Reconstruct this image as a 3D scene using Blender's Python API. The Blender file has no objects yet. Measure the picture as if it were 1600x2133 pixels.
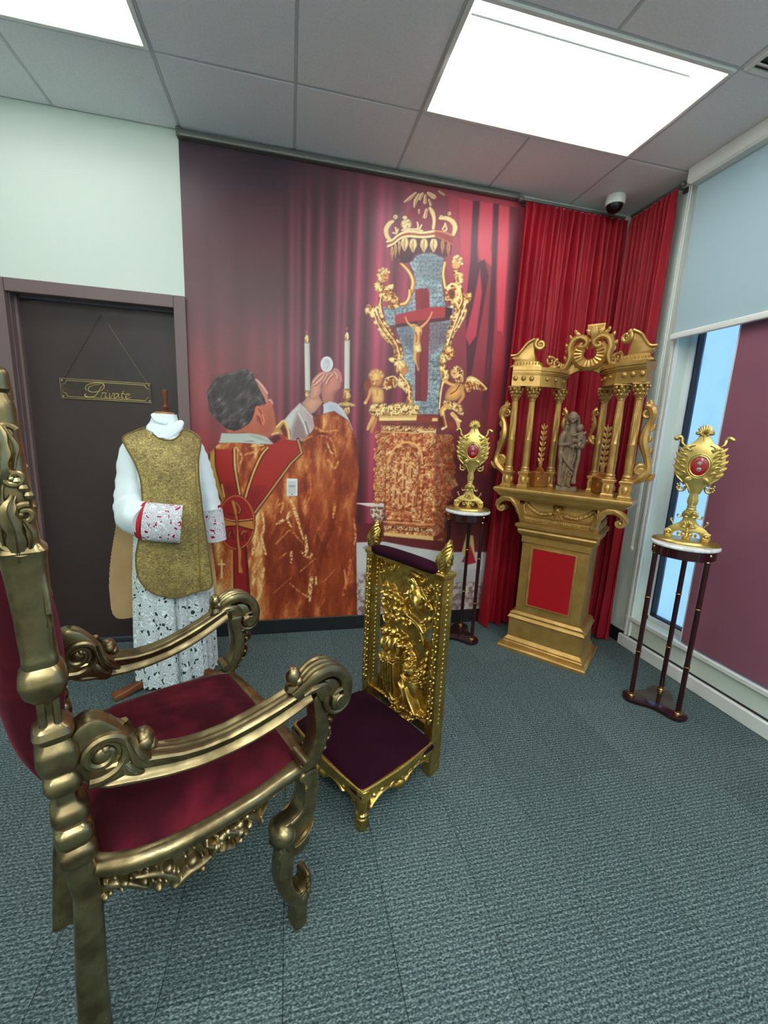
import bpy, bmesh, math, random
import numpy as np
from mathutils import Vector, Matrix, noise as mnoise
from mathutils.geometry import tessellate_polygon
SC = bpy.context.scene
COL = SC.collection
random.seed(7)
PI = math.pi
# ------------------------------------------------------------------ camera
cam_d = bpy.data.cameras.new('camera')
cam = bpy.data.objects.new('camera', cam_d); COL.objects.link(cam)
CAM = Vector((0.5842, -2.8301, 1.4267))
_yaw, _pit, _rol = 0.2280, -0.1876, 0.0451
_f = Vector((math.sin(_yaw)*math.cos(_pit), math.cos(_yaw)*math.cos(_pit), math.sin(_pit)))
_r0 = Vector((math.cos(_yaw), -math.sin(_yaw), 0)); _u0 = _r0.cross(_f)
_r = math.cos(_rol)*_r0 + math.sin(_rol)*_u0
_u = -math.sin(_rol)*_r0 + math.cos(_rol)*_u0
_m = Matrix((_r, _u, -_f)).transposed().to_4x4(); _m.translation = CAM
cam.matrix_world = _m
cam_d.sensor_width = 36; cam_d.lens = 866.55/2133*36
cam_d.clip_start = 0.02
SC.camera = cam
# ------------------------------------------------------------------ world
W = bpy.data.worlds.new('sky'); SC.world = W; W.use_nodes = True
_bg = W.node_tree.nodes['Background']
_bg.inputs[0].default_value = (0.46, 0.70, 1.0, 1); _bg.inputs[1].default_value = .85
# ------------------------------------------------------------------ exposure
SC.view_settings.view_transform = 'Standard'; SC.view_settings.look = 'None'
SC.view_settings.gamma = 1; SC.view_settings.use_curve_mapping = False
SC.view_settings.exposure = 0.62
LAMP = 12.0        # radiance of the troffer lenses
LAMP_SHARE = [.66, .46, 1.25, 1.2, 1.6, 1.8, 1.8]   # the two lamps at the mural end are dimmed, the added unseen ones raised
# ------------------------------------------------------------------ helpers
def lin(c):
    return tuple(((v/255)/12.92 if v/255 <= .04045 else ((v/255+.055)/1.055)**2.4) for v in c[:3]) + (1,)
def smooth_path(P, n):
    P = [Vector(q) for q in P]; out = []
    m = len(P)
    if m < 3:
        return [P[0].lerp(P[-1], i/(n-1)) for i in range(n)]
    for i in range(n):
        t = i/(n-1)*(m-1); k = min(int(t), m-2); u = t-k
        a, b, c, d = P[max(k-1, 0)], P[k], P[k+1], P[min(k+2, m-1)]
        out.append(.5*((2*b)+(c-a)*u+(2*a-5*b+4*c-d)*u*u+(3*b-a-3*c+d)*u**3))
    return out
def circ(n=10, a=1., b=1.):
    return [(a*math.cos(2*PI*i/n), b*math.sin(2*PI*i/n)) for i in range(n)]
def rrect(a, b, r, n=3):
    out = []
    for cx, cy, t0 in ((a-r, b-r, 0), (-a+r, b-r, 90), (-a+r, -b+r, 180), (a-r, -b+r, 270)):
        for i in range(n+1):
            t = math.radians(t0+90*i/n); out.append((cx+r*math.cos(t), cy+r*math.sin(t)))
    return out
def interp(tab, x):
    if x <= tab[0][0]: return tab[0][1]
    for (a, b), (c, d) in zip(tab, tab[1:]):
        if x <= c: return b+(d-b)*(x-a)/(c-a+1e-12)
    return tab[-1][1]
class MB:
    def __init__(s): s.v = []; s.f = []; s.X = None
    def add(s, V, F):
        o = len(s.v)
        s.v += [tuple(s.X @ Vector(q)) if s.X else tuple(q) for q in V]
        s.f += [tuple(i+o for i in q) for q in F]
        return s
    def box(s, c, d, R=None, b=0.):
        x, y, z = d[0]/2, d[1]/2, d[2]/2
        if b <= 0:
            V = [(i*x, j*y, k*z) for i in (-1, 1) for j in (-1, 1) for k in (-1, 1)]
            F = [(0, 1, 3, 2), (4, 6, 7, 5), (0, 4, 5, 1), (2, 3, 7, 6), (0, 2, 6, 4), (1, 5, 7, 3)]
        else:
            V = []; F = []
            def ring(zz, i): return [(-x+i, -y+i, zz), (x-i, -y+i, zz), (x-i, y-i, zz), (-x+i, y-i, zz)]
            for zz, i in ((-z, b), (-z+b, 0), (z-b, 0), (z, b)): V += ring(zz, i)
            F = [(3, 2, 1, 0), (12, 13, 14, 15)]
            for k in range(3):
                for i in range(4):
                    j = (i+1) % 4; F.append((k*4+i, k*4+j, k*4+4+j, k*4+4+i))
        M = (R.to_4x4() if R else Matrix.Identity(4)); c = Vector(c)
        return s.add([M @ Vector(q) + c for q in V], F)
    def sweep(s, P, prof, sc=1., up=(0, 0, 1), closed=False, cap=True):
        P = [Vector(q) for q in P]; n = len(P); m = len(prof); up = Vector(up); V = []; F = []
        pu = None
        for i, q in enumerate(P):
            if closed: T = P[(i+1) % n]-P[i-1]
            else: T = P[min(i+1, n-1)]-P[max(i-1, 0)]
            if T.length < 1e-9: T = Vector((1, 0, 0))
            T.normalize()
            N = up-T*up.dot(T)
            if N.length < .05: N = (pu-T*pu.dot(T)) if pu else T.orthogonal()
            N.normalize(); pu = N; B = T.cross(N)
            k = sc[i] if isinstance(sc, (list, tuple)) else sc
            ka, kb = k if isinstance(k, (list, tuple)) else (k, k)
            V += [q+B*(a*ka)+N*(b*kb) for a, b in prof]
        for i in range(n if closed else n-1):
            for j in range(m):
                a, b = i*m+j, i*m+(j+1) % m; c, d = ((i+1) % n)*m+(j+1) % m, ((i+1) % n)*m+j
                F.append((a, b, c, d))
        if cap and not closed:
            F.append(tuple(range(m))[::-1]); F.append(tuple(range((n-1)*m, n*m)))
        return s.add(V, F)
    def tube(s, P, r, n=10, up=(0, 0, 1), closed=False):
        return s.sweep(P, circ(n), r, up, closed)
    def lathe(s, prof, n=24, c=(0, 0, 0), R=None, sx=1., sy=1.):
        V = []; F = []; m = len(prof)
        M = R.to_4x4() if R else Matrix.Identity(4); c = Vector(c)
        for r, z in prof:
            V += [M @ Vector((sx*r*math.cos(2*PI*i/n), sy*r*math.sin(2*PI*i/n), z))+c for i in range(n)]
        for k in range(m-1):
            for i in range(n):
                j = (i+1) % n; F.append((k*n+i, k*n+j, k*n+n+j, k*n+n+i))
        F.append(tuple(range(n))[::-1]); F.append(tuple(range((m-1)*n, m*n)))
        return s.add(V, F)
    def ball(s, c, r, n=12, R=None):
        rx, ry, rz = (r, r, r) if not isinstance(r, (tuple, list)) else r
        k = max(4, n//2); V = [(0, 0, -rz)]; F = []
        for a in range(1, k):
            t = -PI/2+PI*a/k
            V += [(rx*math.cos(t)*math.cos(2*PI*i/n), ry*math.cos(t)*math.sin(2*PI*i/n), rz*math.sin(t)) for i in range(n)]
        V.append((0, 0, rz)); L = len(V)-1
        for i in range(n):
            j = (i+1) % n; F.append((0, 1+j, 1+i)); F.append((L, L-n+i, L-n+j))
            for a in range(k-2):
                o = 1+a*n; F.append((o+i, o+j, o+n+j, o+n+i))
        M = R.to_4x4() if R else Matrix.Identity(4); c = Vector(c)
        return s.add([M @ Vector(q)+c for q in V], F)
    def prism(s, out, t0, t1, fn=None, inset=0.):
        """outline (a,b) extruded from t0 to t1; fn(a,b,t)->xyz, default a=x b=z t=y; inset rounds the t0 edge"""
        fn = fn or (lambda a, b, t: (a, t, b))
        n = len(out)
        area = sum(out[i][0]*out[(i+1) % n][1]-out[(i+1) % n][0]*out[i][1] for i in range(n))
        if area < 0: out = out[::-1]
        def off(d):
            R = []
            for i in range(n):
                p, q, r = out[i-1], out[i], out[(i+1) % n]
                e1 = Vector((q[0]-p[0], q[1]-p[1])); e2 = Vector((r[0]-q[0], r[1]-q[1]))
                if e1.length < 1e-9 or e2.length < 1e-9: R.append(q); continue
                e1.normalize(); e2.normalize()
                nn = Vector((-e1.y-e2.y, e1.x+e2.x))
                if nn.length < .2: R.append(q); continue
                nn.normalize(); R.append((q[0]+nn.x*d, q[1]+nn.y*d))
            return R
        rings = [(out, t1)]
        if inset:
            sg = 1 if t1 > t0 else -1
            rings = [(off(inset), t1), (off(inset*.3), t1-sg*inset*.3), (out, t1-sg*inset), (out, t0+sg*inset), (off(inset*.3), t0+sg*inset*.3), (off(inset), t0)]
        else: rings = [(out, t1), (out, t0)]
        V = []; F = []
        for o, t in rings: V += [fn(a, b, t) for a, b in o]
        for k in range(len(rings)-1):
            for i in range(n):
                j = (i+1) % n; F.append((k*n+i, k*n+j, (k+1)*n+j, (k+1)*n+i))
        L = len(rings)-1
        tri = tessellate_polygon([[Vector((a, b, 0)) for a, b in out]])
        for t in tri:
            F.append(tuple(t)); F.append(tuple(L*n+i for i in t[::-1]))
        return s.add(V, F)
    def leaf(s, P, w, N, th=.006, lobes=0, n=14, curl=0., vein=.35):
        """acanthus-like leaf: spine P, widths w, face normal N (raised side)"""
        P = smooth_path(P, n); V = []; F = []; N0 = Vector(N).normalized()
        js = (-1, -.72, -.4, -.12, 0, .12, .4, .72, 1)
        m = len(js)
        for i, q in enumerate(P):
            t = i/(n-1); T = (P[min(i+1, n-1)]-P[max(i-1, 0)]).normalized()
            Nn = (N0-T*N0.dot(T))
            Nn = Nn.normalized() if Nn.length > .05 else T.orthogonal().normalized()
            B = T.cross(Nn)
            ww = (interp([(a/(len(w)-1), b) for a, b in enumerate(w)], t) if isinstance(w, (list, tuple)) else w*math.sin(PI*(.12+.86*t))**.7)
            if lobes: ww *= 1-.28*abs(math.sin(PI*lobes*t))**2
            tt = th*(1-.5*t)
            for j in js:
                h = tt*(1-j*j)**.6 if abs(j) < 1 else 0
                h *= 1-vein*math.exp(-(j/.12)**2)+.18*math.cos(j*9)
                V.append(q+B*(ww*j)+Nn*(h+curl*j*j*ww))
            for j in (.6, 0, -.6):
                V.append(q+B*(ww*j)-Nn*(tt*.25)+Nn*curl*j*j*ww)
        mm = m+3
        for i in range(n-1):
            for j in range(mm):
                a, b = i*mm+j, i*mm+(j+1) % mm
                F.append((a, b, b+mm, a+mm))
        F.append(tuple(range(mm))[::-1]); F.append(tuple(range((n-1)*mm, n*mm)))
        return s.add(V, F)
    def volute(s, c, U, Vv, r0, r1, turns, rad0, rad1, a0=0., n=40, prof=10, push=0.):
        """spiral tube in plane (U,V): radius r0->r1, tube radius rad0->rad1; push moves eye along U x V"""
        c = Vector(c); U = Vector(U).normalized(); Vv = Vector(Vv).normalized(); Nn = U.cross(Vv)
        P = []; R = []
        for i in range(n):
            t = i/(n-1); a = a0+2*PI*turns*t; r = r0+(r1-r0)*t**.8
            P.append(c+U*(r*math.cos(a))+Vv*(r*math.sin(a))+Nn*(push*t)); R.append(rad0+(rad1-rad0)*t)
        s.tube(P, R, prof, up=Nn); s.ball(P[-1], rad1*1.25, 10)
        return s
    def build(s, name, mat, parent=None, sharp=35, remesh=0., sub=0, kind=None):
        me = bpy.data.meshes.new(name); me.from_pydata(s.v, [], s.f); me.validate()
        bm = bmesh.new(); bm.from_mesh(me)
        bmesh.ops.recalc_face_normals(bm, faces=bm.faces); bm.to_mesh(me); bm.free()
        if mat: me.materials.append(mat)
        me.polygons.foreach_set('use_smooth', [True]*len(me.polygons))
        if sharp and not remesh: me.set_sharp_from_angle(angle=math.radians(sharp))
        o = bpy.data.objects.new(name, me); COL.objects.link(o)
        if parent: o.parent = parent
        if remesh:
            md = o.modifiers.new('fuse', 'REMESH'); md.mode = 'VOXEL'; md.voxel_size = remesh; md.use_smooth_shade = True
            md = o.modifiers.new('soft', 'SMOOTH'); md.factor = .5; md.iterations = 2
        if sub:
            md = o.modifiers.new('sub', 'SUBSURF'); md.levels = sub; md.render_levels = sub
        if kind: o['kind'] = kind
        return o
def tag(o, label, cat, group=None):
    o['label'] = label; o['category'] = cat
    if group: o['group'] = group
    return o
def empty(name, loc, rz=0., label=None, cat=None, group=None):
    o = bpy.data.objects.new(name, None); COL.objects.link(o); o.empty_display_size = .1
    o.location = loc; o.rotation_euler = (0, 0, rz)
    if label: tag(o, label, cat, group)
    return o
def struct(o, label=None):
    o['kind'] = 'structure'
    if label: o['label'] = label
    return o
def copy_tree(o, parent=None):
    c = o.copy(); COL.objects.link(c)
    if parent: c.parent = parent
    for ch in [q for q in o.children]: copy_tree(ch, c)
    return c
# ------------------------------------------------------------------ numpy noise / painting
def vnoise(x, y, seed=0):
    xi = np.floor(x).astype(np.int64); yi = np.floor(y).astype(np.int64); fx = x-xi; fy = y-yi
    def h(a, b):
        n = (a*374761393+b*668265263+seed*1442695041) & 0x7fffffff
        n = ((n ^ (n >> 13))*1274126177) & 0x7fffffff
        return ((n ^ (n >> 16)) & 0xffff)/65535.
    u = fx*fx*(3-2*fx); v = fy*fy*(3-2*fy)
    return (h(xi, yi)*(1-u)+h(xi+1, yi)*u)*(1-v)+(h(xi, yi+1)*(1-u)+h(xi+1, yi+1)*u)*v
def fbm(x, y, o=4, seed=0):
    r = 0; a = .5
    for k in range(o):
        r = r+a*vnoise(x*2**k, y*2**k, seed+k); a *= .5
    return r/(1-.5**o)
def spline(P, n=None, closed=False):
    P = np.array(P, float); m = len(P); n = n or m*6
    t = np.linspace(0, m if closed else m-1, n, endpoint=not closed); k = np.minimum(t.astype(int), m-1 if closed else m-2); u = (t-k)[:, None]
    g = (lambda i: P[i % m]) if closed else (lambda i: P[np.clip(i, 0, m-1)])
    a, b, c, d = g(k-1), g(k), g(k+1), g(k+2)
    return .5*(2*b+(c-a)*u+(2*a-5*b+4*c-d)*u*u+(3*b-a-3*c+d)*u**3)
def seg_dist(X, Y, P, w=None):
    D = np.full(X.shape, 1e9); Wd = np.zeros(X.shape); T = np.zeros(X.shape)
    L = 0
    for i in range(len(P)-1):
        ax, ay = P[i]; bx, by = P[i+1]; dx, dy = bx-ax, by-ay; l2 = dx*dx+dy*dy+1e-12
        t = np.clip(((X-ax)*dx+(Y-ay)*dy)/l2, 0, 1)
        d = np.hypot(X-ax-t*dx, Y-ay-t*dy)
        if w is None: m = d < D; D = np.where(m, d, D)
        else:
            ww = w[i]+(w[i+1]-w[i])*t; q = d/ww; m = q < D; D = np.where(m, q, D); Wd = np.where(m, ww, Wd)
        T = np.where(m, (i+t)/(len(P)-1), T)
    return (D, T) if w is None else (D, Wd, T)
def inside(X, Y, P):
    c = np.zeros(X.shape, bool); n = len(P)
    for i in range(n):
        x1, y1 = P[i]; x2, y2 = P[(i+1) % n]
        if y1 == y2: continue
        c ^= ((Y < y1) != (Y < y2)) & (X < (x2-x1)*(Y-y1)/(y2-y1)+x1)
    return c
class Relief:
    """height field used for carved panels"""
    def __init__(s, x0, x1, z0, z1, step):
        s.x = np.arange(x0, x1+step/2, step); s.z = np.arange(z0, z1+step/2, step)
        s.X, s.Z = np.meshgrid(s.x, s.z); s.H = np.zeros(s.X.shape); s.M = np.ones(s.X.shape, bool)
    def mask(s, P): s.M &= inside(s.X, s.Z, P); return s
    def hole(s, P): s.M &= ~inside(s.X, s.Z, P); return s
    def _up(s, h, mode): s.H = np.maximum(s.H, h) if mode == 'max' else s.H+h
    def dome(s, cx, cz, rx, rz, h, rot=0., base=0., p=.5, mode='max'):
        c, q = math.cos(rot), math.sin(rot); a = ((s.X-cx)*c+(s.Z-cz)*q)/rx; b = (-(s.X-cx)*q+(s.Z-cz)*c)/rz
        d = 1-a*a-b*b; s._up(np.where(d > 0, base+h*np.clip(d, 0, 1)**p, 0), mode); return s
    def stroke(s, P, w, h, base=0., mode='max', p=.5, sp=True):
        if sp and len(P) > 2: P = spline(P)
        n = len(P); w = np.interp(np.linspace(0, 1, n), np.linspace(0, 1, len(w)), w) if isinstance(w, (list, tuple)) else np.full(n, w)
        D, _, T = seg_dist(s.X, s.Z, P, w); d = 1-D*D
        s._up(np.where(d > 0, base+h*np.clip(d, 0, 1)**p, 0), mode); return s
    def groove(s, P, w, h, sp=True):
        if sp and len(P) > 2: P = spline(P)
        D, _ = seg_dist(s.X, s.Z, P); s.H -= h*np.exp(-(D/w)**2); return s
    def build(s, name, mat, parent, fn, back=.01, kind=None):
        """fn(x,z,h)->xyz arrays"""
        ny, nx = s.X.shape; idx = np.full((ny, nx), -1)
        q = s.M[:-1, :-1] & s.M[1:, :-1] & s.M[:-1, 1:] & s.M[1:, 1:]
        used = np.zeros((ny, nx), bool)
        for a in (0, 1):
            for b in (0, 1): used[a:ny-1+a, b:nx-1+b] |= q
        k = used.sum(); idx[used] = np.arange(k)
        A = np.stack(fn(s.X[used], s.Z[used], s.H[used]), 1); B = np.stack(fn(s.X[used], s.Z[used], np.full(k, -back)), 1)
        i, j = np.nonzero(q)
        a, b, c, d = idx[i, j], idx[i, j+1], idx[i+1, j+1], idx[i+1, j]
        F = np.concatenate([np.stack([a, b, c, d], 1), np.stack([d, c, b, a], 1)+k])
        E = {}
        qp = np.pad(q, 1); S = []
        for di, dj, e0, e1 in ((-1, 0, (0, 0), (0, 1)), (1, 0, (1, 1), (1, 0)), (0, -1, (1, 0), (0, 0)), (0, 1, (0, 1), (1, 1))):
            nb = qp[1+di:ny+di, 1+dj:nx+dj]; i, j = np.nonzero(q & ~nb)
            u, v = idx[i+e0[0], j+e0[1]], idx[i+e1[0], j+e1[1]]; S.append(np.stack([v, u, u+k, v+k], 1))
        F = np.concatenate([F]+S)
        return np_mesh(name, np.concatenate([A, B]), F, mat, parent, kind)
def np_mesh(name, V, F, mat, parent=None, kind=None, smooth=True):
    me = bpy.data.meshes.new(name); n = len(F); m = F.shape[1]
    me.vertices.add(len(V)); me.vertices.foreach_set('co', np.asarray(V, np.float32).ravel())
    me.loops.add(n*m); me.loops.foreach_set('vertex_index', F.astype(np.int32).ravel())
    me.polygons.add(n); me.polygons.foreach_set('loop_start', np.arange(0, n*m, m, dtype=np.int32))
    me.polygons.foreach_set('loop_total', np.full(n, m, np.int32)); me.update(calc_edges=True)
    me.polygons.foreach_set('use_smooth', np.full(n, smooth))
    if smooth: me.set_sharp_from_angle(angle=math.radians(50))
    if mat: me.materials.append(mat)
    o = bpy.data.objects.new(name, me); COL.objects.link(o)
    if parent: o.parent = parent
    if kind: o['kind'] = kind
    return o
# ------------------------------------------------------------------ materials
def pm(name, col, rough=.5, metal=0., col2=None, ns=8., nlo=.35, nhi=.65, bump=0., bs=60., sheen=0., spec=.5, coat=0., stretch=None, emit=0., rough2=None, alpha=1.):
    m = bpy.data.materials.new(name); m.use_nodes = True; nt = m.node_tree; N = nt.nodes; L = nt.links
    b = N['Principled BSDF']; b.inputs['Base Color'].default_value = lin(col)
    b.inputs['Roughness'].default_value = rough; b.inputs['Metallic'].default_value = metal
    b.inputs['Specular IOR Level'].default_value = spec
    b.inputs['Sheen Weight'].default_value = sheen; b.inputs['Sheen Roughness'].default_value = .35
    b.inputs['Coat Weight'].default_value = coat
    tc = N.new('ShaderNodeTexCoord'); mp = N.new('ShaderNodeMapping'); L.new(tc.outputs['Object'], mp.inputs[0])
    if stretch: mp.inputs['Scale'].default_value = stretch
    if sheen:
        b.inputs['Sheen Tint'].default_value = lin(tuple(min(255, c*1.5+40) for c in col))
    if col2:
        nz = N.new('ShaderNodeTexNoise'); nz.inputs['Scale'].default_value = ns; nz.inputs['Detail'].default_value = 5
        L.new(mp.outputs[0], nz.inputs['Vector'])
        rp = N.new('ShaderNodeValToRGB'); rp.color_ramp.elements[0].position = nlo; rp.color_ramp.elements[1].position = nhi
        rp.color_ramp.elements[0].color = lin(col); rp.color_ramp.elements[1].color = lin(col2)
        L.new(nz.outputs['Fac'], rp.inputs[0]); L.new(rp.outputs[0], b.inputs['Base Color'])
        if rough2 is not None:
            mr = N.new('ShaderNodeMapRange'); mr.inputs[1].default_value = nlo; mr.inputs[2].default_value = nhi
            mr.inputs[3].default_value = rough; mr.inputs[4].default_value = rough2
            L.new(nz.outputs['Fac'], mr.inputs[0]); L.new(mr.outputs[0], b.inputs['Roughness'])
    if bump:
        n2 = N.new('ShaderNodeTexNoise'); n2.inputs['Scale'].default_value = bs; n2.inputs['Detail'].default_value = 3
        L.new(mp.outputs[0], n2.inputs['Vector'])
        bp = N.new('ShaderNodeBump'); bp.inputs['Strength'].default_value = bump; bp.inputs['Distance'].default_value = .002
        L.new(n2.outputs['Fac'], bp.inputs['Height']); L.new(bp.outputs[0], b.inputs['Normal'])
    if emit:
        b.inputs['Emission Color'].default_value = lin(col); b.inputs['Emission Strength'].default_value = emit
    return m
def node(m, t, **k):
    n = m.node_tree.nodes.new(t)
    for a, v in k.items(): setattr(n, a, v)
    return n
M_wall = pm('wall_paint', (208, 217, 205), .6, bump=.08, bs=220)
M_ceil = pm('ceiling_tile_board', (238, 238, 240), .85, col2=(230, 231, 235), ns=90, bump=.25, bs=320)
M_grid = pm('ceiling_grid_paint', (196, 198, 200), .45)
M_doorframe = pm('door_frame_brown', (112, 92, 90), .5)
M_door = pm('door_dark_brown', (56, 42, 40), .5, col2=(50, 38, 36), ns=2)
M_black = pm('black_rubber', (28, 28, 30), .5)
M_white = pm('white_metal', (225, 226, 220), .35)
M_alu = pm('rail_metal', (120, 122, 116), .4, .6)
M_gold_altar = pm('gold_paint', (192, 152, 86), .36, .62, col2=(174, 134, 70), ns=14, bump=.12, bs=90)
M_gold_rel = pm('pale_gold', (206, 180, 108), .32, .88, col2=(184, 158, 88), ns=22, bump=.1, bs=120)
M_gold_kn = pm('bright_gold', (208, 174, 92), .22, .93, col2=(168, 134, 62), ns=18, rough2=.38, bump=.1, bs=110)
M_gold_thr = pm('antique_gold', (160, 142, 102), .27, .97, col2=(106, 90, 62), ns=16, rough2=.46, bump=.15, bs=70)
M_velvet = pm('throne_velvet', (56, 8, 18), .9, col2=(102, 22, 36), ns=8, nlo=.44, nhi=.72, sheen=.55, spec=.15, bump=.1, bs=400)
M_velvet_k = pm('kneeler_velvet', (34, 7, 20), .95, col2=(44, 10, 26), ns=6, sheen=.15, spec=.1, bump=.1, bs=400)
M_curtain = pm('curtain_red', (150, 14, 30), .6, col2=(136, 12, 27), ns=5, sheen=.25, spec=.3, bump=.05, bs=500)
M_redcloth = pm('altar_red_cloth', (160, 14, 24), .7, sheen=.2, spec=.2, bump=.1, bs=400)
M_marble = pm('white_marble', (226, 230, 230), .2, col2=(150, 156, 158), ns=26, nlo=.5, nhi=.78)
M_mahog = pm('dark_mahogany', (44, 10, 16), .2, coat=.4)
M_brass = pm('brass', (214, 180, 110), .25, 1.)
M_wood = pm('turned_wood', (124, 70, 36), .4, col2=(90, 48, 24), ns=9, stretch=(1, 1, .25))
M_linen = pm('white_linen', (226, 236, 238), .85, spec=.2, bump=.15, bs=260)
M_lining = pm('tan_lining', (204, 170, 122), .8, col2=(190, 154, 106), ns=5, sheen=.15)
M_statue = pm('carved_statue_wood', (124, 102, 76), .6, col2=(98, 78, 56), ns=20, bump=.2, bs=150)
M_glassred = pm('red_silk_behind_glass', (150, 8, 24), .25, coat=.3)
M_pearl = pm('grey_relic', (190, 180, 176), .35, col2=(110, 96, 96), ns=120)
M_panel = pm('maroon_panel_fabric', (140, 84, 102), .8, col2=(134, 80, 98), ns=3, bump=.1, bs=500)
M_camblack = pm('camera_lens_black', (14, 14, 16), .08)
# ------------------------------------------------------------------ room shell
XL, XR, YB, YF, H = -2.6, 2.94, 0.0, -5.4, 3.005
T = .6096; Y1 = -.5047
def slab(name, c, d, mat, parent=None, b=0.):
    return MB().box(c, d, b=b).build(name, mat, parent)
# carpet: 12 x 36 inch planks, each its own piece
M_carpet = bpy.data.materials.new('carpet_loop_pile'); M_carpet.use_nodes = True
def _carpet(m):
    nt = m.node_tree; N = nt.nodes; L = nt.links; b = N['Principled BSDF']
    b.inputs['Roughness'].default_value = .95; b.inputs['Specular IOR Level'].default_value = .1
    tc = node(m, 'ShaderNodeTexCoord'); oi = node(m, 'ShaderNodeObjectInfo')
    geo = node(m, 'ShaderNodeNewGeometry')
    n1 = node(m, 'ShaderNodeTexNoise'); n1.inputs['Scale'].default_value = 230; n1.inputs['Detail'].default_value = 2.5
    mp = node(m, 'ShaderNodeMapping'); mp.inputs['Scale'].default_value = (.55, 1, 1)
    L.new(geo.outputs['Position'], mp.inputs[0]); L.new(mp.outputs[0], n1.inputs['Vector'])
    wv = node(m, 'ShaderNodeTexWave'); wv.bands_direction = 'Y'; wv.inputs['Scale'].default_value = 22
    wv.inputs['Distortion'].default_value = 3.5; wv.inputs['Detail'].default_value = 3; wv.inputs['Detail Scale'].default_value = 5
    L.new(geo.outputs['Position'], wv.inputs['Vector'])
    n3 = node(m, 'ShaderNodeTexNoise'); n3.inputs['Scale'].default_value = 1.6
    L.new(geo.outputs['Position'], n3.inputs['Vector'])
    a = node(m, 'ShaderNodeMath', operation='MULTIPLY_ADD'); a.inputs[1].default_value = .14
    L.new(wv.outputs['Fac'], a.inputs[0]); L.new(n1.outputs['Fac'], a.inputs[2])
    c = node(m, 'ShaderNodeMath', operation='MULTIPLY_ADD'); c.inputs[1].default_value = .05
    L.new(oi.outputs['Random'], c.inputs[0]); L.new(a.outputs[0], c.inputs[2])
    r = node(m, 'ShaderNodeValToRGB'); e = r.color_ramp.elements
    e[0].position = .40; e[0].color = lin((40, 52, 52)); e[1].position = .86; e[1].color = lin((138, 153, 150))
    k = e.new(.60); k.color = lin((75, 90, 90))
    L.new(c.outputs[0], r.inputs[0]); L.new(r.outputs[0], b.inputs['Base Color'])
    bp = node(m, 'ShaderNodeBump'); bp.inputs['Strength'].default_value = .5; bp.inputs['Distance'].default_value = .004
    L.new(a.outputs[0], bp.inputs['Height']); L.new(bp.outputs[0], b.inputs['Normal'])
_carpet(M_carpet)
floor = MB().box(((XL+XR)/2, (YF+YB)/2+.1, -.06), (XR-XL+.5, YB-YF+.5, .1)).build('floor', M_black); struct(floor, 'blue-grey ribbed carpet floor laid in plank tiles')
_px = .3048; _py = .9144
_cm = MB().box((0, 0, -.005), (_px-.0012, _py-.0012, .01), b=.0012).build('carpet_tile', M_carpet, floor)
_first = True; _cut = {}
k0 = int((XL-1.18)/_px)-1; k1 = int((XR-1.18)/_px)+1
for k in range(k0, k1+1):
    xa = max(1.18+k*_px, XL); xb = min(1.18+(k+1)*_px, XR)
    if xb-xa < .01: continue
    off = (-.76 if k % 3 == 1 else (-.58 if k % 3 == 2 else -1.04))
    y = off+_py*2
    while y > YF:
        ya, yb = max(y-_py, YF), min(y, YB)
        if yb-ya > .01:
            if abs(xb-xa-_px) < 1e-3 and abs(yb-ya-_py) < 1e-3:
                if _first: o = _cm; _first = False
                else: o = _cm.copy(); COL.objects.link(o)
            else:
                key = (round(xb-xa, 3), round(yb-ya, 3))
                if key not in _cut:
                    o = MB().box((0, 0, -.005), (key[0]-.0012, key[1]-.0012, .01), b=.0012).build('carpet_tile', M_carpet, floor); _cut[key] = o
                else: o = _cut[key].copy(); COL.objects.link(o)
            o.location = ((xa+xb)/2, (ya+yb)/2, 0)
        y -= _py
# ceiling: lay-in tiles on a painted tee grid
ceil = MB().box(((XL+XR)/2, (YF+YB)/2, H+.19), (XR-XL+.3, YB-YF+.3, .06)).build('ceiling', M_ceil); struct(ceil, 'pale grey lay-in tile ceiling')
xs = [XL]+[k*T for k in range(-4, 5)]+[XR]; ys = [YB]+[Y1-k*T for k in range(0, 9) if Y1-k*T > YF+.05]+[YF]
LIGHTS = [(2, 1), (-2, 1), (2, 4), (-2, 4), (0, 6), (2, 8), (-2, 8)]        # grid x index (two tiles wide), y row; later rows added unseen for fill
skip = set()
for gx, ry in LIGHTS:
    for q in (0, 1): skip.add((round((gx+q)*T, 3), ry))
VENT = (round(4*T, 3), 2)
_tm = {}
for i in range(len(xs)-1):
    for j in range(len(ys)-1):
        if (round(xs[i], 3), j) in skip: continue
        w, d = round(xs[i+1]-xs[i]-.014, 3), round(ys[j]-ys[j+1]-.014, 3)
        if (w, d) not in _tm:
            o = MB().box((0, 0, .009), (w, d, .018), b=.003).build('ceiling_tile', M_ceil, ceil); _tm[(w, d)] = o
        else: o = _tm[(w, d)].copy(); COL.objects.link(o)
        o.location = ((xs[i]+xs[i+1])/2, (ys[j]+ys[j+1])/2, H-.001)
for x in xs[1:-1]:
    cuts = sorted([Y1-(ry-1)*T for gx, ry in LIGHTS if abs((gx+1)*T-x) < .01], reverse=True); a = YB
    for y in cuts+[None]:
        b = YF if y is None else y
        slab('ceiling_tee_bar', (x, (a+b)/2, H+.006), (.013, a-b, .012), M_grid, ceil, .002); a = b-T
for y in ys[1:-1]:
    slab('ceiling_tee_bar', ((XL+XR)/2, y, H+.0068), (XR-XL, .013, .012), M_grid, ceil, .002)
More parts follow.
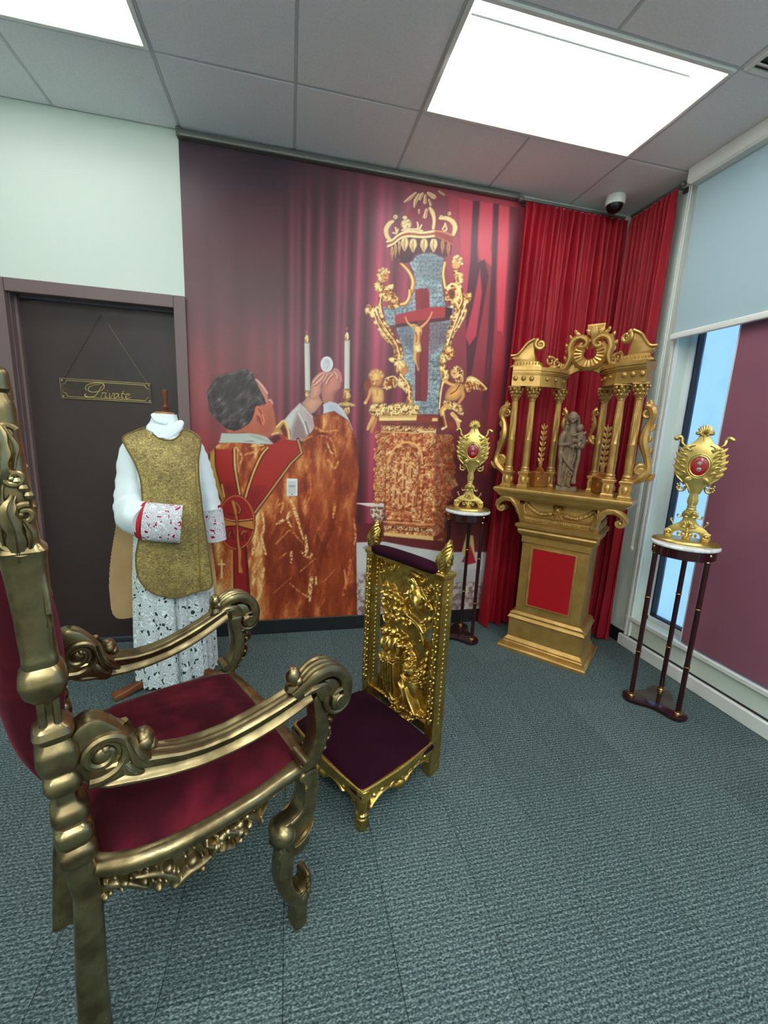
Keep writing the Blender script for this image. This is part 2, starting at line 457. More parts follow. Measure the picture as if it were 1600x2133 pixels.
# walls
wb = MB()
wb.box((XL/2-.475, .06, 1.6), (abs(XL)-.95, .12, 3.2)).box((-.4775, .06, 2.68), (.955, .12, 1.04)).box((XR/2-.0, .06, 1.6), (XR+.02, .12, 3.2))
wall_back = struct(wb.build('wall_back', M_wall), 'pale greenish white end wall')
wall_left = struct(slab('wall_left', (XL-.06, (YB+YF)/2, 1.6), (.12, YB-YF+.24, 3.2), M_wall), 'plain pale side wall')
wall_front = struct(slab('wall_front', ((XL+XR)/2, YF-.06, 1.6), (XR-XL, .12, 3.2), M_wall), 'plain pale wall at the entrance end')
# right wall: pier beside the corner, wall below and above the long window
WY0, WY1, WZ0, WZ1 = -.56, -4.6, .235, 2.93
wr = MB()
wr.box((XR+.09, WY0/2+.02, 1.6), (.18, abs(WY0)+.04, 3.2)).box((XR+.09, (WY0+WY1)/2, (WZ1+3.2)/2), (.18, WY0-WY1, 3.2-WZ1))
wr.box((XR+.09, (WY0+WY1)/2, WZ0/2), (.18, WY0-WY1, WZ0)).box((XR+.09, (WY1+YF)/2, 1.6), (.18, WY1-YF, 3.2))
wall_right = struct(wr.build('wall_right', M_wall), 'pale window wall')
# window: aluminium frame, panes, sill, mullion
win = struct(empty('window_1', (XR+.1, WY0, WZ0)), 'tall blue-lit window behind the roller blind')
fx = .015
M_frame = pm('window_frame_white', (214, 220, 222), .4)
def wpart(nm, c, d, m, b=.002): return MB().box((c[0], c[1], c[2]), d, b=b).build(nm, m, win)
hh = WZ1-WZ0; ll = WY0-WY1
wpart('window_frame', (fx, -.02, hh/2), (.07, .04, hh), M_frame)
wpart('window_frame', (fx, -ll/2, .015), (.07, ll, .03), M_frame)
wpart('window_frame', (fx, -ll/2, hh-.015), (.07, ll, .03), M_frame)
wpart('gasket', (fx+.0, -.046, hh/2), (.05, .011, hh-.06), M_black)
wpart('gasket', (fx+.0, -ll/2, .034), (.05, ll-.1, .008), M_black)
MULL = [-.405, -1.1, -2.0, -3.0]
for y in MULL: wpart('mullion', (fx, y, hh/2), (.05, .022, hh-.06), M_frame)
M_glass = bpy.data.materials.new('window_glass'); M_glass.use_nodes = True
def _glass(m):
    nt = m.node_tree; N = nt.nodes; L = nt.links; N.remove(N['Principled BSDF']); out = N['Material Output']
    tr = node(m, 'ShaderNodeBsdfTransparent'); tr.inputs[0].default_value = (.80, .92, 1, 1)
    gl = node(m, 'ShaderNodeBsdfGlossy'); gl.inputs['Roughness'].default_value = .03
    tl = node(m, 'ShaderNodeBsdfTranslucent'); tl.inputs[0].default_value = (.75, .9, 1, 1)
    tc = node(m, 'ShaderNodeTexCoord'); nz = node(m, 'ShaderNodeTexNoise'); nz.inputs['Scale'].default_value = 5; nz.inputs['Detail'].default_value = 6
    L.new(tc.outputs['Object'], nz.inputs['Vector'])
    rp = node(m, 'ShaderNodeMapRange'); rp.inputs[1].default_value = .45; rp.inputs[2].default_value = .8; rp.inputs[3].default_value = .04; rp.inputs[4].default_value = .5
    L.new(nz.outputs['Fac'], rp.inputs[0])
    m1 = node(m, 'ShaderNodeMixShader'); L.new(rp.outputs[0], m1.inputs[0]); L.new(tr.outputs[0], m1.inputs[1]); L.new(tl.outputs[0], m1.inputs[2])
    fr = node(m, 'ShaderNodeFresnel'); fr.inputs[0].default_value = 1.2
    m2 = node(m, 'ShaderNodeMixShader'); L.new(fr.outputs[0], m2.inputs[0]); L.new(m1.outputs[0], m2.inputs[1]); L.new(gl.outputs[0], m2.inputs[2])
    L.new(m2.outputs[0], out.inputs[0])
_glass(M_glass)
yy = [-.05]+MULL+[-ll+.02]
for a, b in zip(yy, yy[1:]):
    wpart('pane', (fx+.012, (a+b)/2, hh/2), (.006, a-b-.012, hh-.06), M_glass, 0)
# sill trim, skirting, heater strip
struct(slab('trim_1', (XR-.004, (WY0+WY1)/2+.02, WZ0-.012), (.03, ll+.06, .03), M_white, None, .004), 'white sill ledge under the window')
struct(slab('trim_2', (XR-.0125, (WY0+YF)/2+.04, .042), (.025, -YF+WY0+.08, .084), M_white, None, .005), 'white base ledge under the window')
struct(slab('trim_3', (XR-.003, (WY0+YF)/2+.03, .090), (.006, -YF+WY0+.02, .010), M_black, None, 0), 'black groove above the base ledge')
struct(slab('trim_4', (XR-.004, WY0+.018, .16), (.010, .006, .13), M_black), 'black upright joint below the window')
struct(slab('baseboard_right', (XR-.005, (WY0+.06)/2, .05), (.010, abs(WY0)-.06, .10), M_black, None, .002), 'black rubber baseboard beside the corner')
struct(slab('baseboard_back', (XR/2, -.006, .052), (XR+.015, .012, .103), M_black, None, .003), 'black rubber baseboard under the mural')
struct(slab('baseboard_left', (XL/2-.49, -.006, .052), (abs(XL)-.99, .012, .103), M_black, None, .003), 'black rubber baseboard left of the door')
# door: frame, recessed leaf
door = struct(empty('door_1', (-.4775, 0, 0)), 'dark brown door set back in a brown frame')
MB().box((.437, -.004, 1.077), (.062, .05, 2.154), b=.003).box((.42, .06, 1.05), (.036, .10, 2.10)).build('door_jamb', M_doorframe, door)
MB().box((-.462, -.004, 1.077), (.062, .05, 2.154), b=.003).box((-.445, .06, 1.05), (.036, .10, 2.10)).build('door_jamb', M_doorframe, door)
MB().box((-.012, -.004, 2.120), (.83, .0495, .068), b=.003).box((-.012, .06, 2.105), (.83, .10, .036)).build('door_head', M_doorframe, door)
MB().box((-.012, .095, 1.043), (.826, .044, 2.078), b=.002).build('door_leaf', M_door, door)
MB().box((.397, .06, 1.04), (.014, .028, 2.075)).box((-.421, .06, 1.04), (.014, .028, 2.075)).build('door_stop', M_doorframe, door)
# hanging rail above the mural
rl = MB(); rl.sweep([(.004, -.022, 2.978), (2.04, -.022, 2.978)], rrect(.022, .018, .008), up=(0, 0, 1)).box((-.004, -.02, 2.982), (.028, .045, .045), b=.004)
struct(rl.build('trim_5', M_alu), 'grey hanging rail along the top of the mural')
# ------------------------------------------------------------------ ceiling lights
M_lens = bpy.data.materials.new('lamp_lens'); M_lens.use_nodes = True
_b = M_lens.node_tree.nodes['Principled BSDF']; _b.inputs['Emission Color'].default_value = (.96, 1.0, 1.0, 1); _b.inputs['Emission Strength'].default_value = LAMP; _b.inputs['Base Color'].default_value = (.8, .8, .8, 1)
M_refl = bpy.data.materials.new('lamp_side_panel'); M_refl.use_nodes = True
_b = M_refl.node_tree.nodes['Principled BSDF']; _b.inputs['Emission Color'].default_value = (.80, 1.0, 1.0, 1); _b.inputs['Emission Strength'].default_value = LAMP*.085; _b.inputs['Base Color'].default_value = (.85, .87, .87, 1)
def ceiling_light(gx, ry, label, share):
    ml, mr = M_lens.copy(), M_refl.copy()
    ml.node_tree.nodes['Principled BSDF'].inputs['Emission Strength'].default_value = LAMP*share
    mr.node_tree.nodes['Principled BSDF'].inputs['Emission Strength'].default_value = LAMP*share*.085
    x0 = gx*T; y1 = Y1-(ry-1)*T; y0 = y1-T
    t = empty('ceiling_light', ((x0+T), (y0+y1)/2, H), 0, label, 'ceiling light', 'lit ceiling lights')
    w, d = 2*T-.012, T-.012
    f = MB(); b = .02
    f.box((0, d/2-b/2, -.002), (w, b, .012), b=.002).box((0, -d/2+b/2, -.002), (w, b, .012), b=.002)
    f.box((w/2-b/2, 0, -.002), (b, d-2*b, .012), b=.002).box((-w/2+b/2, 0, -.002), (b, d-2*b, .012), b=.002)
    f.build('light_frame', M_white, t)
    iw, idp = w-2*b, d-2*b; ly = .115; zt = .09
    for sy in (-1, 1):
        MB().add([(-iw/2, sy*idp/2, .004), (iw/2, sy*idp/2, .004), (iw/2-.05, sy*ly, zt), (-iw/2+.05, sy*ly, zt), (-iw/2, sy*idp/2, .009), (iw/2, sy*idp/2, .009), (iw/2-.05, sy*ly, zt+.005), (-iw/2+.05, sy*ly, zt+.005)],
             [(0, 1, 2, 3), (7, 6, 5, 4), (0, 4, 5, 1), (1, 5, 6, 2), (2, 6, 7, 3), (3, 7, 4, 0)]).build('side_reflector', mr, t)
    for sx in (-1, 1):
        MB().add([(sx*iw/2, -idp/2, .004), (sx*iw/2, idp/2, .004), (sx*(iw/2-.05), ly, zt), (sx*(iw/2-.05), -ly, zt), (sx*iw/2, -idp/2, .009), (sx*iw/2, idp/2, .009), (sx*(iw/2-.05), ly, zt+.005), (sx*(iw/2-.05), -ly, zt+.005)],
             [(0, 1, 2, 3), (7, 6, 5, 4), (0, 4, 5, 1), (1, 5, 6, 2), (2, 6, 7, 3), (3, 7, 4, 0)]).build('end_reflector', mr, t)
    for sy in (-1, 1): MB().box((0, sy*(ly+.004), zt-.004), (iw-.08, .008, .012), b=.002).build('lens_edge', M_alu, t)
    arc = [(ly*math.cos(a), zt-.118*math.sin(a)) for a in [PI*i/14 for i in range(15)]]
    V = [(sx*(iw/2-.05), y, z) for sx in (-1, 1) for y, z in arc]; n = 15
    F = [(i, i+1, n+i+1, n+i) for i in range(n-1)]+[tuple(range(n)), tuple(range(2*n-1, n-1, -1)), (0, n, 2*n-1, n-1)]
    MB().add(V, F).build('lens', ml, t)
    return t
L_lab = ['large lit ceiling light nearest the window, above the altar', 'lit ceiling light nearest the door', 'added fill ceiling light, unseen, in the middle of the room, window side', 'added fill ceiling light, unseen, in the middle of the room, door side', 'added fill ceiling light, unseen, in the middle of the ceiling', 'added fill ceiling light, unseen, over the entrance end, window side', 'added fill ceiling light, unseen, over the entrance end, door side']
for (gx, ry), lb, sh in zip(LIGHTS, L_lab, LAMP_SHARE): ceiling_light(gx, ry, lb, sh)
# vent
vt = empty('ceiling_vent', (4*T+.16, -1.20-.12, H), 0, 'white slotted air vent in the ceiling near the window', 'vent')
v = MB()
for s in (-1, 1): v.box((s*.135, 0, -.004), (.02, .40, .012), b=.002).box((0, s*.19, -.004), (.25, .02, .0118), b=.002)
v.build('vent_frame', M_white, vt)
slab('vent_back', (0, 0, -.0015), (.25, .36, .002), M_black, vt)
for k in range(9):
    MB().box((0, -.16+k*.04, -.006), (.25, .018, .004), R=Matrix.Rotation(.5, 3, 'X')).build('vent_slat', M_white, vt)
# dome camera
cd = empty('dome_camera', (2.655, -.172, H), 0, 'white dome security camera in the ceiling corner above the red curtains', 'camera')
MB().lathe([(.0, .0), (.055, 0), (.060, -.01), (.060, -.045), (.056, -.055), (.0, -.055)][::-1], 28).build('camera_body', M_white, cd)
MB().lathe([(0, -.098), (.02, -.096), (.038, -.085), (.047, -.068), (.05, -.0555), (0, -.0555)], 28).build('camera_dome', M_camblack, cd)
# blind, panel, tracks
M_blind = bpy.data.materials.new('roller_blind_fabric'); M_blind.use_nodes = True
def _blind(m):
    nt = m.node_tree; N = nt.nodes; L = nt.links; b = N['Principled BSDF']; b.inputs['Base Color'].default_value = lin((192, 212, 214)); b.inputs['Roughness'].default_value = .8
    tl = node(m, 'ShaderNodeBsdfTranslucent'); tl.inputs[0].default_value = lin((196, 222, 228))
    mx = node(m, 'ShaderNodeMixShader'); mx.inputs[0].default_value = .32
    L.new(b.outputs[0], mx.inputs[1]); L.new(tl.outputs[0], mx.inputs[2]); L.new(mx.outputs[0], N['Material Output'].inputs[0])
_blind(M_blind)
bl = empty('roller_blind', (XR-.05, -.538, 2.07), 0, 'pale translucent roller blind pulled half down over the window', 'blind')
BL = 1.9  # stops short out of view: the bare window beyond adds daylight
MB().box((-.01, -BL/2, .895), (.10, BL, .095), b=.012).build('cassette', M_white, bl)
MB().box((.0, -BL/2-.005, .45), (.0016, BL-.03, .84)).build('blind_fabric', M_blind, bl)
MB().sweep([(0, -.01, .016), (0, -BL, .016)], rrect(.012, .018, .006)).build('bottom_bar', M_white, bl)
ch = MB(); ch.tube(smooth_path([(-.03, .006, .85), (-.032, .006, .2), (-.035, .006, -1.32)], 8), .0022, 6); ch.tube(smooth_path([(-.03, -.008, .85), (-.032, -.008, .2), (-.035, -.006, -1.32)], 8), .0022, 6)
ch.build('pull_chain', M_white, bl); MB().ball((-.035, 0, -1.335), (.008, .012, .018), 10).build('chain_weight', M_white, bl)
tk = MB(); tk.box((XR-.012, -.530, 1.29), (.024, .014, 2.40), b=.003).box((XR-.008, -.552, 1.29), (.016, .012, 2.40), b=.003)
struct(tk.build('trim_6', M_white), 'white upright guide track beside the window')
pn = empty('maroon_panel', (XR+.012, -.932, .238), 0, 'large maroon fabric panel standing against the window', 'panel')
MB().box((0, -.60, .94), (.036, 1.2, 1.86), b=.004).build('panel_board', M_panel, pn)  # length cut out of view to let extra daylight in
MB().box((0.0, .006, .94), (.030, .010, 1.86)).build('panel_edge_strip', M_white, pn)
# ------------------------------------------------------------------ printed wall mural (a flat print; shapes traced in image pixels)
MX0, MX1, MZ0, MZ1 = -.014, 2.34, .104, 2.992
_st = .0046
_gx = np.arange(MX0, MX1+1e-6, _st); _gz = np.arange(MZ0, MZ1+1e-6, _st)
_X, _Z = np.meshgrid(_gx, _gz)
# image pixels of the traced print -> wall metres (plane to plane map)
class Paint:
    Hm = np.array([[1022.643, -110.811, 1194.354], [238.465, -1049.356, 3776.395], [.2216, -.1865, 2.8450]])
    def __init__(s, X, Z):
        w = s.Hm[2, 0]*X+s.Hm[2, 1]*Z+s.Hm[2, 2]
        s.U = (s.Hm[0, 0]*X+s.Hm[0, 1]*Z+s.Hm[0, 2])/w; s.V = (s.Hm[1, 0]*X+s.Hm[1, 1]*Z+s.Hm[1, 2])/w
        zr = 1.9+0*Z; w = s.Hm[2, 0]*X+s.Hm[2, 1]*zr+s.Hm[2, 2]
        s.F = (s.Hm[0, 0]*X+s.Hm[0, 1]*zr+s.Hm[0, 2])/w      # constant along a hanging fold
        s.C = np.zeros(X.shape+(3,)); s.k = (0, 0, 1)
    def frame(s, ox, oy, sc): s.k = (ox, oy, sc); return s
    def pts(s, P): ox, oy, sc = s.k; return [(ox+x/sc, oy+y/sc) for x, y in P]
    def win(s, P, pad):
        P = np.array(P); u0, v0 = P.min(0)-pad; u1, v1 = P.max(0)+pad
        m = (s.U >= u0) & (s.U <= u1) & (s.V >= v0) & (s.V <= v1)
        i, j = np.nonzero(m)
        if len(i) == 0: return None
        return (slice(i.min(), i.max()+1), slice(j.min(), j.max()+1))
    def mix(s, W, a, col):
        col = np.array(col, float) if not isinstance(col, np.ndarray) else col
        s.C[W] = s.C[W]*(1-a[..., None])+col*a[..., None]
    def poly(s, P, col, soft=1.6, sm=False, tex=None, op=1., shade=0., edge=None):
        P = s.pts(P)
        if sm: P = [tuple(q) for q in spline(P, len(P)*5, True)]
        W = s.win(P, 4)
        if W is None: return s
        U, V = s.U[W], s.V[W]; ins = inside(U, V, P); D, _ = seg_dist(U, V, P+[P[0]])
        a = np.clip(.5+np.where(ins, D, -D)/soft, 0, 1)*op
        c = np.broadcast_to(np.array(col, float), U.shape+(3,)) if tex is None else tex(U, V)
        if edge is None: edge = .45 if tex is not None else 0
        if edge: c = c*(1-edge*np.exp(-D/1.6))[..., None]
        if shade:   # printed modelling of a rounded form
            c = c*(1-shade+shade*np.clip(D/(D[ins].max()+1e-6 if ins.any() else 1), 0, 1)**.5*1.35)[..., None]
        s.mix(W, a, c); return s
    def line(s, P, w, col, soft=1.4, sm=True, op=1., brk=0.):
        P = s.pts(P)
        if sm and len(P) > 2: P = [tuple(q) for q in spline(P)]
        n = len(P); ww = np.interp(np.linspace(0, 1, n), np.linspace(0, 1, len(w)), w) if isinstance(w, (list, tuple)) else np.full(n, float(w))
        W = s.win(P, ww.max()+3)
        if W is None: return s
        D, q, _ = seg_dist(s.U[W], s.V[W], P, ww/2)
        a = np.clip(.5+(1-D)*q/soft, 0, 1)*op
        if brk: a = a*np.clip((fbm(s.U[W]/3.2, s.V[W]/3.2, 2, 17)-.5+.28)*brk, 0, 1)
        s.mix(W, a, col); return s
    def oval(s, cx, cy, rx, ry, col, rot=0., **k):
        c, q = math.cos(rot), math.sin(rot)
        P = [(cx+rx*math.cos(t)*c-ry*math.sin(t)*q, cy+rx*math.cos(t)*q+ry*math.sin(t)*c) for t in np.linspace(0, 2*PI, 28, endpoint=False)]
        return s.poly(P, col, **k)
def ramp(t, stops):
    xs = [a for a, _ in stops]; cs = np.array([b for _, b in stops], float)
    return np.stack([np.interp(t, xs, cs[:, k]) for k in range(3)], -1)
def gold(sc, seed=0, dark=(112, 44, 26), mid=(186, 100, 52), hi=(244, 208, 140), g=1., ridge=.5):
    def f(U, V):
        n = fbm(U/sc, V/sc, 4, seed); r = 1-abs(2*fbm(U/sc*1.3+7, V/sc*1.3, 3, seed+9)-1)
        t = np.clip((n*(1-ridge)+r**3*ridge-.5)*1.9*g+.5, 0, 1)
        return ramp(t, [(0, dark), (.42, mid), (.7, hi), (1, (252, 232, 180))])
    return f
MU = Paint(_X, _Z)
def _mural(m):
    U, V, F = m.U, m.V, m.F
    # hanging drapery behind everything
    ctl = [(380, 300, (66, 48, 56)), (380, 600, (100, 66, 72)), (390, 800, (142, 72, 74)), (400, 1000, (158, 60, 58)), (560, 330, (60, 46, 54)), (560, 600, (92, 64, 68)),
           (540, 750, (124, 70, 72)), (680, 400, (80, 54, 62)), (690, 650, (98, 62, 70)), (690, 830, (92, 56, 66)), (780, 400, (116, 66, 78)), (790, 620, (150, 68, 86)),
           (770, 850, (128, 52, 68)), (900, 420, (132, 62, 74)), (760, 1050, (96, 34, 46)), (1050, 450, (176, 68, 80)), (1050, 700, (160, 60, 70)), (1030, 900, (122, 50, 56)), (1040, 1120, (100, 34, 40)), (960, 1120, (84, 30, 38))]
    num = np.zeros(U.shape+(3,)); den = np.zeros(U.shape)
    for a, b, c in ctl:
        w = 1/(((U-a)/1.2)**2+(V-b)**2+900)**1.3; num += w[..., None]*np.array(c, float); den += w
    C = num/den[..., None]
    lum = np.zeros(U.shape); hot = np.zeros(U.shape)
    low = np.clip((V-420-(F < 600)*160)/260, 0, 1)
    for c, w, a, top in [(418, 12, .10, 1), (462, 10, .07, 1), (528, 12, .08, 1), (562, 8, .10, 1), (584, 6, .22, 1), (608, 5, .18, .2), (622, 4, .13, .2), (640, 5, .26, .2), (667, 5, .24, .2), (702, 5, .26, .2), (716, 4, .22, .2),
                      (742, 5, .30, .1), (783, 9, .42, .1), (800, 5, .22, .1), (836, 6, .2, .1)]:
        g = np.exp(-((F-c)/w)**2); hot += a*g*(top*low+(1-top)*np.clip((V-330)/120, 0, 1))
    for c, w, a in [(596, 7, .16), (631, 7, .2), (653, 8, .22), (684, 10, .24), (728, 8, .22), (758, 7, .25), (815, 6, .2), (850, 8, .16), (440, 12, .05), (500, 14, .05)]:
        lum -= a*np.exp(-((F-c)/w)**2)*np.clip((V-360)/140, 0, 1)
    C = C*(1+lum)[..., None]; C = C+hot[..., None]*np.array([165, 45, 75.])
    m.C[:] = C
    # bright drapery at the far side with sharp-edged folds
    m.frame(0, 0, 1)
    dk = (82, 46, 56); br = (206, 66, 84)
    m.poly([(935, 405), (955, 408), (950, 480), (965, 560), (945, 640), (930, 560)], (176, 64, 78), op=.7, soft=4)
    m.poly([(955, 412), (985, 418), (980, 500), (984, 540), (975, 600), (985, 680), (975, 720), (960, 560), (958, 480)], br, op=.75, soft=3)
    m.poly([(1000, 420), (1028, 424), (1022, 520), (1030, 560), (1012, 545), (998, 540), (994, 480)], (214, 76, 92), op=.85, soft=3)
    m.poly([(986, 418), (1000, 420), (994, 520), (996, 548), (1010, 540), (1018, 575), (1004, 660), (984, 770), (974, 830), (970, 640), (980, 540)], dk, op=.9, soft=3)
    m.poly([(1028, 424), (1040, 426), (1034, 560), (1030, 680), (1022, 790), (1010, 860), (1004, 850), (1016, 700), (1024, 560)], dk, op=.9, soft=3)
    m.poly([(1040, 428), (1062, 432), (1056, 560), (1048, 700), (1044, 690), (1036, 690), (1036, 580)], (220, 78, 94), op=.9, soft=3)
    m.poly([(1062, 430), (1085, 434), (1078, 600), (1066, 800), (1052, 1000), (1046, 900), (1054, 700), (1060, 560)], (96, 50, 58), op=.75, soft=5)
    m.poly([(985, 640), (1000, 560), (1004, 610), (992, 700), (978, 720), (970, 700)], (214, 70, 88), op=.8, soft=3)
    m.poly([(1036, 690), (1048, 700), (1046, 800), (1030, 940), (1010, 990), (1004, 960), (1018, 860), (1028, 780)], (176, 58, 66), op=.7, soft=5)
    m.poly([(1004, 860), (1012, 780), (1022, 700), (1016, 900), (1000, 960)], (120, 52, 58), op=.6, soft=4)
    # altar table and cloth at the foot
    m.poly([(735, 1090), (1090, 1090), (1090, 1150), (735, 1150)], (104, 34, 36), soft=3)
    m.poly([(742, 1130), (800, 1128), (860, 1140), (930, 1150), (1010, 1150), (1060, 1150), (1060, 1290), (740, 1290)], (196, 194, 190))
    m.poly([(742, 1190), (1060, 1186), (1060, 1230), (742, 1216)], (184, 182, 178), soft=6)
    def lace(u, v):
        n = fbm(u/7, v/7, 3, 3); return ramp(np.clip((n-.35)*3.2, 0, 1), [(0, (134, 104, 98)), (.5, (176, 160, 152)), (1, (202, 192, 186))])
    m.poly([(742, 1200), (762, 1196), (780, 1215), (1060, 1212), (1060, 1290), (740, 1290)], 0, tex=lace, soft=4, edge=0)
    m.poly([(756, 1196), (772, 1200), (776, 1222), (764, 1224)], (128, 92, 90), soft=4, op=.7)
    m.poly([(755, 1140), (772, 1133), (776, 1146), (760, 1144)], (150, 140, 138), soft=2)
    m.poly([(962, 1150), (972, 1112), (986, 1116), (990, 1160), (980, 1170)], (206, 176, 110), soft=2)
    m.poly([(962, 1170), (980, 1135), (992, 1172), (976, 1176)], (168, 26, 40), soft=3)
    # chalice with paten
    m.poly([(769, 1050), (806, 1050), (803, 1075), (796, 1086), (780, 1086), (772, 1075)], 0, tex=gold(9, 5, (92, 52, 52), (142, 98, 92), (190, 160, 140)))
    m.poly([(781, 1086), (796, 1086), (790, 1094), (793, 1102), (788, 1114), (800, 1124), (772, 1124), (783, 1112), (782, 1100)], 0, tex=gold(6, 6, (120, 60, 40), (176, 116, 80), (232, 200, 150)))
    m.poly([(741, 1048), (822, 1048), (802, 1056), (768, 1055)], (222, 204, 194)); m.line([(742, 1049), (820, 1049)], 2, (244, 232, 222))
    # tabernacle body
    m.frame(740, 880, 5.204)
    tb = gold(8, 11, (128, 44, 26), (182, 86, 48), (226, 158, 96), .85, .3)
    m.poly([(280, 30), (880, 30), (880, 130), (1060, 130), (1090, 330), (1070, 420), (1100, 480), (1060, 560), (1090, 620), (1120, 680), (1060, 720), (1000, 800), (990, 880), (960, 1290), (860, 1280), (310, 1230), (330, 1060), (310, 880), (220, 860), (190, 700), (200, 620), (240, 560), (215, 440), (240, 350), (300, 330), (230, 250), (230, 180), (280, 120)], 0, tex=tb)
    m.poly([(850, 130), (1050, 130), (1090, 330), (1060, 560), (1100, 700), (1000, 800), (990, 1280), (860, 1280), (870, 700)], (110, 36, 26), op=.42, soft=8)
    m.poly([(310, 1190), (850, 1235), (850, 1280), (310, 1225)], (226, 184, 118)); m.poly([(850, 1235), (990, 1190), (985, 1240), (850, 1282)], (124, 48, 28))
    m.poly([(310, 1110), (850, 1150), (850, 1200), (310, 1165)], 0, tex=gold(4, 14, (104, 34, 18), (180, 88, 46), (230, 176, 110), 1.3))
    m.line([(310, 1075), (850, 1110)], 3.4, (220, 150, 96)); m.line([(310, 1100), (850, 1138)], 2.4, (150, 66, 36)); m.line([(310, 1055), (700, 1080)], 1.6, (110, 40, 22))
    m.line([(340, 960), (690, 1010)], 3., (206, 130, 80)); m.line([(340, 1000), (690, 1050)], 3.6, (150, 66, 36), op=.6)
    m.poly([(285, 30), (880, 60), (880, 118), (285, 92)], 0, tex=gold(4, 15, (116, 40, 22), (190, 96, 52), (240, 190, 124), 1.2))
    m.poly([(690, 92), (876, 92), (876, 112), (690, 112)], (240, 214, 150)); m.line([(285, 100), (690, 118)], 2.6, (226, 170, 110)); m.line([(285, 20), (880, 50)], 2., (130, 50, 28))
    # arched door with beaded border and printed figures
    arch = [(345, 960), (345, 560), (370, 400), (420, 290), (500, 230), (570, 215), (650, 240), (710, 320), (730, 430), (715, 700), (700, 1010)]
    m.poly([(380, 930), (375, 560), (400, 420), (450, 320), (530, 262), (580, 255), (640, 280), (680, 350), (692, 440), (680, 700), (665, 980)], 0, tex=gold(5, 21, (122, 44, 24), (190, 96, 54), (228, 168, 108), .9, .35))
    for i, q in enumerate(spline(m.pts(arch), 58)):
        m.frame(0, 0, 1).oval(q[0], q[1], 2.3, 2.3, (236, 176, 112), soft=1.6)
    m.frame(740, 880, 5.204)
    m.line([(738, 330), (752, 520), (735, 800), (715, 1030)], 3, (140, 52, 28)); m.line([(330, 560), (325, 960)], 2.4, (132, 48, 26))
    rs = np.random.RandomState(4)
    for cx, cy, hh in [(440, 560, 200), (520, 470, 190), (600, 520, 200), (470, 800, 180), (560, 790, 190), (630, 820, 170), (420, 760, 170), (520, 640, 150)]:
        m.oval(cx, cy-hh*.4, 15, 17, (238, 186, 128), soft=2)
        m.line([(cx, cy-hh*.3), (cx+10, cy), (cx-6, cy+hh*.45)], [6, 8, 5], (222, 156, 98)); m.line([(cx-24, cy-30), (cx-6, cy-50), (cx+28, cy-20)], 3.2, (240, 190, 130)); m.line([(cx+18, cy-20), (cx+12, cy+hh*.4)], 2.4, (118, 42, 22))
    for k in range(230):      # carved foliage scrolls of the side panels
        if k % 2: x, y = rs.uniform(215, 330), rs.uniform(120, 860)
        else: x, y = rs.uniform(745, 1070), rs.uniform(140, 1080)
        r = rs.uniform(10, 26); a0 = rs.uniform(0, 6.3); sg = rs.choice([-1, 1])
        P = [(x+r*(1-.75*t)*math.cos(a0+sg*5*t), y+r*(1-.75*t)*math.sin(a0+sg*5*t)) for t in np.linspace(0, 1, 8)]
        dim = .72 if x > 850 else 1
        m.line(P, [2.6, 3.4, 1.6], tuple(np.array([(240, 192, 128), (226, 158, 96), (206, 122, 66)][k % 3])*dim)); m.line([(q[0]+7, q[1]+8) for q in P], 1.4, (108, 34, 18), op=.7)
    # pale stone slab behind the cross
    m.frame(740, 380, 5.714)
    def stone(u, v):
        n = fbm(u/3.2, v/3.2, 3, 31); b = fbm(u/26, v/26, 2, 33)
        row = np.abs(((v+.06*u)/9.5) % 1-.5) > .44; colm = np.abs(((u+((v/9.5).astype(int) % 2)*7)/14) % 1-.5) > .46
        c = ramp(np.clip(n*1.1+b*.6-.45, 0, 1), [(0, (96, 104, 110)), (.45, (146, 160, 166)), (1, (204, 220, 222))]); c[row | (colm & (n > .45))] *= .74; return c
    m.poly([(740, 870), (850, 820), (1050, 880), (1040, 1020), (1030, 1200), (1060, 1400), (1080, 1480), (1180, 1480), (1120, 1750), (1080, 2000), (1050, 2200), (1000, 2500), (1000, 2760), (650, 2760), (640, 2500), (560, 2200), (540, 1900), (480, 1700), (380, 1700), (330, 1480), (420, 1500), (540, 1480), (640, 1440), (690, 1330), (720, 1180), (700, 1080), (650, 960)], 0, tex=stone, edge=0)
    m.poly([(740, 870), (1050, 880), (1030, 1200), (900, 1180), (730, 1150)], (96, 104, 106), op=.5, soft=14); m.poly([(500, 1690), (690, 1690), (700, 2060), (560, 1900)], (96, 92, 104), op=.6, soft=8)
    m.poly([(860, 1660), (1120, 1660), (1090, 1900), (900, 2060), (860, 1900)], (112, 84, 92), op=.6, soft=10); m.poly([(880, 1260), (960, 1240), (1000, 1300), (900, 1360)], (100, 104, 108), op=.5, soft=8)
    # red cross
    m.poly([(712, 1278), (858, 1262), (880, 1300), (886, 1500), (725, 1520)], (150, 44, 54)); m.poly([(770, 1270), (858, 1262), (880, 1300), (884, 1500), (780, 1510)], (128, 38, 46), op=.8, soft=6)
    m.poly([(472, 1580), (720, 1525), (900, 1490), (1080, 1480), (1076, 1600), (480, 1690)], (172, 52, 58)); m.poly([(478, 1690), (800, 1640), (800, 1680), (484, 1732)], (86, 34, 40)); m.poly([(1076, 1480), (1160, 1500), (1150, 1620), (1070, 1610)], (70, 34, 42))
    m.poly([(880, 1630), (1130, 1596), (1130, 1640), (880, 1676)], (96, 34, 42))
    m.poly([(740, 1650), (886, 1630), (876, 2000), (866, 2480), (850, 2610), (715, 2600), (718, 2200), (730, 1900)], (132, 46, 54)); m.poly([(712, 2000), (760, 1900), (772, 2605), (716, 2600)], (122, 42, 50)); m.line([(772, 1700), (774, 2600)], 2., (104, 36, 44))
    # corpus
    g1 = (226, 168, 100); g2 = (160, 86, 44)
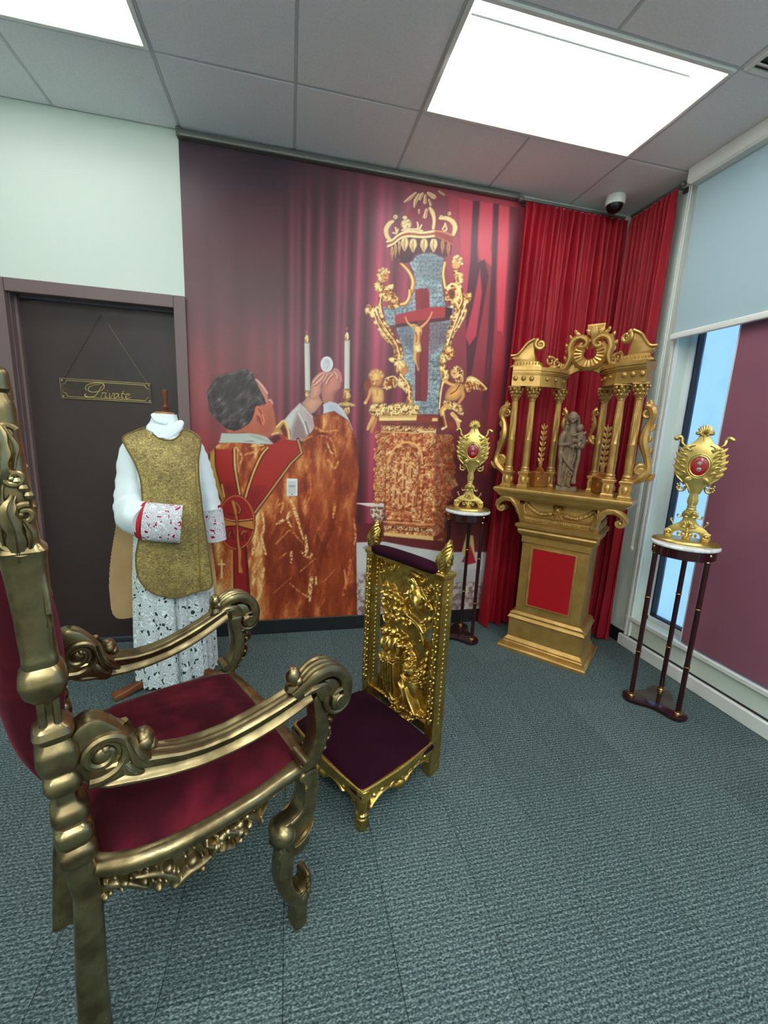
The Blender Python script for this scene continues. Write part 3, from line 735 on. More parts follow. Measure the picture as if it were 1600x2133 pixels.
    m.line([(600, 1610), (625, 1670), (665, 1700), (700, 1712)], [2.6, 4, 5], g1); m.line([(914, 1556), (870, 1640), (815, 1700), (775, 1730)], [2.6, 4, 5.4], g1); m.oval(600, 1606, 10, 10, (230, 150, 130)); m.oval(914, 1550, 14, 14, (224, 120, 120))
    m.oval(690, 1706, 30, 22, g1); m.poly([(690, 1710), (775, 1720), (800, 1760), (780, 1850), (770, 1930), (700, 1940), (700, 1850), (706, 1770)], g1, sm=True, shade=.25); m.oval(745, 1750, 28, 36, (240, 196, 120))
    m.line([(720, 1790), (736, 1840), (728, 1900)], 2.6, g2); m.line([(776, 1790), (770, 1900)], 2.2, g2)
    m.poly([(690, 1930), (780, 1920), (790, 2010), (750, 2040), (720, 2020), (700, 2060)], (236, 204, 130), shade=.3)
    m.line([(716, 2040), (716, 2110), (740, 2170), (750, 2210)], [8, 7, 5, 4], g1); m.line([(750, 2040), (746, 2120), (756, 2200)], [7, 6, 4], g2); m.oval(752, 2226, 12, 20, (214, 140, 96))
    # scroll frame with cherubs
    gf = gold(8, 41, (124, 50, 26), (196, 120, 58), (246, 206, 128), 1.1, .35)
    hi = (250, 224, 150); lo = (122, 52, 28)
    def scroll(P, w):
        m.line(P, [q*1.22 for q in w] if isinstance(w, list) else w*1.2, (132, 62, 32)); m.line(P, w, (206, 136, 70))
        m.line([(x-3, y-4) for x, y in P], [q*.38 for q in w] if isinstance(w, list) else w*.4, hi)
    scroll([(540, 960), (620, 1040), (670, 1120), (690, 1200), (670, 1300)], [5, 7, 8, 9, 8]); scroll([(650, 1290), (645, 1370), (600, 1440), (530, 1456)], [7, 8, 8, 6])
    m.poly([(290, 1310), (400, 1280), (480, 1330), (530, 1410), (520, 1490), (450, 1510), (380, 1500), (400, 1440), (340, 1420), (320, 1500), (330, 1560), (350, 1640), (430, 1740), (470, 1829), (540, 1900), (580, 2040), (560, 2120), (500, 2160), (410, 2130), (420, 2080), (460, 2070), (440, 1960), (330, 1860), (270, 1740), (200, 1600), (130, 1570), (115, 1500), (160, 1450), (230, 1480), (270, 1440)], 0, tex=gf, sm=True)
    for P in ([(250, 1500), (290, 1620), (380, 1760), (480, 1900), (530, 2050)], [(220, 1540), (270, 1680), (350, 1800), (450, 1930)], [(310, 1350), (300, 1450), (320, 1560)]): m.line(P, 3, hi); m.line([(x+14, y+6) for x, y in P], 2.4, lo)
    for x, y in [(150, 1510), (200, 1590), (240, 1670), (290, 1750), (340, 1810), (420, 2110), (320, 1590), (350, 1680)]: m.oval(x, y, 22, 16, hi, rot=.8, soft=3)
    m.oval(330, 1110, 72, 84, 0, tex=gold(4, 43, (130, 60, 30), (200, 130, 66), hi, 1.2)); m.oval(358, 1130, 40, 52, (222, 154, 84), soft=4); m.line([(345, 1110), (372, 1112)], 2, lo); m.line([(350, 1160), (374, 1160)], 2, lo)
    for x, y in [(290, 1050), (330, 1030), (370, 1040), (276, 1100), (300, 1160), (400, 1070)]: m.oval(x, y, 17, 16, (240, 206, 136), soft=3)
    m.poly([(225, 1200), (280, 1180), (340, 1240), (310, 1310), (240, 1290)], 0, tex=gf, sm=True); m.poly([(340, 1250), (430, 1200), (460, 1230), (440, 1290), (360, 1290)], 0, tex=gf, sm=True); m.line([(235, 1210), (280, 1240), (300, 1300)], 2.4, hi); m.line([(450, 1220), (400, 1250), (350, 1280)], 2.4, hi)
    # mirrored side
    scroll([(1070, 960), (1050, 1080), (1060, 1180), (1075, 1260)], [6, 6, 6, 6])
    m.poly([(1110, 1210), (1200, 1180), (1270, 1230), (1300, 1320), (1390, 1310), (1380, 1400), (1340, 1460), (1330, 1560), (1270, 1680), (1180, 1829), (1130, 2000), (1140, 2060), (1060, 2160), (1000, 2160), (1010, 2060), (1060, 1960), (1090, 1800), (1150, 1640), (1180, 1480), (1130, 1440), (1060, 1390), (1080, 1280)], 0, tex=gf, sm=True)
    m.oval(1150, 1330, 40, 62, (120, 54, 30), soft=4); m.line([(1090, 1260), (1160, 1210), (1230, 1270), (1230, 1380), (1180, 1400)], 4, hi)
    for P in ([(1270, 1420), (1220, 1600), (1150, 1780), (1080, 2000)], [(1320, 1440), (1260, 1600), (1180, 1760)], [(1250, 1260), (1270, 1400), (1230, 1500)]): m.line(P, 3, hi); m.line([(x+14, y+4) for x, y in P], 2.4, lo)
    for x, y in [(1360, 1350), (1330, 1420), (1310, 1530), (1280, 1620), (1230, 1720), (1060, 2090), (1150, 1480), (1150, 1600)]: m.oval(x, y, 20, 16, hi, rot=-.8, soft=3)
    m.oval(1210, 950, 62, 84, 0, tex=gold(4, 47, (130, 60, 30), (200, 130, 66), hi, 1.2)); m.oval(1190, 980, 36, 52, (226, 160, 92), soft=4)
    for x, y in [(1180, 900), (1220, 880), (1260, 910), (1270, 970), (1170, 940)]: m.oval(x, y, 16, 15, (246, 214, 146), soft=3)
    m.poly([(1160, 1040), (1230, 1050), (1290, 1100), (1280, 1200), (1200, 1200), (1180, 1120)], 0, tex=gf, sm=True); m.line([(1200, 1090), (1240, 1090), (1250, 1180)], 3, hi)
    # crown canopy
    m.poly([(430, 700), (700, 600), (940, 650), (1160, 720), (1140, 860), (1050, 900), (900, 840), (700, 860), (640, 930), (480, 900), (440, 820)], (84, 36, 44), soft=4)
    m.poly([(560, 880), (700, 840), (690, 930), (620, 960), (520, 960)], (70, 36, 46), soft=4)
    m.poly([(450, 560), (640, 330), (760, 300), (960, 420), (1050, 440), (1120, 580), (940, 560), (700, 570), (560, 580)], (138, 40, 54), soft=8, op=.7)
    for P, w in (([(420, 690), (380, 640), (370, 560), (410, 490), (450, 465)], [6, 8, 9, 8, 5]), ([(1170, 620), (1190, 540), (1160, 470), (1090, 430), (1010, 430)], [6, 9, 9, 8, 5]), ([(930, 550), (940, 450), (920, 360), (890, 310)], [5, 6, 8, 5])): m.line(P, [q*1.25 for q in w], (190, 130, 74)); m.line(P, w, (238, 210, 150))
    band = [(370, 700), (430, 690), (500, 630), (580, 585), (680, 575), (800, 590), (950, 570), (950, 640), (800, 650), (640, 640), (540, 660), (460, 730), (390, 760)]
    m.poly(band, (196, 116, 76)); m.line([(380, 705), (440, 690), (510, 632), (600, 590), (700, 588), (800, 602), (950, 580)], 4, (248, 222, 160)); m.line([(390, 762), (460, 732), (540, 668), (640, 644), (800, 655), (950, 640)], 4.4, (246, 216, 154)); m.line([(380, 730), (450, 710), (530, 650), (640, 615), (800, 628), (950, 610)], 2, (140, 62, 42))
    m.poly([(950, 570), (1060, 590), (1170, 640), (1160, 750), (1060, 690), (950, 640)], (150, 54, 48)); m.line([(950, 580), (1060, 596), (1170, 640)], 3, (214, 130, 86)); m.line([(950, 640), (1060, 690), (1160, 745)], 2.4, (190, 100, 66))
    for i, (x, y) in enumerate([(440, 850), (480, 820), (525, 780), (590, 740), (690, 755), (820, 755), (935, 755), (1040, 770), (1110, 800)]):
        w = 16 if i < 3 else (46 if i < 7 else 24); cc = (238, 208, 142) if i < 7 else (196, 116, 76)
        m.poly([(x-w*.6, y-74), (x+w*.6, y-76), (x+w, y-10), (x+w*.45, y+50), (x, y+82), (x-w*.5, y+50), (x-w, y-6)], cc, sm=True, shade=.2)
        m.line([(x, y-60), (x, y+60)], 1.8, (166, 96, 56)); m.line([(x-w*.5, y-20), (x-w*.2, y+40)], 1.4, (176, 108, 62)); m.oval(x, y-28, 6, 7, (120, 60, 38))
    m.oval(610, 500, 66, 70, 0, tex=gold(4, 51, (170, 106, 60), (222, 180, 118), (246, 222, 164))); m.oval(592, 420, 28, 20, (236, 206, 146)); m.line([(560, 570), (700, 560), (800, 580)], 4, (236, 206, 148))
    for P in ([(450, 600), (490, 610), (510, 560)], [(480, 540), (490, 590)], [(740, 480), (750, 540), (720, 560)], [(790, 510), (770, 550)], [(1070, 490), (1090, 560), (1060, 580)], [(1040, 560), (1075, 500)]): m.line(P, 3.6, (236, 204, 146))
    m.oval(480, 414, 26, 26, (236, 208, 150)); m.oval(476, 416, 9, 9, (150, 70, 66)); m.oval(1122, 374, 20, 22, (238, 212, 156)); m.oval(1120, 374, 7, 9, (120, 60, 70)); m.oval(1026, 410, 22, 18, (226, 190, 136))
    # plume finial under the rail
    m.poly([(620, 0), (760, 10), (870, 60), (860, 110), (760, 110), (660, 60)], (126, 66, 68), soft=6)
    for P, w in (([(720, 130), (650, 190), (590, 235)], [5, 7, 4]), ([(760, 150), (720, 220), (705, 290)], [6, 8, 4]), ([(800, 140), (770, 200)], [6, 6]), ([(835, 160), (830, 240)], [5, 7]), ([(870, 130), (930, 170), (950, 180)], [6, 10, 5]), ([(850, 330), (830, 410)], [6, 8]), ([(880, 210), (900, 270)], [4, 5]), ([(1000, 110), (1060, 150)], [4, 4]), ([(760, 330), (762, 370)], [4, 3])): m.line(P, w, (226, 196, 146)); m.line([(x+6, y+4) for x, y in P], 1.3, (150, 86, 72))
    # lower angels, ledge and foliage
    m.frame(740, 690, 5.333)
    m.poly([(100, 590), (150, 550), (190, 600), (150, 680), (110, 670)], (142, 62, 44), sm=True, soft=3)
    m.poly([(300, 620), (350, 510), (440, 500), (480, 550), (460, 620), (400, 640), (330, 660)], 0, tex=gf, sm=True); m.line([(350, 520), (380, 600)], 2, lo); m.line([(400, 510), (410, 620)], 2, lo); m.line([(440, 520), (440, 610)], 2, lo); m.line([(340, 530), (420, 502), (470, 540)], 2.4, hi)
    m.poly([(430, 330), (540, 320), (580, 400), (590, 450), (540, 500), (620, 600), (640, 720), (640, 830), (560, 860), (570, 720), (540, 660), (470, 600), (480, 500), (450, 440)], 0, tex=gf, sm=True); m.oval(545, 440, 42, 42, (206, 134, 72), soft=4); m.line([(500, 480), (590, 600), (600, 760)], 3, hi); m.line([(450, 350), (520, 340)], 3, hi)
    m.oval(235, 530, 70, 88, (214, 146, 78), shade=.35); m.oval(225, 500, 44, 46, (240, 196, 120), soft=10); [m.oval(235+62*math.cos(q), 500-58*math.sin(q), 20, 18, (238, 200, 126) if i % 2 else (196, 124, 62), soft=5) for i, q in enumerate(np.linspace(-.2, 3.3, 11))]; m.oval(222, 590, 40, 26, (196, 118, 62), soft=12, op=.5); m.line([(190, 555), (205, 560)], 2, lo); m.line([(236, 552), (256, 550)], 2, lo); m.line([(215, 570), (212, 590)], 2, hi); m.line([(204, 612), (236, 610)], 2, lo)
    m.poly([(160, 640), (200, 610), (300, 640), (320, 700), (310, 790), (200, 800), (180, 700)], (222, 162, 92), sm=True, shade=.35); m.line([(170, 660), (150, 730), (110, 800)], [7, 6, 5], (214, 150, 84)); m.oval(115, 795, 18, 16, (236, 190, 120)); m.oval(225, 680, 26, 20, (238, 190, 118), soft=8, op=.8); m.oval(268, 682, 24, 20, (230, 180, 108), soft=8, op=.8); m.oval(245, 745, 40, 34, (232, 182, 110), soft=10, op=.7); m.line([(246, 660), (247, 715)], 2.4, (170, 100, 54), op=.7)
    m.poly([(150, 880), (190, 810), (330, 800), (360, 840), (330, 940), (240, 950), (180, 930)], 0, tex=gold(6, 61, lo, (206, 150, 84), hi), sm=True)
    m.line([(200, 960), (160, 1040), (140, 1090)], [8, 7, 5], (226, 170, 96)); m.line([(230, 980), (200, 1060), (180, 1120)], [7, 7, 5], (200, 136, 74))
    m.poly([(330, 840), (420, 800), (520, 790), (620, 820), (710, 820), (720, 930), (330, 940)], 0, tex=gold(5, 62, (126, 58, 30), (206, 146, 80), (248, 214, 140), 1.2))
    for x, y in [(390, 860), (470, 840), (540, 870), (600, 850), (680, 850), (430, 910), (640, 900)]:
        m.line([(x-26, y+26), (x-14, y-14), (x+18, y-16), (x+16, y+14), (x, y+8)], 2.8, hi); m.line([(x-10, y+20), (x+20, y+24)], 2, lo)
    m.poly([(260, 940), (690, 930), (690, 960), (270, 964)], (222, 170, 100)); m.poly([(265, 962), (682, 958), (682, 992), (268, 996)], (246, 214, 140)); m.poly([(690, 930), (920, 950), (940, 1010), (690, 990)], (146, 60, 40)); m.poly([(860, 965), (920, 965), (920, 1000), (850, 1004)], (240, 204, 128))
    m.poly([(250, 998), (900, 1000), (900, 1020), (280, 1022)], (140, 64, 40))
    # angel on the other side
    m.poly([(1210, 590), (1250, 510), (1310, 500), (1400, 560), (1470, 640), (1420, 666), (1330, 650), (1250, 680)], 0, tex=gf, sm=True); m.line([(1240, 560), (1300, 520), (1390, 570), (1460, 640)], 3, hi)
    for q in range(5): m.line([(1250+34*q, 560+12*q), (1270+36*q, 640+4*q)], 2, lo)
    m.poly([(980, 180), (1050, 160), (1110, 200), (1100, 280), (1040, 330), (990, 290)], 0, tex=gf, sm=True); m.poly([(930, 400), (1000, 370), (1040, 440), (1040, 560), (960, 640), (940, 900), (920, 900), (930, 700), (960, 560)], 0, tex=gf, sm=True); m.line([(960, 400), (1000, 480), (960, 640), (935, 860)], 3, hi)
    m.poly([(1060, 430), (1130, 380), (1200, 440), (1200, 560), (1140, 580), (1080, 520)], 0, tex=gold(5, 66, lo, (200, 132, 70), hi), sm=True); m.oval(1105, 470, 34, 50, (232, 180, 108), soft=4); m.line([(1090, 470), (1110, 470)], 2, lo)
    m.poly([(1020, 660), (1100, 580), (1210, 600), (1190, 700), (1120, 770), (1000, 760)], (224, 160, 90), sm=True, shade=.35); m.line([(1180, 640), (1200, 720), (1150, 800)], [8, 7, 5], (212, 146, 82)); m.line([(990, 540), (1040, 580), (1100, 600)], [6, 6, 5], (230, 176, 104)); m.line([(1060, 700), (1120, 660), (1160, 600)], 2.2, lo)
    m.poly([(980, 770), (1110, 790), (1200, 840), (1210, 910), (1180, 940), (1100, 890), (1000, 850)], 0, tex=gold(6, 67, lo, (216, 160, 90), hi), sm=True)
    m.line([(1020, 830), (970, 880), (980, 960), (1010, 1060)], [11, 11, 8, 5], (226, 166, 92)); m.line([(1000, 860), (972, 890), (986, 960)], 3, hi); m.line([(1010, 1060), (970, 1086)], 5, hi); m.line([(1080, 920), (1130, 980), (1150, 1060), (1140, 1090)], [9, 9, 6, 4], (236, 186, 112)); m.line([(1130, 980), (1170, 1000)], 5, hi)
    m.poly([(920, 960), (980, 940), (1000, 1060), (930, 1060)], (104, 38, 30), soft=5); m.poly([(1030, 1010), (1100, 1010), (1110, 1090), (1030, 1090)], (150, 62, 40), soft=5, op=.8)
    # candles
    m.frame(560, 680, 7.273)
    for x0, x1, yt, yb, dx in ((541, 616, 250, 970, 12), (1150, 1226, 210, 950, -4)):
        m.poly([(x0, yt), (x1, yt), (x1+dx, yb), (x0+dx, yb)], (206, 204, 190)); m.poly([(x0+44, yt), (x1, yt), (x1+dx, yb), (x0+50+dx, yb)], (176, 172, 160), soft=4, op=.6)
        c = (x0+x1)/2; m.poly([(c-34, yt-60), (c-8, yt-120), (c+14, yt-110), (c+24, yt-60), (c+14, yt-10), (c-20, yt-8)], (236, 216, 150), sm=True); m.line([(c-20, yt-50), (c-10, yt-16)], 2, (150, 104, 60)); m.oval(c-6, yt-170, 12, 20, (224, 84, 90), soft=3); m.line([(c-26, yt+2), (c+28, yt+2)], 1.6, (150, 120, 84))
    m.poly([(1125, 950), (1245, 950), (1225, 1000), (1250, 1060), (1225, 1120), (1200, 1140), (1300, 1180), (1325, 1210), (1230, 1220), (1050, 1200), (1040, 1170), (1150, 1140), (1120, 1080), (1135, 1000)], 0, tex=gold(8, 71, (150, 84, 44), (206, 146, 82), (240, 208, 140), 1, .3)); m.poly([(1110, 1220), (1230, 1220), (1240, 1320), (1200, 1360), (1150, 1320)], 0, tex=gold(6, 72, (128, 62, 44), (178, 108, 66), (220, 170, 110)))
    m.poly([(545, 970), (630, 970), (620, 1040), (560, 1100)], 0, tex=gold(6, 73, (130, 74, 44), (196, 144, 90), (236, 204, 140)))
    # raised forearms, hands and host
    sk = (206, 140, 122)
    m.poly([(500, 1160), (640, 1020), (760, 1060), (820, 1150), (700, 1300), (640, 1330), (560, 1260)], (202, 146, 118), shade=.2); m.poly([(620, 1060), (640, 900), (670, 800), (770, 700), (860, 690), (860, 780), (800, 900), (790, 1000), (720, 1100), (640, 1100)], sk, sm=True, shade=.2)
    m.poly([(800, 940), (830, 830), (880, 720), (1000, 690), (1080, 720), (1100, 800), (1090, 930), (1000, 1050), (980, 1150), (840, 1170), (800, 1040)], (198, 124, 110), sm=True, shade=.2); m.poly([(980, 640), (1040, 640), (1100, 720), (1110, 840), (1060, 810), (1030, 720), (980, 690)], (200, 120, 116), sm=True)
    for P in ([(680, 860), (760, 770), (830, 720)], [(700, 900), (800, 820), (850, 740)], [(880, 880), (920, 800), (980, 740)], [(840, 840), (900, 740)], [(1050, 800), (1040, 740), (1000, 700)]): m.line(P, 3.4, (150, 86, 78)); m.line([(x-10, y-10) for x, y in P], 2.6, (232, 172, 156))
    m.poly([(860, 1000), (1000, 1010), (1010, 1140), (870, 1150)], (176, 98, 88), soft=9, op=.4); m.poly([(990, 1000), (1100, 930), (1110, 1050), (1040, 1170), (980, 1150)], (136, 66, 76), soft=8, op=.7)
    m.oval(880, 575, 94, 120, (228, 226, 222)); m.oval(882, 580, 72, 98, (206, 206, 206), soft=4); m.line([(850, 520), (900, 510), (910, 580), (870, 640)], 2, (180, 178, 184)); m.oval(880, 545, 14, 18, (184, 184, 190), soft=3)
    m.poly([(820, 680), (880, 690), (940, 690), (980, 650), (970, 720), (840, 730)], (206, 140, 130), soft=4)
    m.poly([(230, 1430), (340, 1290), (480, 1160), (540, 1220), (620, 1320), (700, 1390), (790, 1490), (700, 1620), (650, 1760), (520, 1740), (330, 1720), (330, 1580)], (188, 176, 172)); m.poly([(240, 1420), (470, 1170), (450, 1330), (380, 1480), (340, 1580)], (206, 204, 200), soft=6); m.poly([(430, 1300), (540, 1480), (600, 1720), (340, 1720), (350, 1560)], (138, 104, 104), soft=12, op=.75); m.line([(450, 1310), (540, 1490), (580, 1620)], 3, (222, 214, 208)); m.line([(560, 1450), (610, 1640), (600, 1730)], 3, (130, 100, 100)); m.poly([(540, 1260), (690, 1380), (770, 1490), (660, 1560), (560, 1400)], (182, 148, 152), soft=6, op=.7)
    for t in np.linspace(0, 1, 16): m.oval(520+250*t, 1220+250*t**.9, 9, 8, (214, 200, 196))
    m.poly([(830, 1180), (920, 1140), (1020, 1160), (1120, 1250), (1210, 1400), (1270, 1560), (1275, 1640), (1180, 1500), (1100, 1420), (960, 1420), (910, 1540), (860, 1400), (830, 1290)], (198, 200, 206)); m.poly([(900, 1180), (1000, 1180), (1110, 1300), (1180, 1440), (1100, 1400), (940, 1380)], (172, 172, 184), soft=8, op=.6)
    for t in np.linspace(0, 1, 12): m.oval(834+8*math.sin(t*5), 1190+200*t, 10, 9, (206, 208, 210))
    # vestment
    m.frame(420, 920, 4.706)
    def brocade(u, v):
        n = fbm(u/13, v/44, 4, 81); r = fbm((u+v*.35)/8, (v-u*.3)/30, 3, 85); f = fbm(u/3., v/3., 2, 87)
        lowd = np.clip((v-1040)/60, 0, 1)*np.clip((u-548)/30, 0, 1)*np.clip((745-u)/40, 0, 1); left = np.clip((552-u)/14, 0, 1)*np.clip((v-1040)/40, 0, 1)
        t = np.clip((n-.5)*1.15+.43+np.clip(r-.58, 0, 1)*1.1+(f-.5)*.2-lowd*.2+left*.26, 0, 1)
        t = t-.1*np.clip((u-715)/25, 0, 1)
        return ramp(t, [(0, (116, 42, 20)), (.3, (150, 62, 30)), (.52, (186, 96, 48)), (.74, (214, 140, 78)), (1, (244, 208, 140))])
    body = [(70, 200), (80, 100), (170, 20), (300, -10), (620, 20), (980, 10), (1000, -20), (1060, -70), (1110, -140), (1090, -250), (1300, -300), (1440, -210), (1520, 0), (1545, 300), (1520, 560), (1518, 980), (1520, 1330), (1525, 1716), (1000, 1735), (300, 1765), (140, 1700), (110, 970), (160, 660), (100, 330)]
    m.poly([(150, 650), (60, 330), (10, 100), (-40, 60), (-60, 700), (100, 980), (170, 1000)], (150, 44, 46), soft=6, op=.0)
    m.poly(body, 0, tex=brocade, edge=.3)
    m.poly([(1180, 220), (1330, 400), (1290, 700), (1150, 820), (1040, 640), (1080, 380)], (166, 72, 34), op=.55, soft=24); m.poly([(1390, 120), (1500, 60), (1520, 400), (1400, 760), (1300, 1000), (1200, 1300), (1200, 1700), (1400, 1700), (1460, 1000), (1520, 560)], (150, 62, 30), op=.55, soft=20); m.poly([(620, 760), (840, 900), (1000, 1040), (990, 1500), (700, 1690), (640, 1500)], (118, 42, 22), op=.5, soft=30)
    hg = (240, 206, 136); dg = (106, 40, 22)
    for P, w, c in (([(870, 570), (920, 690), (970, 860), (1000, 960)], [4, 6, 4, 2], hg), ([(860, 690), (840, 760), (880, 830)], 4, hg), ([(870, 720), (780, 780), (730, 810)], [4, 5, 2], hg), ([(730, 1000), (800, 930), (870, 870), (960, 960), (1040, 1040)], 2.6, (206, 130, 70)), ([(770, 1140), (830, 1090)], 2.4, (220, 160, 90)), ([(970, 1270), (1050, 1200), (1110, 1150)], 2.6, (206, 130, 74)), ([(700, 1490), (880, 1330)], 2, (190, 104, 56)), ([(870, 1390), (960, 1470), (1040, 1520)], 2.6, (226, 150, 86)), ([(880, 1080), (880, 1180)], 4, hg), ([(1080, 1340), (1065, 1460), (1060, 1560)], [6, 7, 3], hg), ([(1120, 1330), (1125, 1400)], 4, hg), ([(1020, 920), (1030, 1060), (1000, 1110)], [3, 6, 4], hg), ([(980, 1080), (1060, 1140), (1080, 1100)], 4, hg), ([(1300, 1260), (1200, 1370)], 2.4, (206, 130, 70)), ([(1310, 620), (1290, 740)], [5, 4], (226, 150, 70)), ([(1060, 330), (1070, 480), (1040, 600)], 3, (220, 120, 66)), ([(600, 700), (610, 860), (590, 940), (630, 1100)], 4, hg), ([(540, 800), (520, 950), (500, 1100)], 5, hg), ([(520, 1280), (590, 1150)], 2.6, hg), ([(610, 1240), (600, 1340)], 4, hg), ([(570, 1370), (580, 1480), (520, 1600), (520, 1720)], 4.4, hg), ([(1490, 760), (1510, 900), (1500, 1000)], 4, (224, 160, 90)), ([(1460, 1160), (1440, 1300), (1390, 1500)], 5, (206, 120, 66)), ([(1400, 1260), (1420, 1400)], 3, (224, 150, 84)), ([(1200, 30), (1290, 110), (1310, 160)], [5, 6, 3], dg), ([(1230, 10), (1260, 90), (1290, 120)], 3, (236, 186, 116)), ([(1240, 180), (1300, 260), (1340, 200)], 3.4, (226, 160, 90)), ([(420, 130), (520, 100), (640, 60)], 4, (226, 160, 84)), ([(340, 60), (400, 150), (380, 220)], 3.6, (236, 190, 110)), ([(480, 40), (600, 30)], 4, hg), ([(1150, 900), (1180, 960)], 4, (176, 84, 44)), ([(760, 620), (800, 600), (780, 690)], 4, (220, 160, 80)), ([(1000, -10), (1100, -60), (1250, -40), (1300, 60), (1320, 160)], 3, (224, 140, 74)), ([(1110, -140), (1200, -100), (1330, -110)], 4, (224, 150, 80)), ([(1100, -60), (1190, -80), (1260, -60)], 4.4, dg)): m.line(P, [q*1.25 for q in w] if isinstance(w, list) else w*1.25, c, op=.9, soft=2., brk=3.2)
    # orphrey: red bands with gold and dark edging
    red = (170, 44, 38); redd = (132, 30, 30); ge = (220, 178, 100); de = (70, 26, 22)
    m.poly([(75, 180), (90, 110), (150, 60), (135, 130), (140, 240), (180, 400), (235, 540), (190, 580), (130, 420), (85, 290)], (188, 146, 66), shade=.2)
    m.poly([(130, 70), (305, 75), (310, 240), (340, 420), (370, 560), (240, 570), (190, 420), (140, 250)], red); m.poly([(190, 400), (340, 400), (366, 556), (240, 560)], redd, soft=20, op=.7)
    m.line([(135, 60), (140, 240), (180, 400), (230, 540)], 2, de); m.line([(306, 70), (312, 240), (342, 420), (370, 560)], 2.4, de); m.line([(322, 70), (328, 240), (356, 410), (384, 550)], 3.4, ge); m.line([(338, 70), (346, 250), (372, 420), (392, 540)], 1.6, de); m.line([(80, 120), (78, 230), (130, 420), (196, 580)], 2, de); m.line([(200, 420), (226, 540)], 3, ge)
    m.poly([(650, 60), (730, -10), (940, -10), (960, 90), (880, 170), (760, 340), (640, 520), (510, 690), (430, 600), (480, 420), (560, 240), (620, 120)], red); m.poly([(470, 470), (620, 440), (560, 640), (500, 690), (430, 600)], redd, soft=24, op=.8)
    m.line([(650, 60), (590, 130), (520, 280), (460, 450), (420, 590)], 3.2, ge); m.line([(660, 70), (604, 140), (536, 280), (474, 460), (440, 590)], 1.8, de); m.line([(636, 55), (572, 130), (500, 280), (440, 450), (404, 590)], 1.8, de)
    for dx, w, c in ((0, 7.5, de), (-4, 2.6, (206, 160, 96)), (7, 1.6, (190, 130, 76))): m.line([(945+dx, -20), (985+dx, 110), (880+dx, 210), (740+dx, 400), (610+dx, 580), (505+dx, 720)], w, c, sm=False)
    for x in (280, 300, 255, 330, 500, 520, 545, 480): m.line([(x, 440), (x+18, 540)], 1.4, (118, 24, 26), op=.7)
    m.poly([(310, 1010), (440, 1020), (470, 1400), (490, 1745), (330, 1760), (315, 1450)], (156, 34, 34)); m.line([(312, 1030), (320, 1750)], 2, de); m.line([(300, 1020), (308, 1740)], 3, ge, op=.7); m.line([(440, 1030), (466, 1400), (490, 1745)], 2.4, de); m.line([(425, 1040), (450, 1400), (474, 1745)], 1.6, de)
    # medallion with its monogram and letters
    m.oval(340, 790, 178, 262, (158, 36, 36), rot=-.06); P = [(340+178*math.cos(t), 790+262*math.sin(t)) for t in np.linspace(0, 2*PI, 40)]; m.line(P, 4, (196, 110, 62)); m.line([(340+186*math.cos(t), 790+270*math.sin(t)) for t in np.linspace(0, 2*PI, 40)], 1.6, (110, 40, 26))
    gd = (204, 130, 62)
    m.poly([(190, 750), (260, 772), (330, 790), (420, 780), (500, 765), (512, 860), (430, 840), (350, 820), (280, 820), (205, 832)], gd); m.line([(190, 748), (260, 768), (330, 782), (420, 776), (500, 766)], 2.6, (60, 24, 20)); m.line([(200, 742), (300, 772), (420, 768), (500, 756)], 1.6, (226, 190, 130)); m.line([(200, 838), (340, 826), (430, 846), (508, 866)], 2.2, (70, 26, 22))
    m.poly([(285, 575), (330, 580), (350, 700), (358, 830), (372, 1000), (392, 1060), (385, 1200), (408, 1285), (362, 1285), (358, 1100), (346, 1000), (340, 800)], gd); m.line([(285, 575), (318, 690), (340, 800), (344, 1000), (356, 1110), (360, 1284)], 1.8, (92, 34, 24)); m.line([(330, 580), (352, 700), (362, 830), (378, 1000), (394, 1060)], 1.6, (92, 34, 24)); m.line([(345, 990), (354, 1060)], 2.4, (110, 44, 28))
    m.line([(330, 585), (370, 620), (390, 670), (372, 710), (350, 715)], 3.2, (92, 36, 24)); m.line([(335, 592), (366, 626), (382, 668), (368, 702)], 1.6, (214, 150, 84)); m.line([(260, 700), (290, 715), (320, 716)], 3, (92, 36, 24))
    m.line([(262, 945), (276, 870), (298, 872), (318, 945)], 3., (96, 36, 24), sm=False); m.line([(270, 915), (306, 915)], 2.4, (96, 36, 24)); m.line([(255, 948), (275, 948)], 2.4, (96, 36, 24)); m.line([(308, 948), (325, 948)], 2.4, (96, 36, 24)); m.line([(268, 938), (282, 876)], 1.2, (214, 150, 84))
    m.line([(388, 965), (405, 960), (396, 915), (410, 884), (436, 888), (444, 925), (440, 960), (458, 965)], 3., (96, 36, 24)); m.line([(394, 905), (412, 878), (438, 884)], 1.4, (224, 170, 100))
    m.line([(160, 1080), (190, 1040), (225, 1080)], 1.6, (206, 150, 90)); m.line([(168, 1200), (225, 1200)], 4, hg); m.line([(196, 1160), (200, 1330)], 4, hg); m.line([(150, 1100), (225, 1100)], 1.4, (200, 140, 80))
    m.line([(190, 1440), (192, 1520)], 7, (226, 180, 110))
    # head, hair, ear, collar
    m.frame(410, 740, 6.957)
    m.poly([(420, 1080), (560, 1080), (760, 980), (830, 760), (900, 720), (1000, 720), (1030, 640), (1075, 650), (1105, 690), (1100, 740), (1125, 850), (1145, 1000), (1150, 1050), (1080, 1130), (1050, 1190), (900, 1170), (700, 1120), (460, 1130)], (190, 102, 78)); m.poly([(850, 340), (900, 380), (960, 450), (1025, 545), (1030, 640), (1010, 730), (930, 640), (880, 480)], (196, 122, 108))
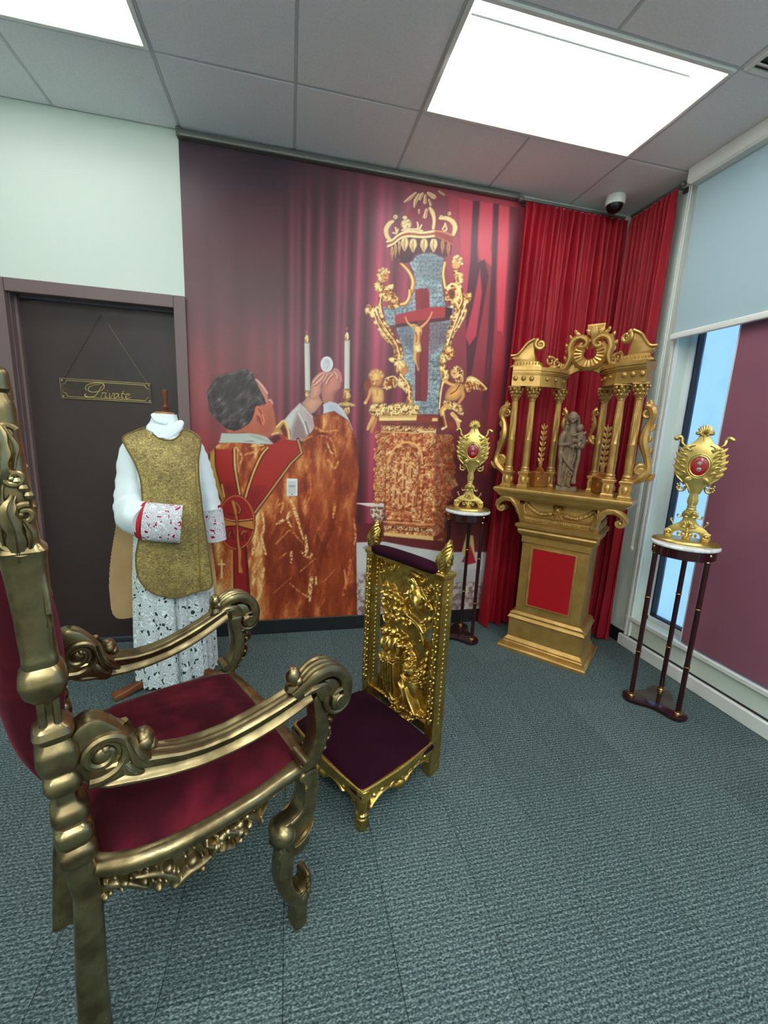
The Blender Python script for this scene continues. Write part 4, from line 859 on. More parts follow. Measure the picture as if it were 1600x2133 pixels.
    m.poly([(1060, 760), (1120, 860), (1140, 1010), (1060, 1100), (1000, 960), (1000, 820)], (168, 92, 68), soft=12, op=.7); m.poly([(880, 1000), (1010, 960), (1080, 1060), (1040, 1160), (920, 1150)], (170, 84, 66), soft=16, op=.7); m.poly([(560, 1090), (740, 1000), (880, 1110), (860, 1150), (600, 1120)], (172, 92, 66), soft=14, op=.6)
    hair = [(150, 600), (140, 560), (200, 430), (280, 340), (400, 275), (560, 245), (640, 205), (740, 210), (810, 260), (830, 340), (880, 420), (930, 520), (980, 620), (1010, 700), (930, 720), (860, 760), (830, 850), (800, 930), (760, 990), (640, 1070), (540, 1100), (430, 1060), (370, 1010), (260, 900), (180, 790)]
    def hr(u, v):
        n = fbm(u/7+v/9, v/22-u/22, 3, 91); return ramp(np.clip((n-.3)*1.7, 0, 1), [(0, (52, 44, 44)), (.5, (76, 67, 65)), (.85, (106, 99, 94)), (1, (140, 134, 128))])
    m.poly(hair, 0, tex=hr, edge=.2); m.poly([(300, 380), (600, 300), (820, 330), (860, 500), (700, 600), (420, 560), (240, 520)], (58, 48, 52), soft=40, op=.7); m.poly([(420, 700), (600, 640), (700, 760), (640, 900), (480, 900)], (60, 50, 50), soft=40, op=.5)
    for P in ([(330, 330), (400, 290), (560, 255)], [(560, 250), (660, 215), (720, 225)], [(700, 250), (760, 240), (800, 265)], [(150, 580), (160, 660), (190, 760)], [(190, 560), (210, 620)], [(210, 690), (230, 750)], [(300, 760), (360, 700), (380, 660)], [(580, 850), (640, 790), (690, 770)], [(700, 800), (760, 780)], [(840, 600), (900, 620), (960, 700)], [(560, 640), (590, 620)], [(520, 940), (570, 900)]): m.line(P, [2, 3, 1.4], (150, 144, 140), op=.35)
    m.poly([(850, 760), (900, 740), (950, 830), (990, 960), (960, 1020), (930, 960), (880, 900), (840, 900)], (212, 110, 82), sm=True); m.line([(900, 780), (940, 850), (960, 950)], 3, (138, 66, 52)); m.line([(870, 880), (910, 920), (930, 1000)], 3.4, (136, 64, 52)); m.line([(950, 860), (975, 960)], 2.4, (228, 134, 98)); m.oval(895, 930, 22, 34, (132, 62, 50), soft=5, op=.8)
    m.line([(1045, 650), (1075, 650), (1100, 700)], 2.6, (226, 170, 150)); m.line([(860, 350), (950, 440), (1025, 550)], 3, (230, 170, 156))
    m.poly([(360, 1130), (520, 1135), (760, 1130), (900, 1150), (1020, 1190), (1110, 1285), (1060, 1290), (900, 1280), (800, 1240), (600, 1250), (330, 1260)], (186, 192, 180)); m.poly([(760, 1150), (900, 1170), (1050, 1240), (1100, 1284), (1000, 1250), (880, 1210)], (146, 148, 140), soft=6, op=.7)
    for t in np.linspace(0, 1, 20): m.oval(345+560*t, 1256+18*t-10*math.sin(PI*t), 20, 14, (188, 194, 182))
    m.poly([(1060, 1220), (1130, 1170), (1200, 1160), (1240, 1200), (1130, 1280)], (92, 34, 30)); m.poly([(1080, 1140), (1160, 1030), (1260, 940), (1300, 990), (1350, 1100), (1350, 1220), (1300, 1230), (1260, 1150), (1160, 1140)], (190, 136, 66)); m.poly([(1210, 1060), (1260, 990), (1310, 1100), (1320, 1210), (1260, 1160)], (110, 50, 36)); m.line([(1160, 1040), (1260, 950), (1320, 1060), (1345, 1210)], 4, (232, 196, 120)); m.line([(1090, 1150), (1180, 1120)], 4, (224, 180, 110)); m.poly([(1200, 1180), (1260, 1150), (1310, 1230), (1240, 1230)], (176, 50, 44))
_mural(MU)
_lin = np.clip(MU.C, 0, 255)/255.
_lin = np.where(_lin <= .04045, _lin/12.92, ((_lin+.055)/1.055)**2.4)
_lin = np.clip(_lin*(1+.10*(fbm(MU.U*.9, MU.V*.9, 2, 5)-.5)[..., None]), 0, .95)
_ny, _nx = _X.shape
_i, _j = np.meshgrid(np.arange(_ny-1), np.arange(_nx-1), indexing='ij'); _a = (_i*_nx+_j).ravel()
M_print = bpy.data.materials.new('mural_print'); M_print.use_nodes = True
_b = M_print.node_tree.nodes['Principled BSDF']; _b.inputs['Roughness'].default_value = .42; _b.inputs['Specular IOR Level'].default_value = .42
_ca = node(M_print, 'ShaderNodeVertexColor'); _ca.layer_name = 'print'; M_print.node_tree.links.new(_ca.outputs[0], _b.inputs['Base Color'])
mural = np_mesh('printed_mural', np.stack([_X.ravel(), np.full(_X.size, -.0025), _Z.ravel()], 1), np.stack([_a, _a+1, _a+_nx+1, _a+_nx], 1), M_print)
_at = mural.data.color_attributes.new('print', 'FLOAT_COLOR', 'POINT')
_at.data.foreach_set('color', np.concatenate([_lin.reshape(-1, 3), np.ones((_X.size, 1))], 1).astype(np.float32).ravel())
tag(mural, 'large printed mural of a priest raising a host before a gilded tabernacle', 'mural')
# ------------------------------------------------------------------ curtains on their rods
def curtain(name, P0, P1, out, z0, z1, nf, amp, label, seed, mat, bot_shift=0., flare=1.0, end_flat=False):
    rs = np.random.RandomState(seed); P0 = np.array(P0); P1 = np.array(P1); d = P1-P0; out = np.array(out)
    nu, nv = nf*14, 46
    u = np.linspace(0, 1, nu); v = np.linspace(0, 1, nv); Uu, Vv = np.meshgrid(u, v)      # v 0 top .. 1 hem
    ph = np.cumsum(rs.uniform(.55, 1.45, nu)); ph = ph/ph[-1]*nf
    fine = np.sin(2*PI*ph*1.0)[None, :]; big = np.sin(2*PI*(ph*.45+.2))[None, :]; mid = np.sin(2*PI*(ph*.72)+1.3)[None, :]
    g = Vv**.7
    drift = .35*np.sin(2.2*PI*(Uu*1.3+.2*seed))*g
    sh = lambda f, k: np.sin(2*PI*(ph[None, :]*f+drift*k)+k)
    h = amp*((1-g)*.55*np.sign(fine)*np.abs(fine)**.8+g*(.75*sh(.5, .7)+.55*sh(.83, 1.9)+.2*sh(1.6, .4))+(1-g)*g*.8*mid)
    head = np.exp(-((Vv-.018)/.008)**2)*.006
    h = h*(.55+.45*np.clip(Vv/.03, 0, 1))+head
    h = h*(1+.25*np.clip((Vv-.9)/.1, 0, 1))+.018*g
    along = Uu+.010*np.cos(2*PI*ph*.5)[None, :]*g+bot_shift*g*(1-Uu)*flare
    if end_flat: h = h*np.clip((1-Uu)/.10, .12, 1)
    z = z1+(z0-z1)*Vv+.006*np.sin(9*Uu)*Vv
    X = P0[0]+d[0]*along+out[0]*h; Y = P0[1]+d[1]*along+out[1]*h
    A = np.stack([X.ravel(), Y.ravel(), z.ravel()], 1); n = len(A)
    off = np.array([out[0], out[1], 0])*.003; B = A-off
    i, j = np.meshgrid(np.arange(nv-1), np.arange(nu-1), indexing='ij'); a = (i*nu+j).ravel()
    F = np.stack([a, a+1, a+nu+1, a+nu], 1); Q = [F, F[:, ::-1]+n]
    def rim(ix): ix = np.array(ix); Q.append(np.stack([ix[:-1], ix[1:], ix[1:]+n, ix[:-1]+n], 1))
    rim(np.arange(nu)); rim(np.arange(nu)+(nv-1)*nu); rim(np.arange(nv)*nu); rim(np.arange(nv)*nu+nu-1)
    o = np_mesh(name, np.concatenate([A, B]), np.concatenate(Q), mat)
    return tag(o, label, 'curtain', 'red curtains in the corner')
curtain('curtain', (2.075, -.062), (2.862, -.062), (0, -1), .012, 2.942, 16, .044, 'red curtain hanging on the end wall behind the gold altar, beside the mural', 3, M_curtain, -.075, end_flat=True)
curtain('curtain', (2.866, -.098), (2.855, -.455), (-1, 0), .012, 2.942, 9, .034, 'red curtain on the side wall between the corner and the window', 8, M_curtain, 0.)
def rod(P0, P1, fin0, label, wall):
    t = empty('curtain_rod', P0, 0, label, 'curtain rod', 'curtain rods in the corner')
    b = Vector(P1)-Vector(P0)
    MB().tube([(0, 0, 0), tuple(b)], .009, 12).build('rod', M_alu, t)
    dd = b.normalized()*(-1 if fin0 else 1); e = Vector((0, 0, 0)) if fin0 else b
    MB().ball(e+dd*.016, .017, 14).ball(e+dd*.002, .013, 12).build('finial', M_alu, t)
    w = Vector(wall); s = e-dd*.03
    MB().tube([s, s+w], .006, 8).box(s+w*.97, (.03, .03, .03), b=.004).build('bracket', M_alu, t)
rod((2.06, -.055, 2.955), (2.84, -.055, 2.955), True, 'grey rod of the curtain behind the gold altar, with a ball finial', (0, .055, 0))
rod((2.862, -.09, 2.955), (2.862, -.465, 2.955), False, 'grey rod of the curtain beside the window, with a ball finial', (.078, 0, 0))
# ------------------------------------------------------------------ wall switch on the mural
sw = empty('wall_switch', (.602, -.0030, 1.043), 0, 'white slider light switch on the priest in the mural', 'light switch')
MB().box((0, -.003, 0), (.070, .006, .116), b=.002).build('switch_plate', M_white, sw)
MB().box((0, -.008, .002), (.046, .006, .080), b=.0015).build('switch_paddle', pm('switch_grey', (206, 208, 204), .4), sw)
MB().box((0, -.0125, .012), (.044, .005, .012), b=.0015).build('switch_slider', pm('switch_band', (170, 172, 168), .4), sw)
MB().box((0, -.0065, -.047), (.012, .002, .004)).build('switch_mark', M_black, sw)
# ------------------------------------------------------------------ hanging door sign
M_sign = pm('sign_plate_brown', (60, 50, 44), .45, .3, col2=(72, 60, 50), ns=12)
M_signgold = pm('sign_gold', (206, 180, 108), .35, .6)
SY = .068
def dp(x, y):      # pixels of an enlarged image crop -> door plane
    q = (x-855)/1430.; return (-.4865+q+.0, SY, 1.602-(y-1053-(x-855)*.062)/1430.*1.02)
sg = empty('door_sign', (0, 0, 0), 0, 'brown sign reading Private in gold script, hung by a chain on the door', 'sign')
c0 = dp(855, 1053)
MB().box((c0[0], SY+.002, c0[2]), (.486, .008, .114), b=.002).build('sign_board', M_sign, sg)
bd = MB()
def bx(P, r=.0014): bd.tube([(c0[0]+x, SY-.0025, c0[2]+z) for x, z in P], r, 6)
hw, hz, n_ = .232, .046, .022
def arc(cx, cz, a0, a1): return [(cx+n_*math.cos(math.radians(a0+(a1-a0)*i/6)), cz+n_*math.sin(math.radians(a0+(a1-a0)*i/6))) for i in range(7)]
loop = arc(hw, hz, 180, 270)+arc(hw, -hz, 90, 180)+arc(-hw, -hz, 0, 90)+arc(-hw, hz, -90, 0)
bx(loop+[loop[0]]); bx([(-.242, .056), (.242, .056), (.242, -.056), (-.242, -.056), (-.242, .056)], .0012)
bd.build('sign_border', M_signgold, sg)
for sx in (-1, 1):
    for sz in (-1, 1): MB().ball((c0[0]+sx*.232, SY-.003, c0[2]+sz*.046), (.005, .003, .005), 8).build('sign_stud', M_signgold, sg)
tx = MB()
def st(P, w=None, n=None):
    Q = smooth_path([dp(x, y) for x, y in P], n or len(P)*6); Q = [q+Vector((0, -.003, 0)) for q in Q]
    k = len(Q); w = w or [.0016, .0028, .0016]
    tx.tube(Q, [interp([(i/(len(w)-1), a) for i, a in enumerate(w)], j/(k-1)) for j in range(k)], 6)
st([(838, 1000), (810, 1030), (785, 1070), (760, 1098), (725, 1106), (692, 1100), (684, 1084), (700, 1078)], [.0016, .0036, .0034, .0018])
st([(702, 1052), (694, 1030), (714, 1006), (760, 992), (815, 992), (838, 1008), (830, 1036), (795, 1058), (745, 1064), (716, 1052), (722, 1026), (758, 1008), (806, 1002)], [.0016, .003, .0018, .0034, .0018, .0028, .0014])
st([(806, 1104), (822, 1066), (818, 1076), (834, 1068), (846, 1074)]); st([(852, 1070), (838, 1100), (846, 1108), (858, 1100)]); st([(861, 1050), (862, 1053)], [.003, .003])
st([(868, 1074), (876, 1080), (872, 1108), (886, 1104), (904, 1074), (912, 1080)]); st([(944, 1080), (926, 1076), (908, 1094), (912, 1112), (928, 1108), (946, 1078), (940, 1104), (946, 1112), (958, 1104)])
st([(985, 1052), (968, 1094), (968, 1112), (982, 1110)]); st([(962, 1078), (1000, 1080)], [.0016, .0016]); st([(996, 1102), (1020, 1096), (1028, 1084), (1014, 1080), (998, 1098), (1002, 1116), (1020, 1116), (1042, 1104)])
tx.build('sign_lettering', M_signgold, sg)
cn = MB(); top = (-.487, SY+.001, 2.035)
for sx in (-1, 1):
    a = Vector(top); b = Vector((c0[0]+sx*.226, SY+.001, c0[2]+.052)); n = 44
    for i in range(n):
        q = a.lerp(b, (i+.5)/n); d = (b-a).normalized(); s = d.cross(Vector((0, 1, 0))) if i % 2 else Vector((0, 1, 0))
        L = (b-a).length/n*.62
        cn.tube([q+d*(L*math.cos(t))+s*(.0028*math.sin(t)) for t in [2*PI*k/6 for k in range(6)]], .0011, 4, closed=True, up=(.3, .9, .2))
cn.build('chain', pm('dark_chain', (120, 108, 98), .4, .8), sg)
MB().tube([top, (top[0], .074, top[2]+.002)], .003, 6).build('sign_hook', M_brass, sg)
# ------------------------------------------------------------------ gilt corner altar
AX, AY, AR = 2.188, -.609, math.radians(-49.0)
altar = empty('gilt_altar', (AX, AY, 0), AR, 'tall gold corner altar with columns, open crest and red cloth panel', 'altar')
def frust(b, rows, cy=None):      # rows of (half width, y front, y back, z)
    V = []; F = []
    for hw, yf, yb, z in rows: V += [(-hw, yf, z), (hw, yf, z), (hw, yb, z), (-hw, yb, z)]
    for k in range(len(rows)-1):
        for i in range(4):
            j = (i+1) % 4; F.append((k*4+i, k*4+j, k*4+4+j, k*4+4+i))
    F.append((3, 2, 1, 0)); n = (len(rows)-1)*4; F.append((n, n+1, n+2, n+3)); return b.add(V, F)
def mould(b, z0, prof, hw, yf, yb):      # prof (outset, dz)
    return frust(b, [(hw+o, yf-o, yb+o, z0+dz) for o, dz in prof])
def step(p): return p
b = MB(); frust(b, [(.284, .0, .428, .0), (.284, .0, .428, .018), (.274, .010, .418, .030), (.262, .022, .406, .034)]); b.build('base_plate', M_gold_altar, altar)
FY, BY = .055, .375
b = MB(); frust(b, [(.258, .034, .394, .033), (.258, .034, .394, .044), (.250, .042, .386, .05), (.252, .04, .388, .060), (.240, .050, .380, .076), (.236, FY, .376, .082), (.236, FY, .376, .215)]); b.build('plinth', M_gold_altar, altar)
b = MB(); frust(b, [(.240, .050, .378, .213), (.247, .044, .384, .222), (.240, .050, .378, .232), (.234, .057, .372, .240), (.236, .055, .374, .252), (.214, .072, .352, .266)]); b.build('plinth_moulding', M_gold_altar, altar)
DY = .074
b = MB(); frust(b, [(.205, DY, .350, .258), (.205, DY, .350, .762)]); b.build('die', M_gold_altar, altar)
MB().box((.0, DY-.002, .526), (.268, .010, .395), b=.002).build('red_panel', M_redcloth, altar)
b = MB(); fr = [(-.137, .326), (.137, .326), (.137, .727), (-.137, .727)]
b.sweep([(x, DY-.004, z) for x, z in fr], rrect(.009, .007, .003), up=(0, -1, 0), closed=True); b.build('panel_frame', M_gold_altar, altar)
b = MB(); frust(b, [(.208, .070, .354, .752), (.213, .065, .358, .758), (.213, .065, .358, .80), (.222, .056, .367, .806), (.236, .042, .38, .822), (.240, .038, .384, .836), (.236, .042, .380, .846), (.252, .026, .396, .862), (.254, .024, .398, .880), (.236, .042, .38, .892)]); b.build('cornice', M_gold_altar, altar)
b = MB(); frust(b, [(.228, .050, .372, .885), (.236, .042, .38, .905), (.232, .046, .376, .935), (.240, .038, .384, .945), (.222, .056, .366, .952), (.216, .062, .36, 1.03), (.30, -.0, .40, 1.062)]); b.build('frieze', M_gold_altar, altar)
R = Relief(-.222, .222, .90, 1.048, .0022)
gar = [(-.20, 1.02), (-.16, .985), (-.10, .962), (-.04, .972)]
for s in (-1, 1):
    for i, q in enumerate(spline([(s*x, z) for x, z in gar], 15)): R.dome(q[0], q[1], .013, .012, .018+.004*(i % 2), base=.004)
    R.stroke([(s*x, z+.012) for x, z in gar], .004, .02); R.stroke([(s*.205, 1.03), (s*.214, 1.0), (s*.207, .965), (s*.196, .955)], [.012, .008], .02); R.dome(s*.202, 1.022, .016, .018, .026)
R.dome(0, .985, .034, .044, .022).dome(0, 1.0, .024, .026, .036).dome(-.01, 1.006, .005, .004, .042).dome(.01, 1.006, .005, .004, .042).stroke([(-.022, .985), (0, .975), (.022, .985)], .006, .034).stroke([(0, .975), (0, .945)], [.014, .004], .026)
for s in (-1, 1): R.stroke([(s*.012, 1.022), (s*.032, 1.03), (s*.03, 1.012)], .006, .03).stroke([(s*.01, .97), (s*.03, .952), (s*.02, .94)], .006, .024)
for k in range(34): x = -.205+k*.0124; R.dome(x, .917, .0055, .009, .010, base=.002)
R.stroke([(-.215, .94), (.215, .94)], .004, .008, sp=False); R.stroke([(-.215, .902), (.215, .902)], .003, .006, sp=False)
R.H += .0025*(fbm(R.X*160, R.Z*160, 2, 3)-.5)
_rel_y = lambda z: np.interp(z, [.885, .905, .935, .945, .952, 1.03, 1.062], [.05, .042, .046, .038, .056, .062, .0])
R.build('garland', M_gold_altar, altar, lambda x, z, h: (x, _rel_y(z)-h-.001, z), back=-.004)
for s in (-1, 1):      # scrolled side brackets
    b = MB(); P = smooth_path([(s*.215, .06, .925), (s*.222, .055, .975), (s*.250, .045, 1.02), (s*.300, .04, 1.035), (s*.345, .035, 1.025), (s*.372, .034, .995), (s*.362, .034, .966), (s*.338, .034, .962), (s*.330, .034, .982), (s*.345, .034, .990)], 34)
    b.sweep(P, rrect(1, 1, .35), [(lambda t: (.016*(1-.45*t), .055*(1-.25*t)))(i/33) for i in range(34)], up=(0, 1, 0))
    b.leaf([(s*.226, .0, .955), (s*.262, -.014, 1.03), (s*.315, -.016, 1.05), (s*.365, -.01, 1.02), (s*.384, -.006, .985)], [.012, .024, .024, .020, .006], (0, -1, 0), .016, lobes=5, n=22)
    b.leaf([(s*.222, .02, .93), (s*.238, -.006, .99), (s*.232, -.012, 1.04)], [.014, .02, .006], (0, -1, 0), .014, lobes=3)
    b.ball((s*.348, -.004, .978), (.012, .012, .012), 10)
    b.build('bracket', M_gold_altar, altar)
# table top with canted ends
tb = [(-.395, -.045), (.395, -.045), (.41, .10), (.30, .36), (-.30, .36), (-.41, .10)]
def plan(b, out, rows):
    n = len(out); V = []; F = []
    cx = sum(p[0] for p in out)/n; cy = sum(p[1] for p in out)/n
    for o, z in rows:
        for x, y in out:
            r = math.hypot(x-cx, y-cy); V.append((x+(x-cx)/r*o, y+(y-cy)/r*o, z))
    for k in range(len(rows)-1):
        for i in range(n):
            j = (i+1) % n; F.append((k*n+i, k*n+j, k*n+n+j, k*n+n+i))
    F.append(tuple(range(n))[::-1]); F.append(tuple(range((len(rows)-1)*n, len(rows)*n))); return b.add(V, F)
b = MB(); plan(b, tb, [(-.085, 1.040), (-.06, 1.052), (-.03, 1.066), (-.022, 1.080), (-.006, 1.088), (.004, 1.098), (.004, 1.108), (-.004, 1.115)]); b.build('altar_top', M_gold_altar, altar)
TZ = 1.115
# columns
def column():
    t = []
    b = MB(); frust(b, [(.034, -.034, .034, 0), (.034, -.034, .034, .012), (.028, -.028, .028, .020), (.027, -.027, .027, .080), (.034, -.034, .034, .088), (.036, -.036, .036, .098), (.03, -.03, .03, .103)])
    for R_ in (0, 1, 2, 3):
        a = R_*PI/2; b.ball((.024*math.sin(a), -.024*math.cos(a), .050), (.019, .014, .026) if R_ % 2 == 0 else (.014, .019, .026), 12)
    t.append(('column_plinth', b))
    b = MB(); b.lathe([(.024, .100), (.031, .104), (.031, .112), (.025, .118), (.028, .124), (.027, .131), (.0225, .137), (.0225, .142)], 20); t.append(('column_base', b))
    b = MB(); n = 40; V = []; F = []
    rows = [(.0225, .14, 0), (.0235, .22, 0), (.0225, .30, 0), (.024, .306, 0), (.0225, .312, 0), (.0222, .32, .9), (.0215, .42, 1), (.019, .545, 1), (.0188, .552, 0), (.021, .556, 0), (.0188, .562, 0)]
    for r, z, fl in rows:
        for i in range(n):
            rr = r*(1-fl*.13*(i % 4 in (0,))); a = 2*PI*i/n; V.append((rr*math.cos(a), rr*math.sin(a), z))
    for k in range(len(rows)-1):
        for i in range(n): j = (i+1) % n; F.append((k*n+i, k*n+j, k*n+n+j, k*n+n+i))
    F.append(tuple(range(n))[::-1]); F.append(tuple(range((len(rows)-1)*n, len(rows)*n))); b.add(V, F)
    for i in range(4): a = i*PI/2+.4; b.ball((.0225*math.cos(a), .0225*math.sin(a), .306), .004, 8)
    t.append(('column_shaft', b))
    b = MB(); b.lathe([(.018, .56), (.020, .575), (.0205, .60), (.026, .625), (.026, .63)], 16)
    for ring, (rr, z, cnt, s) in enumerate([(.027, .583, 8, .010), (.033, .603, 8, .011), (.039, .622, 8, .012)]):
        for i in range(cnt):
            a = 2*PI*(i+.5*(ring % 2))/cnt; b.ball((rr*math.cos(a), rr*math.sin(a), z), (s*.8, s*.8, s*.85), 8)
            b.leaf([((rr-.008)*math.cos(a), (rr-.008)*math.sin(a), z-.022), ((rr-.002)*math.cos(a), (rr-.002)*math.sin(a), z-.006), ((rr+.004)*math.cos(a), (rr+.004)*math.sin(a), z)], .009, (math.cos(a), math.sin(a), 0), .004, n=5)
    b.box((0, 0, .636), (.078, .078, .012), b=.003); t.append(('column_capital', b))
    return t
CP = [(-.345, .055), (-.250, .095), (-.135, .285), (.135, .285), (.250, .095), (.345, .055)]
cols0 = None
def column_parts(x, y):
    global cols0
    if cols0 is None:
        c = MB(); g = bpy.data.objects.new('column', None)
        root = column(); main = None
        for nm, mb in root:
            o = mb.build(nm if nm != 'column_shaft' else 'column', M_gold_altar, None)
            if nm == 'column_shaft': main = o
            else: o['_p'] = 1
        main.parent = altar; main.location = (x, y, TZ)
        for o in list(COL.objects):
            if o.get('_p'): o.parent = main; del o['_p']
        bpy.data.objects.remove(g); cols0 = main; return main
    c = copy_tree(cols0, altar); c.location = (x, y, TZ); return c
for x, y in CP: column_parts(x, y)
# entablature: an outer straight block and an inner curved one on each side
EZ = TZ+.641
def entab(P, w, caps=True):
    b = MB(); P = smooth_path(P, 10)
    for (hw, z0, z1) in ((w, 0, .022), (w-.004, .022, .07), (w+.004, .07, .078), (w+.012, .078, .092), (w+.02, .092, .108), (w+.02, .108, .114)):
        b.sweep([(p.x, p.y, EZ+(z0+z1)/2) for p in P], [(-hw, -(z1-z0)/2), (hw, -(z1-z0)/2), (hw, (z1-z0)/2), (-hw, (z1-z0)/2)], up=(0, 0, 1))
    return b
for s in (-1, 1):
    b = entab([(s*.376, .038, 0), (s*.30, .070, 0), (s*.222, .104, 0)], .034); b.build('entablature', M_gold_altar, altar)
    b = entab([(s*.235, .112, 0), (s*.185, .155, 0), (s*.150, .22, 0), (s*.132, .315, 0)], .030); b.build('curved_entablature', M_gold_altar, altar)
    for k in range(3):
        x, y = s*(.345-.045*k), .052+.019*k-.036
        MB().ball((x, y, EZ+.046), (.016, .012, .016), 10).build('boss', M_gold_altar, altar)
        t = (.28, .52, .8)[k]; q = smooth_path([(s*.235, .112, 0), (s*.185, .155, 0), (s*.150, .22, 0), (s*.132, .315, 0)], 21)
        p = q[int(t*20)]; d = (q[min(int(t*20)+1, 20)]-q[int(t*20)-1]).normalized(); nrm = Vector((-d.y, d.x, 0)); nrm = nrm if nrm.x*s < 0 else -nrm
        MB().ball((p.x+nrm.x*.029, p.y+nrm.y*.029, EZ+.046), .011, 10).build('boss', M_gold_altar, altar)
# arch joining the inner entablatures
b = MB(); P = smooth_path([(-.15, .275, EZ+.085), (-.105, .29, EZ+.115), (-.05, .295, EZ+.140), (0, .297, EZ+.146), (.05, .295, EZ+.140), (.105, .29, EZ+.115), (.15, .275, EZ+.085)], 24)
b.sweep(P, rrect(.032, .016, .005), up=(0, -1, 0))
for i in range(2, 22):
    b.box(tuple(P[i]+Vector((0, -.017, 0))), (.007, .004, .018))
b.build('arch', M_gold_altar, altar)
CZ = EZ+.114
for s in (-1, 1):      # broken scroll pediments over the outer columns
    b = MB(); F_ = lambda a, c, t: (s*(.300+(a-.300)*1.22), .050+(.376-a)*.44+t, CZ+(c-CZ)*1.22)
    b.prism([(.225, CZ), (.375, CZ), (.36, CZ+.014), (.35, CZ+.03), (.30, CZ+.034), (.242, CZ+.03), (.232, CZ+.014)], -.035, .035, F_, inset=.004)
    b.prism([(.352, CZ+.03), (.372, CZ+.045), (.366, CZ+.056), (.345, CZ+.058), (.325, CZ+.082), (.30, CZ+.118), (.272, CZ+.134), (.240, CZ+.130), (.226, CZ+.108), (.236, CZ+.094), (.255, CZ+.105), (.270, CZ+.098), (.268, CZ+.072), (.258, CZ+.03)], -.024, .024, F_, inset=.006)
    c = F_(.246, CZ+.112, -.022); b.volute(c, (s*-.92, .38, 0), (0, 0, 1), .034, .008, 1.35, .014, .009, a0=2.0, n=30)
    P = [F_(a, z, -.026) for a, z in ((.272, CZ+.138), (.305, CZ+.118), (.328, CZ+.085), (.348, CZ+.062), (.376, CZ+.058))]; b.sweep(smooth_path(P, 16), circ(8), .008, up=(0, 1, 0))
    for k in range(9): a = .24+.014*k; b.ball(F_(a, CZ+.02, -.036), (.005, .005, .010), 6)
    b.build('scroll_pediment', M_gold_altar, altar)
    b = MB()      # pierced knot between pediment and arch
    for q in range(3):
        b.volute((s*(.195-.035*q), .20+.035*q, CZ+.052-.012*q), (s*-.8, .6, 0), (0, 0, 1), .030-.004*q, .010, 1.0, .010, .007, a0=.4+1.2*q, n=20, prof=8)
    b.ball((s*.175, .20, CZ+.012), (.03, .03, .02), 10).ball((s*.145, .255, CZ+.004), (.022, .022, .018), 10).ball((s*.20, .185, CZ+.075), .012, 8)
    b.build('pierced_knot', M_gold_altar, altar)
# crest: shell wreath inside two C-scrolls, block on top
b = MB(); cx, cz, cy = .018, EZ+.208, .268
n = 30; V = []; F = []
for i in range(n+1):
    a = math.radians(-225+270*i/n); ro = .108+.004*math.cos(i*PI); k = i % 2
    for r, d in ((.034, 0), (.043, -.016), (.066, -.014-.008*k), (.086, -.019-.008*k), (ro, -.006), (ro-.004, .008), (.040, .008)): V.append((cx+r*math.cos(a)*1.0, cy+d, cz+r*math.sin(a)*.92))
for i in range(n):
    for j in range(7): F.append((i*7+j, i*7+(j+1) % 7, i*7+7+(j+1) % 7, i*7+7+j))
F.append(tuple(range(7))); F.append(tuple(range(n*7, n*7+7))); b.add(V, F); b.build('shell_wreath', M_gold_altar, altar)
for s in (-1, 1):
    b = MB(); X_ = lambda x, z: (cx+s*x*1.2, cy-.006, EZ+z+.008)
    P = smooth_path([X_(.165, .098), (X_(.135, .105)), X_(.105, .135), X_(.092, .19), X_(.098, .235), X_(.085, .282), X_(.056, .300), X_(.026, .288), X_(.016, .262), X_(.030, .242), X_(.048, .250), X_(.042, .266)], 46)
    b.sweep(P, circ(10, 1, 1.3), [.0165+.004*math.sin(i/45*PI)-.006*(i/45)**4 for i in range(46)], up=(0, -1, 0)); b.ball(X_(.040, .264), (.011, .014, .011), 10)
    for (x, z, a) in ((.128, .135, .3), (.113, .175, .2), (.108, .215, .1), (.112, .25, .2), (.098, .30, .5), (.075, .33, .8)):
        b.leaf([X_(x-.02, z-.012), X_(x, z), X_(x+.010*math.cos(a), z+.022)], .012, (0, -1, 0), .007, n=6); b.ball(X_(x+.002, z+.004), (.009, .009, .010), 8)
    b.build('crest_scroll', M_gold_altar, altar)
b = MB(); b.prism([(-.045, .315), (.045, .315), (.052, .380), (-.050, .380)], -.018, .018, lambda a, c, t: (cx+a+.02, cy+t, EZ+c), inset=.005)
b.leaf([(cx+.02, cy-.014, EZ+.285), (cx+.02, cy-.03, EZ+.33), (cx+.02, cy-.026, EZ+.368)], [.014, .030, .004], (0, -1, 0), .014, n=10)
for s in (-1, 1): b.leaf([(cx+.02, cy-.012, EZ+.30), (cx+.02+s*.03, cy-.02, EZ+.335), (cx+.02+s*.052, cy-.016, EZ+.35)], .014, (0, -1, 0), .010, n=8); b.leaf([(cx, cy-.012, EZ+.29), (cx+s*.022, cy-.018, EZ+.262), (cx+s*.012, cy-.012, EZ+.236)], .010, (0, -1, 0), .008, n=7)
for i in range(-4, 5):
    for j in range(4): b.ball((cx+.02+i*.0095+(j % 2)*.005, cy-.018, EZ+.332+j*.011), .0032, 5)
b.build('crest_block', M_gold_altar, altar)
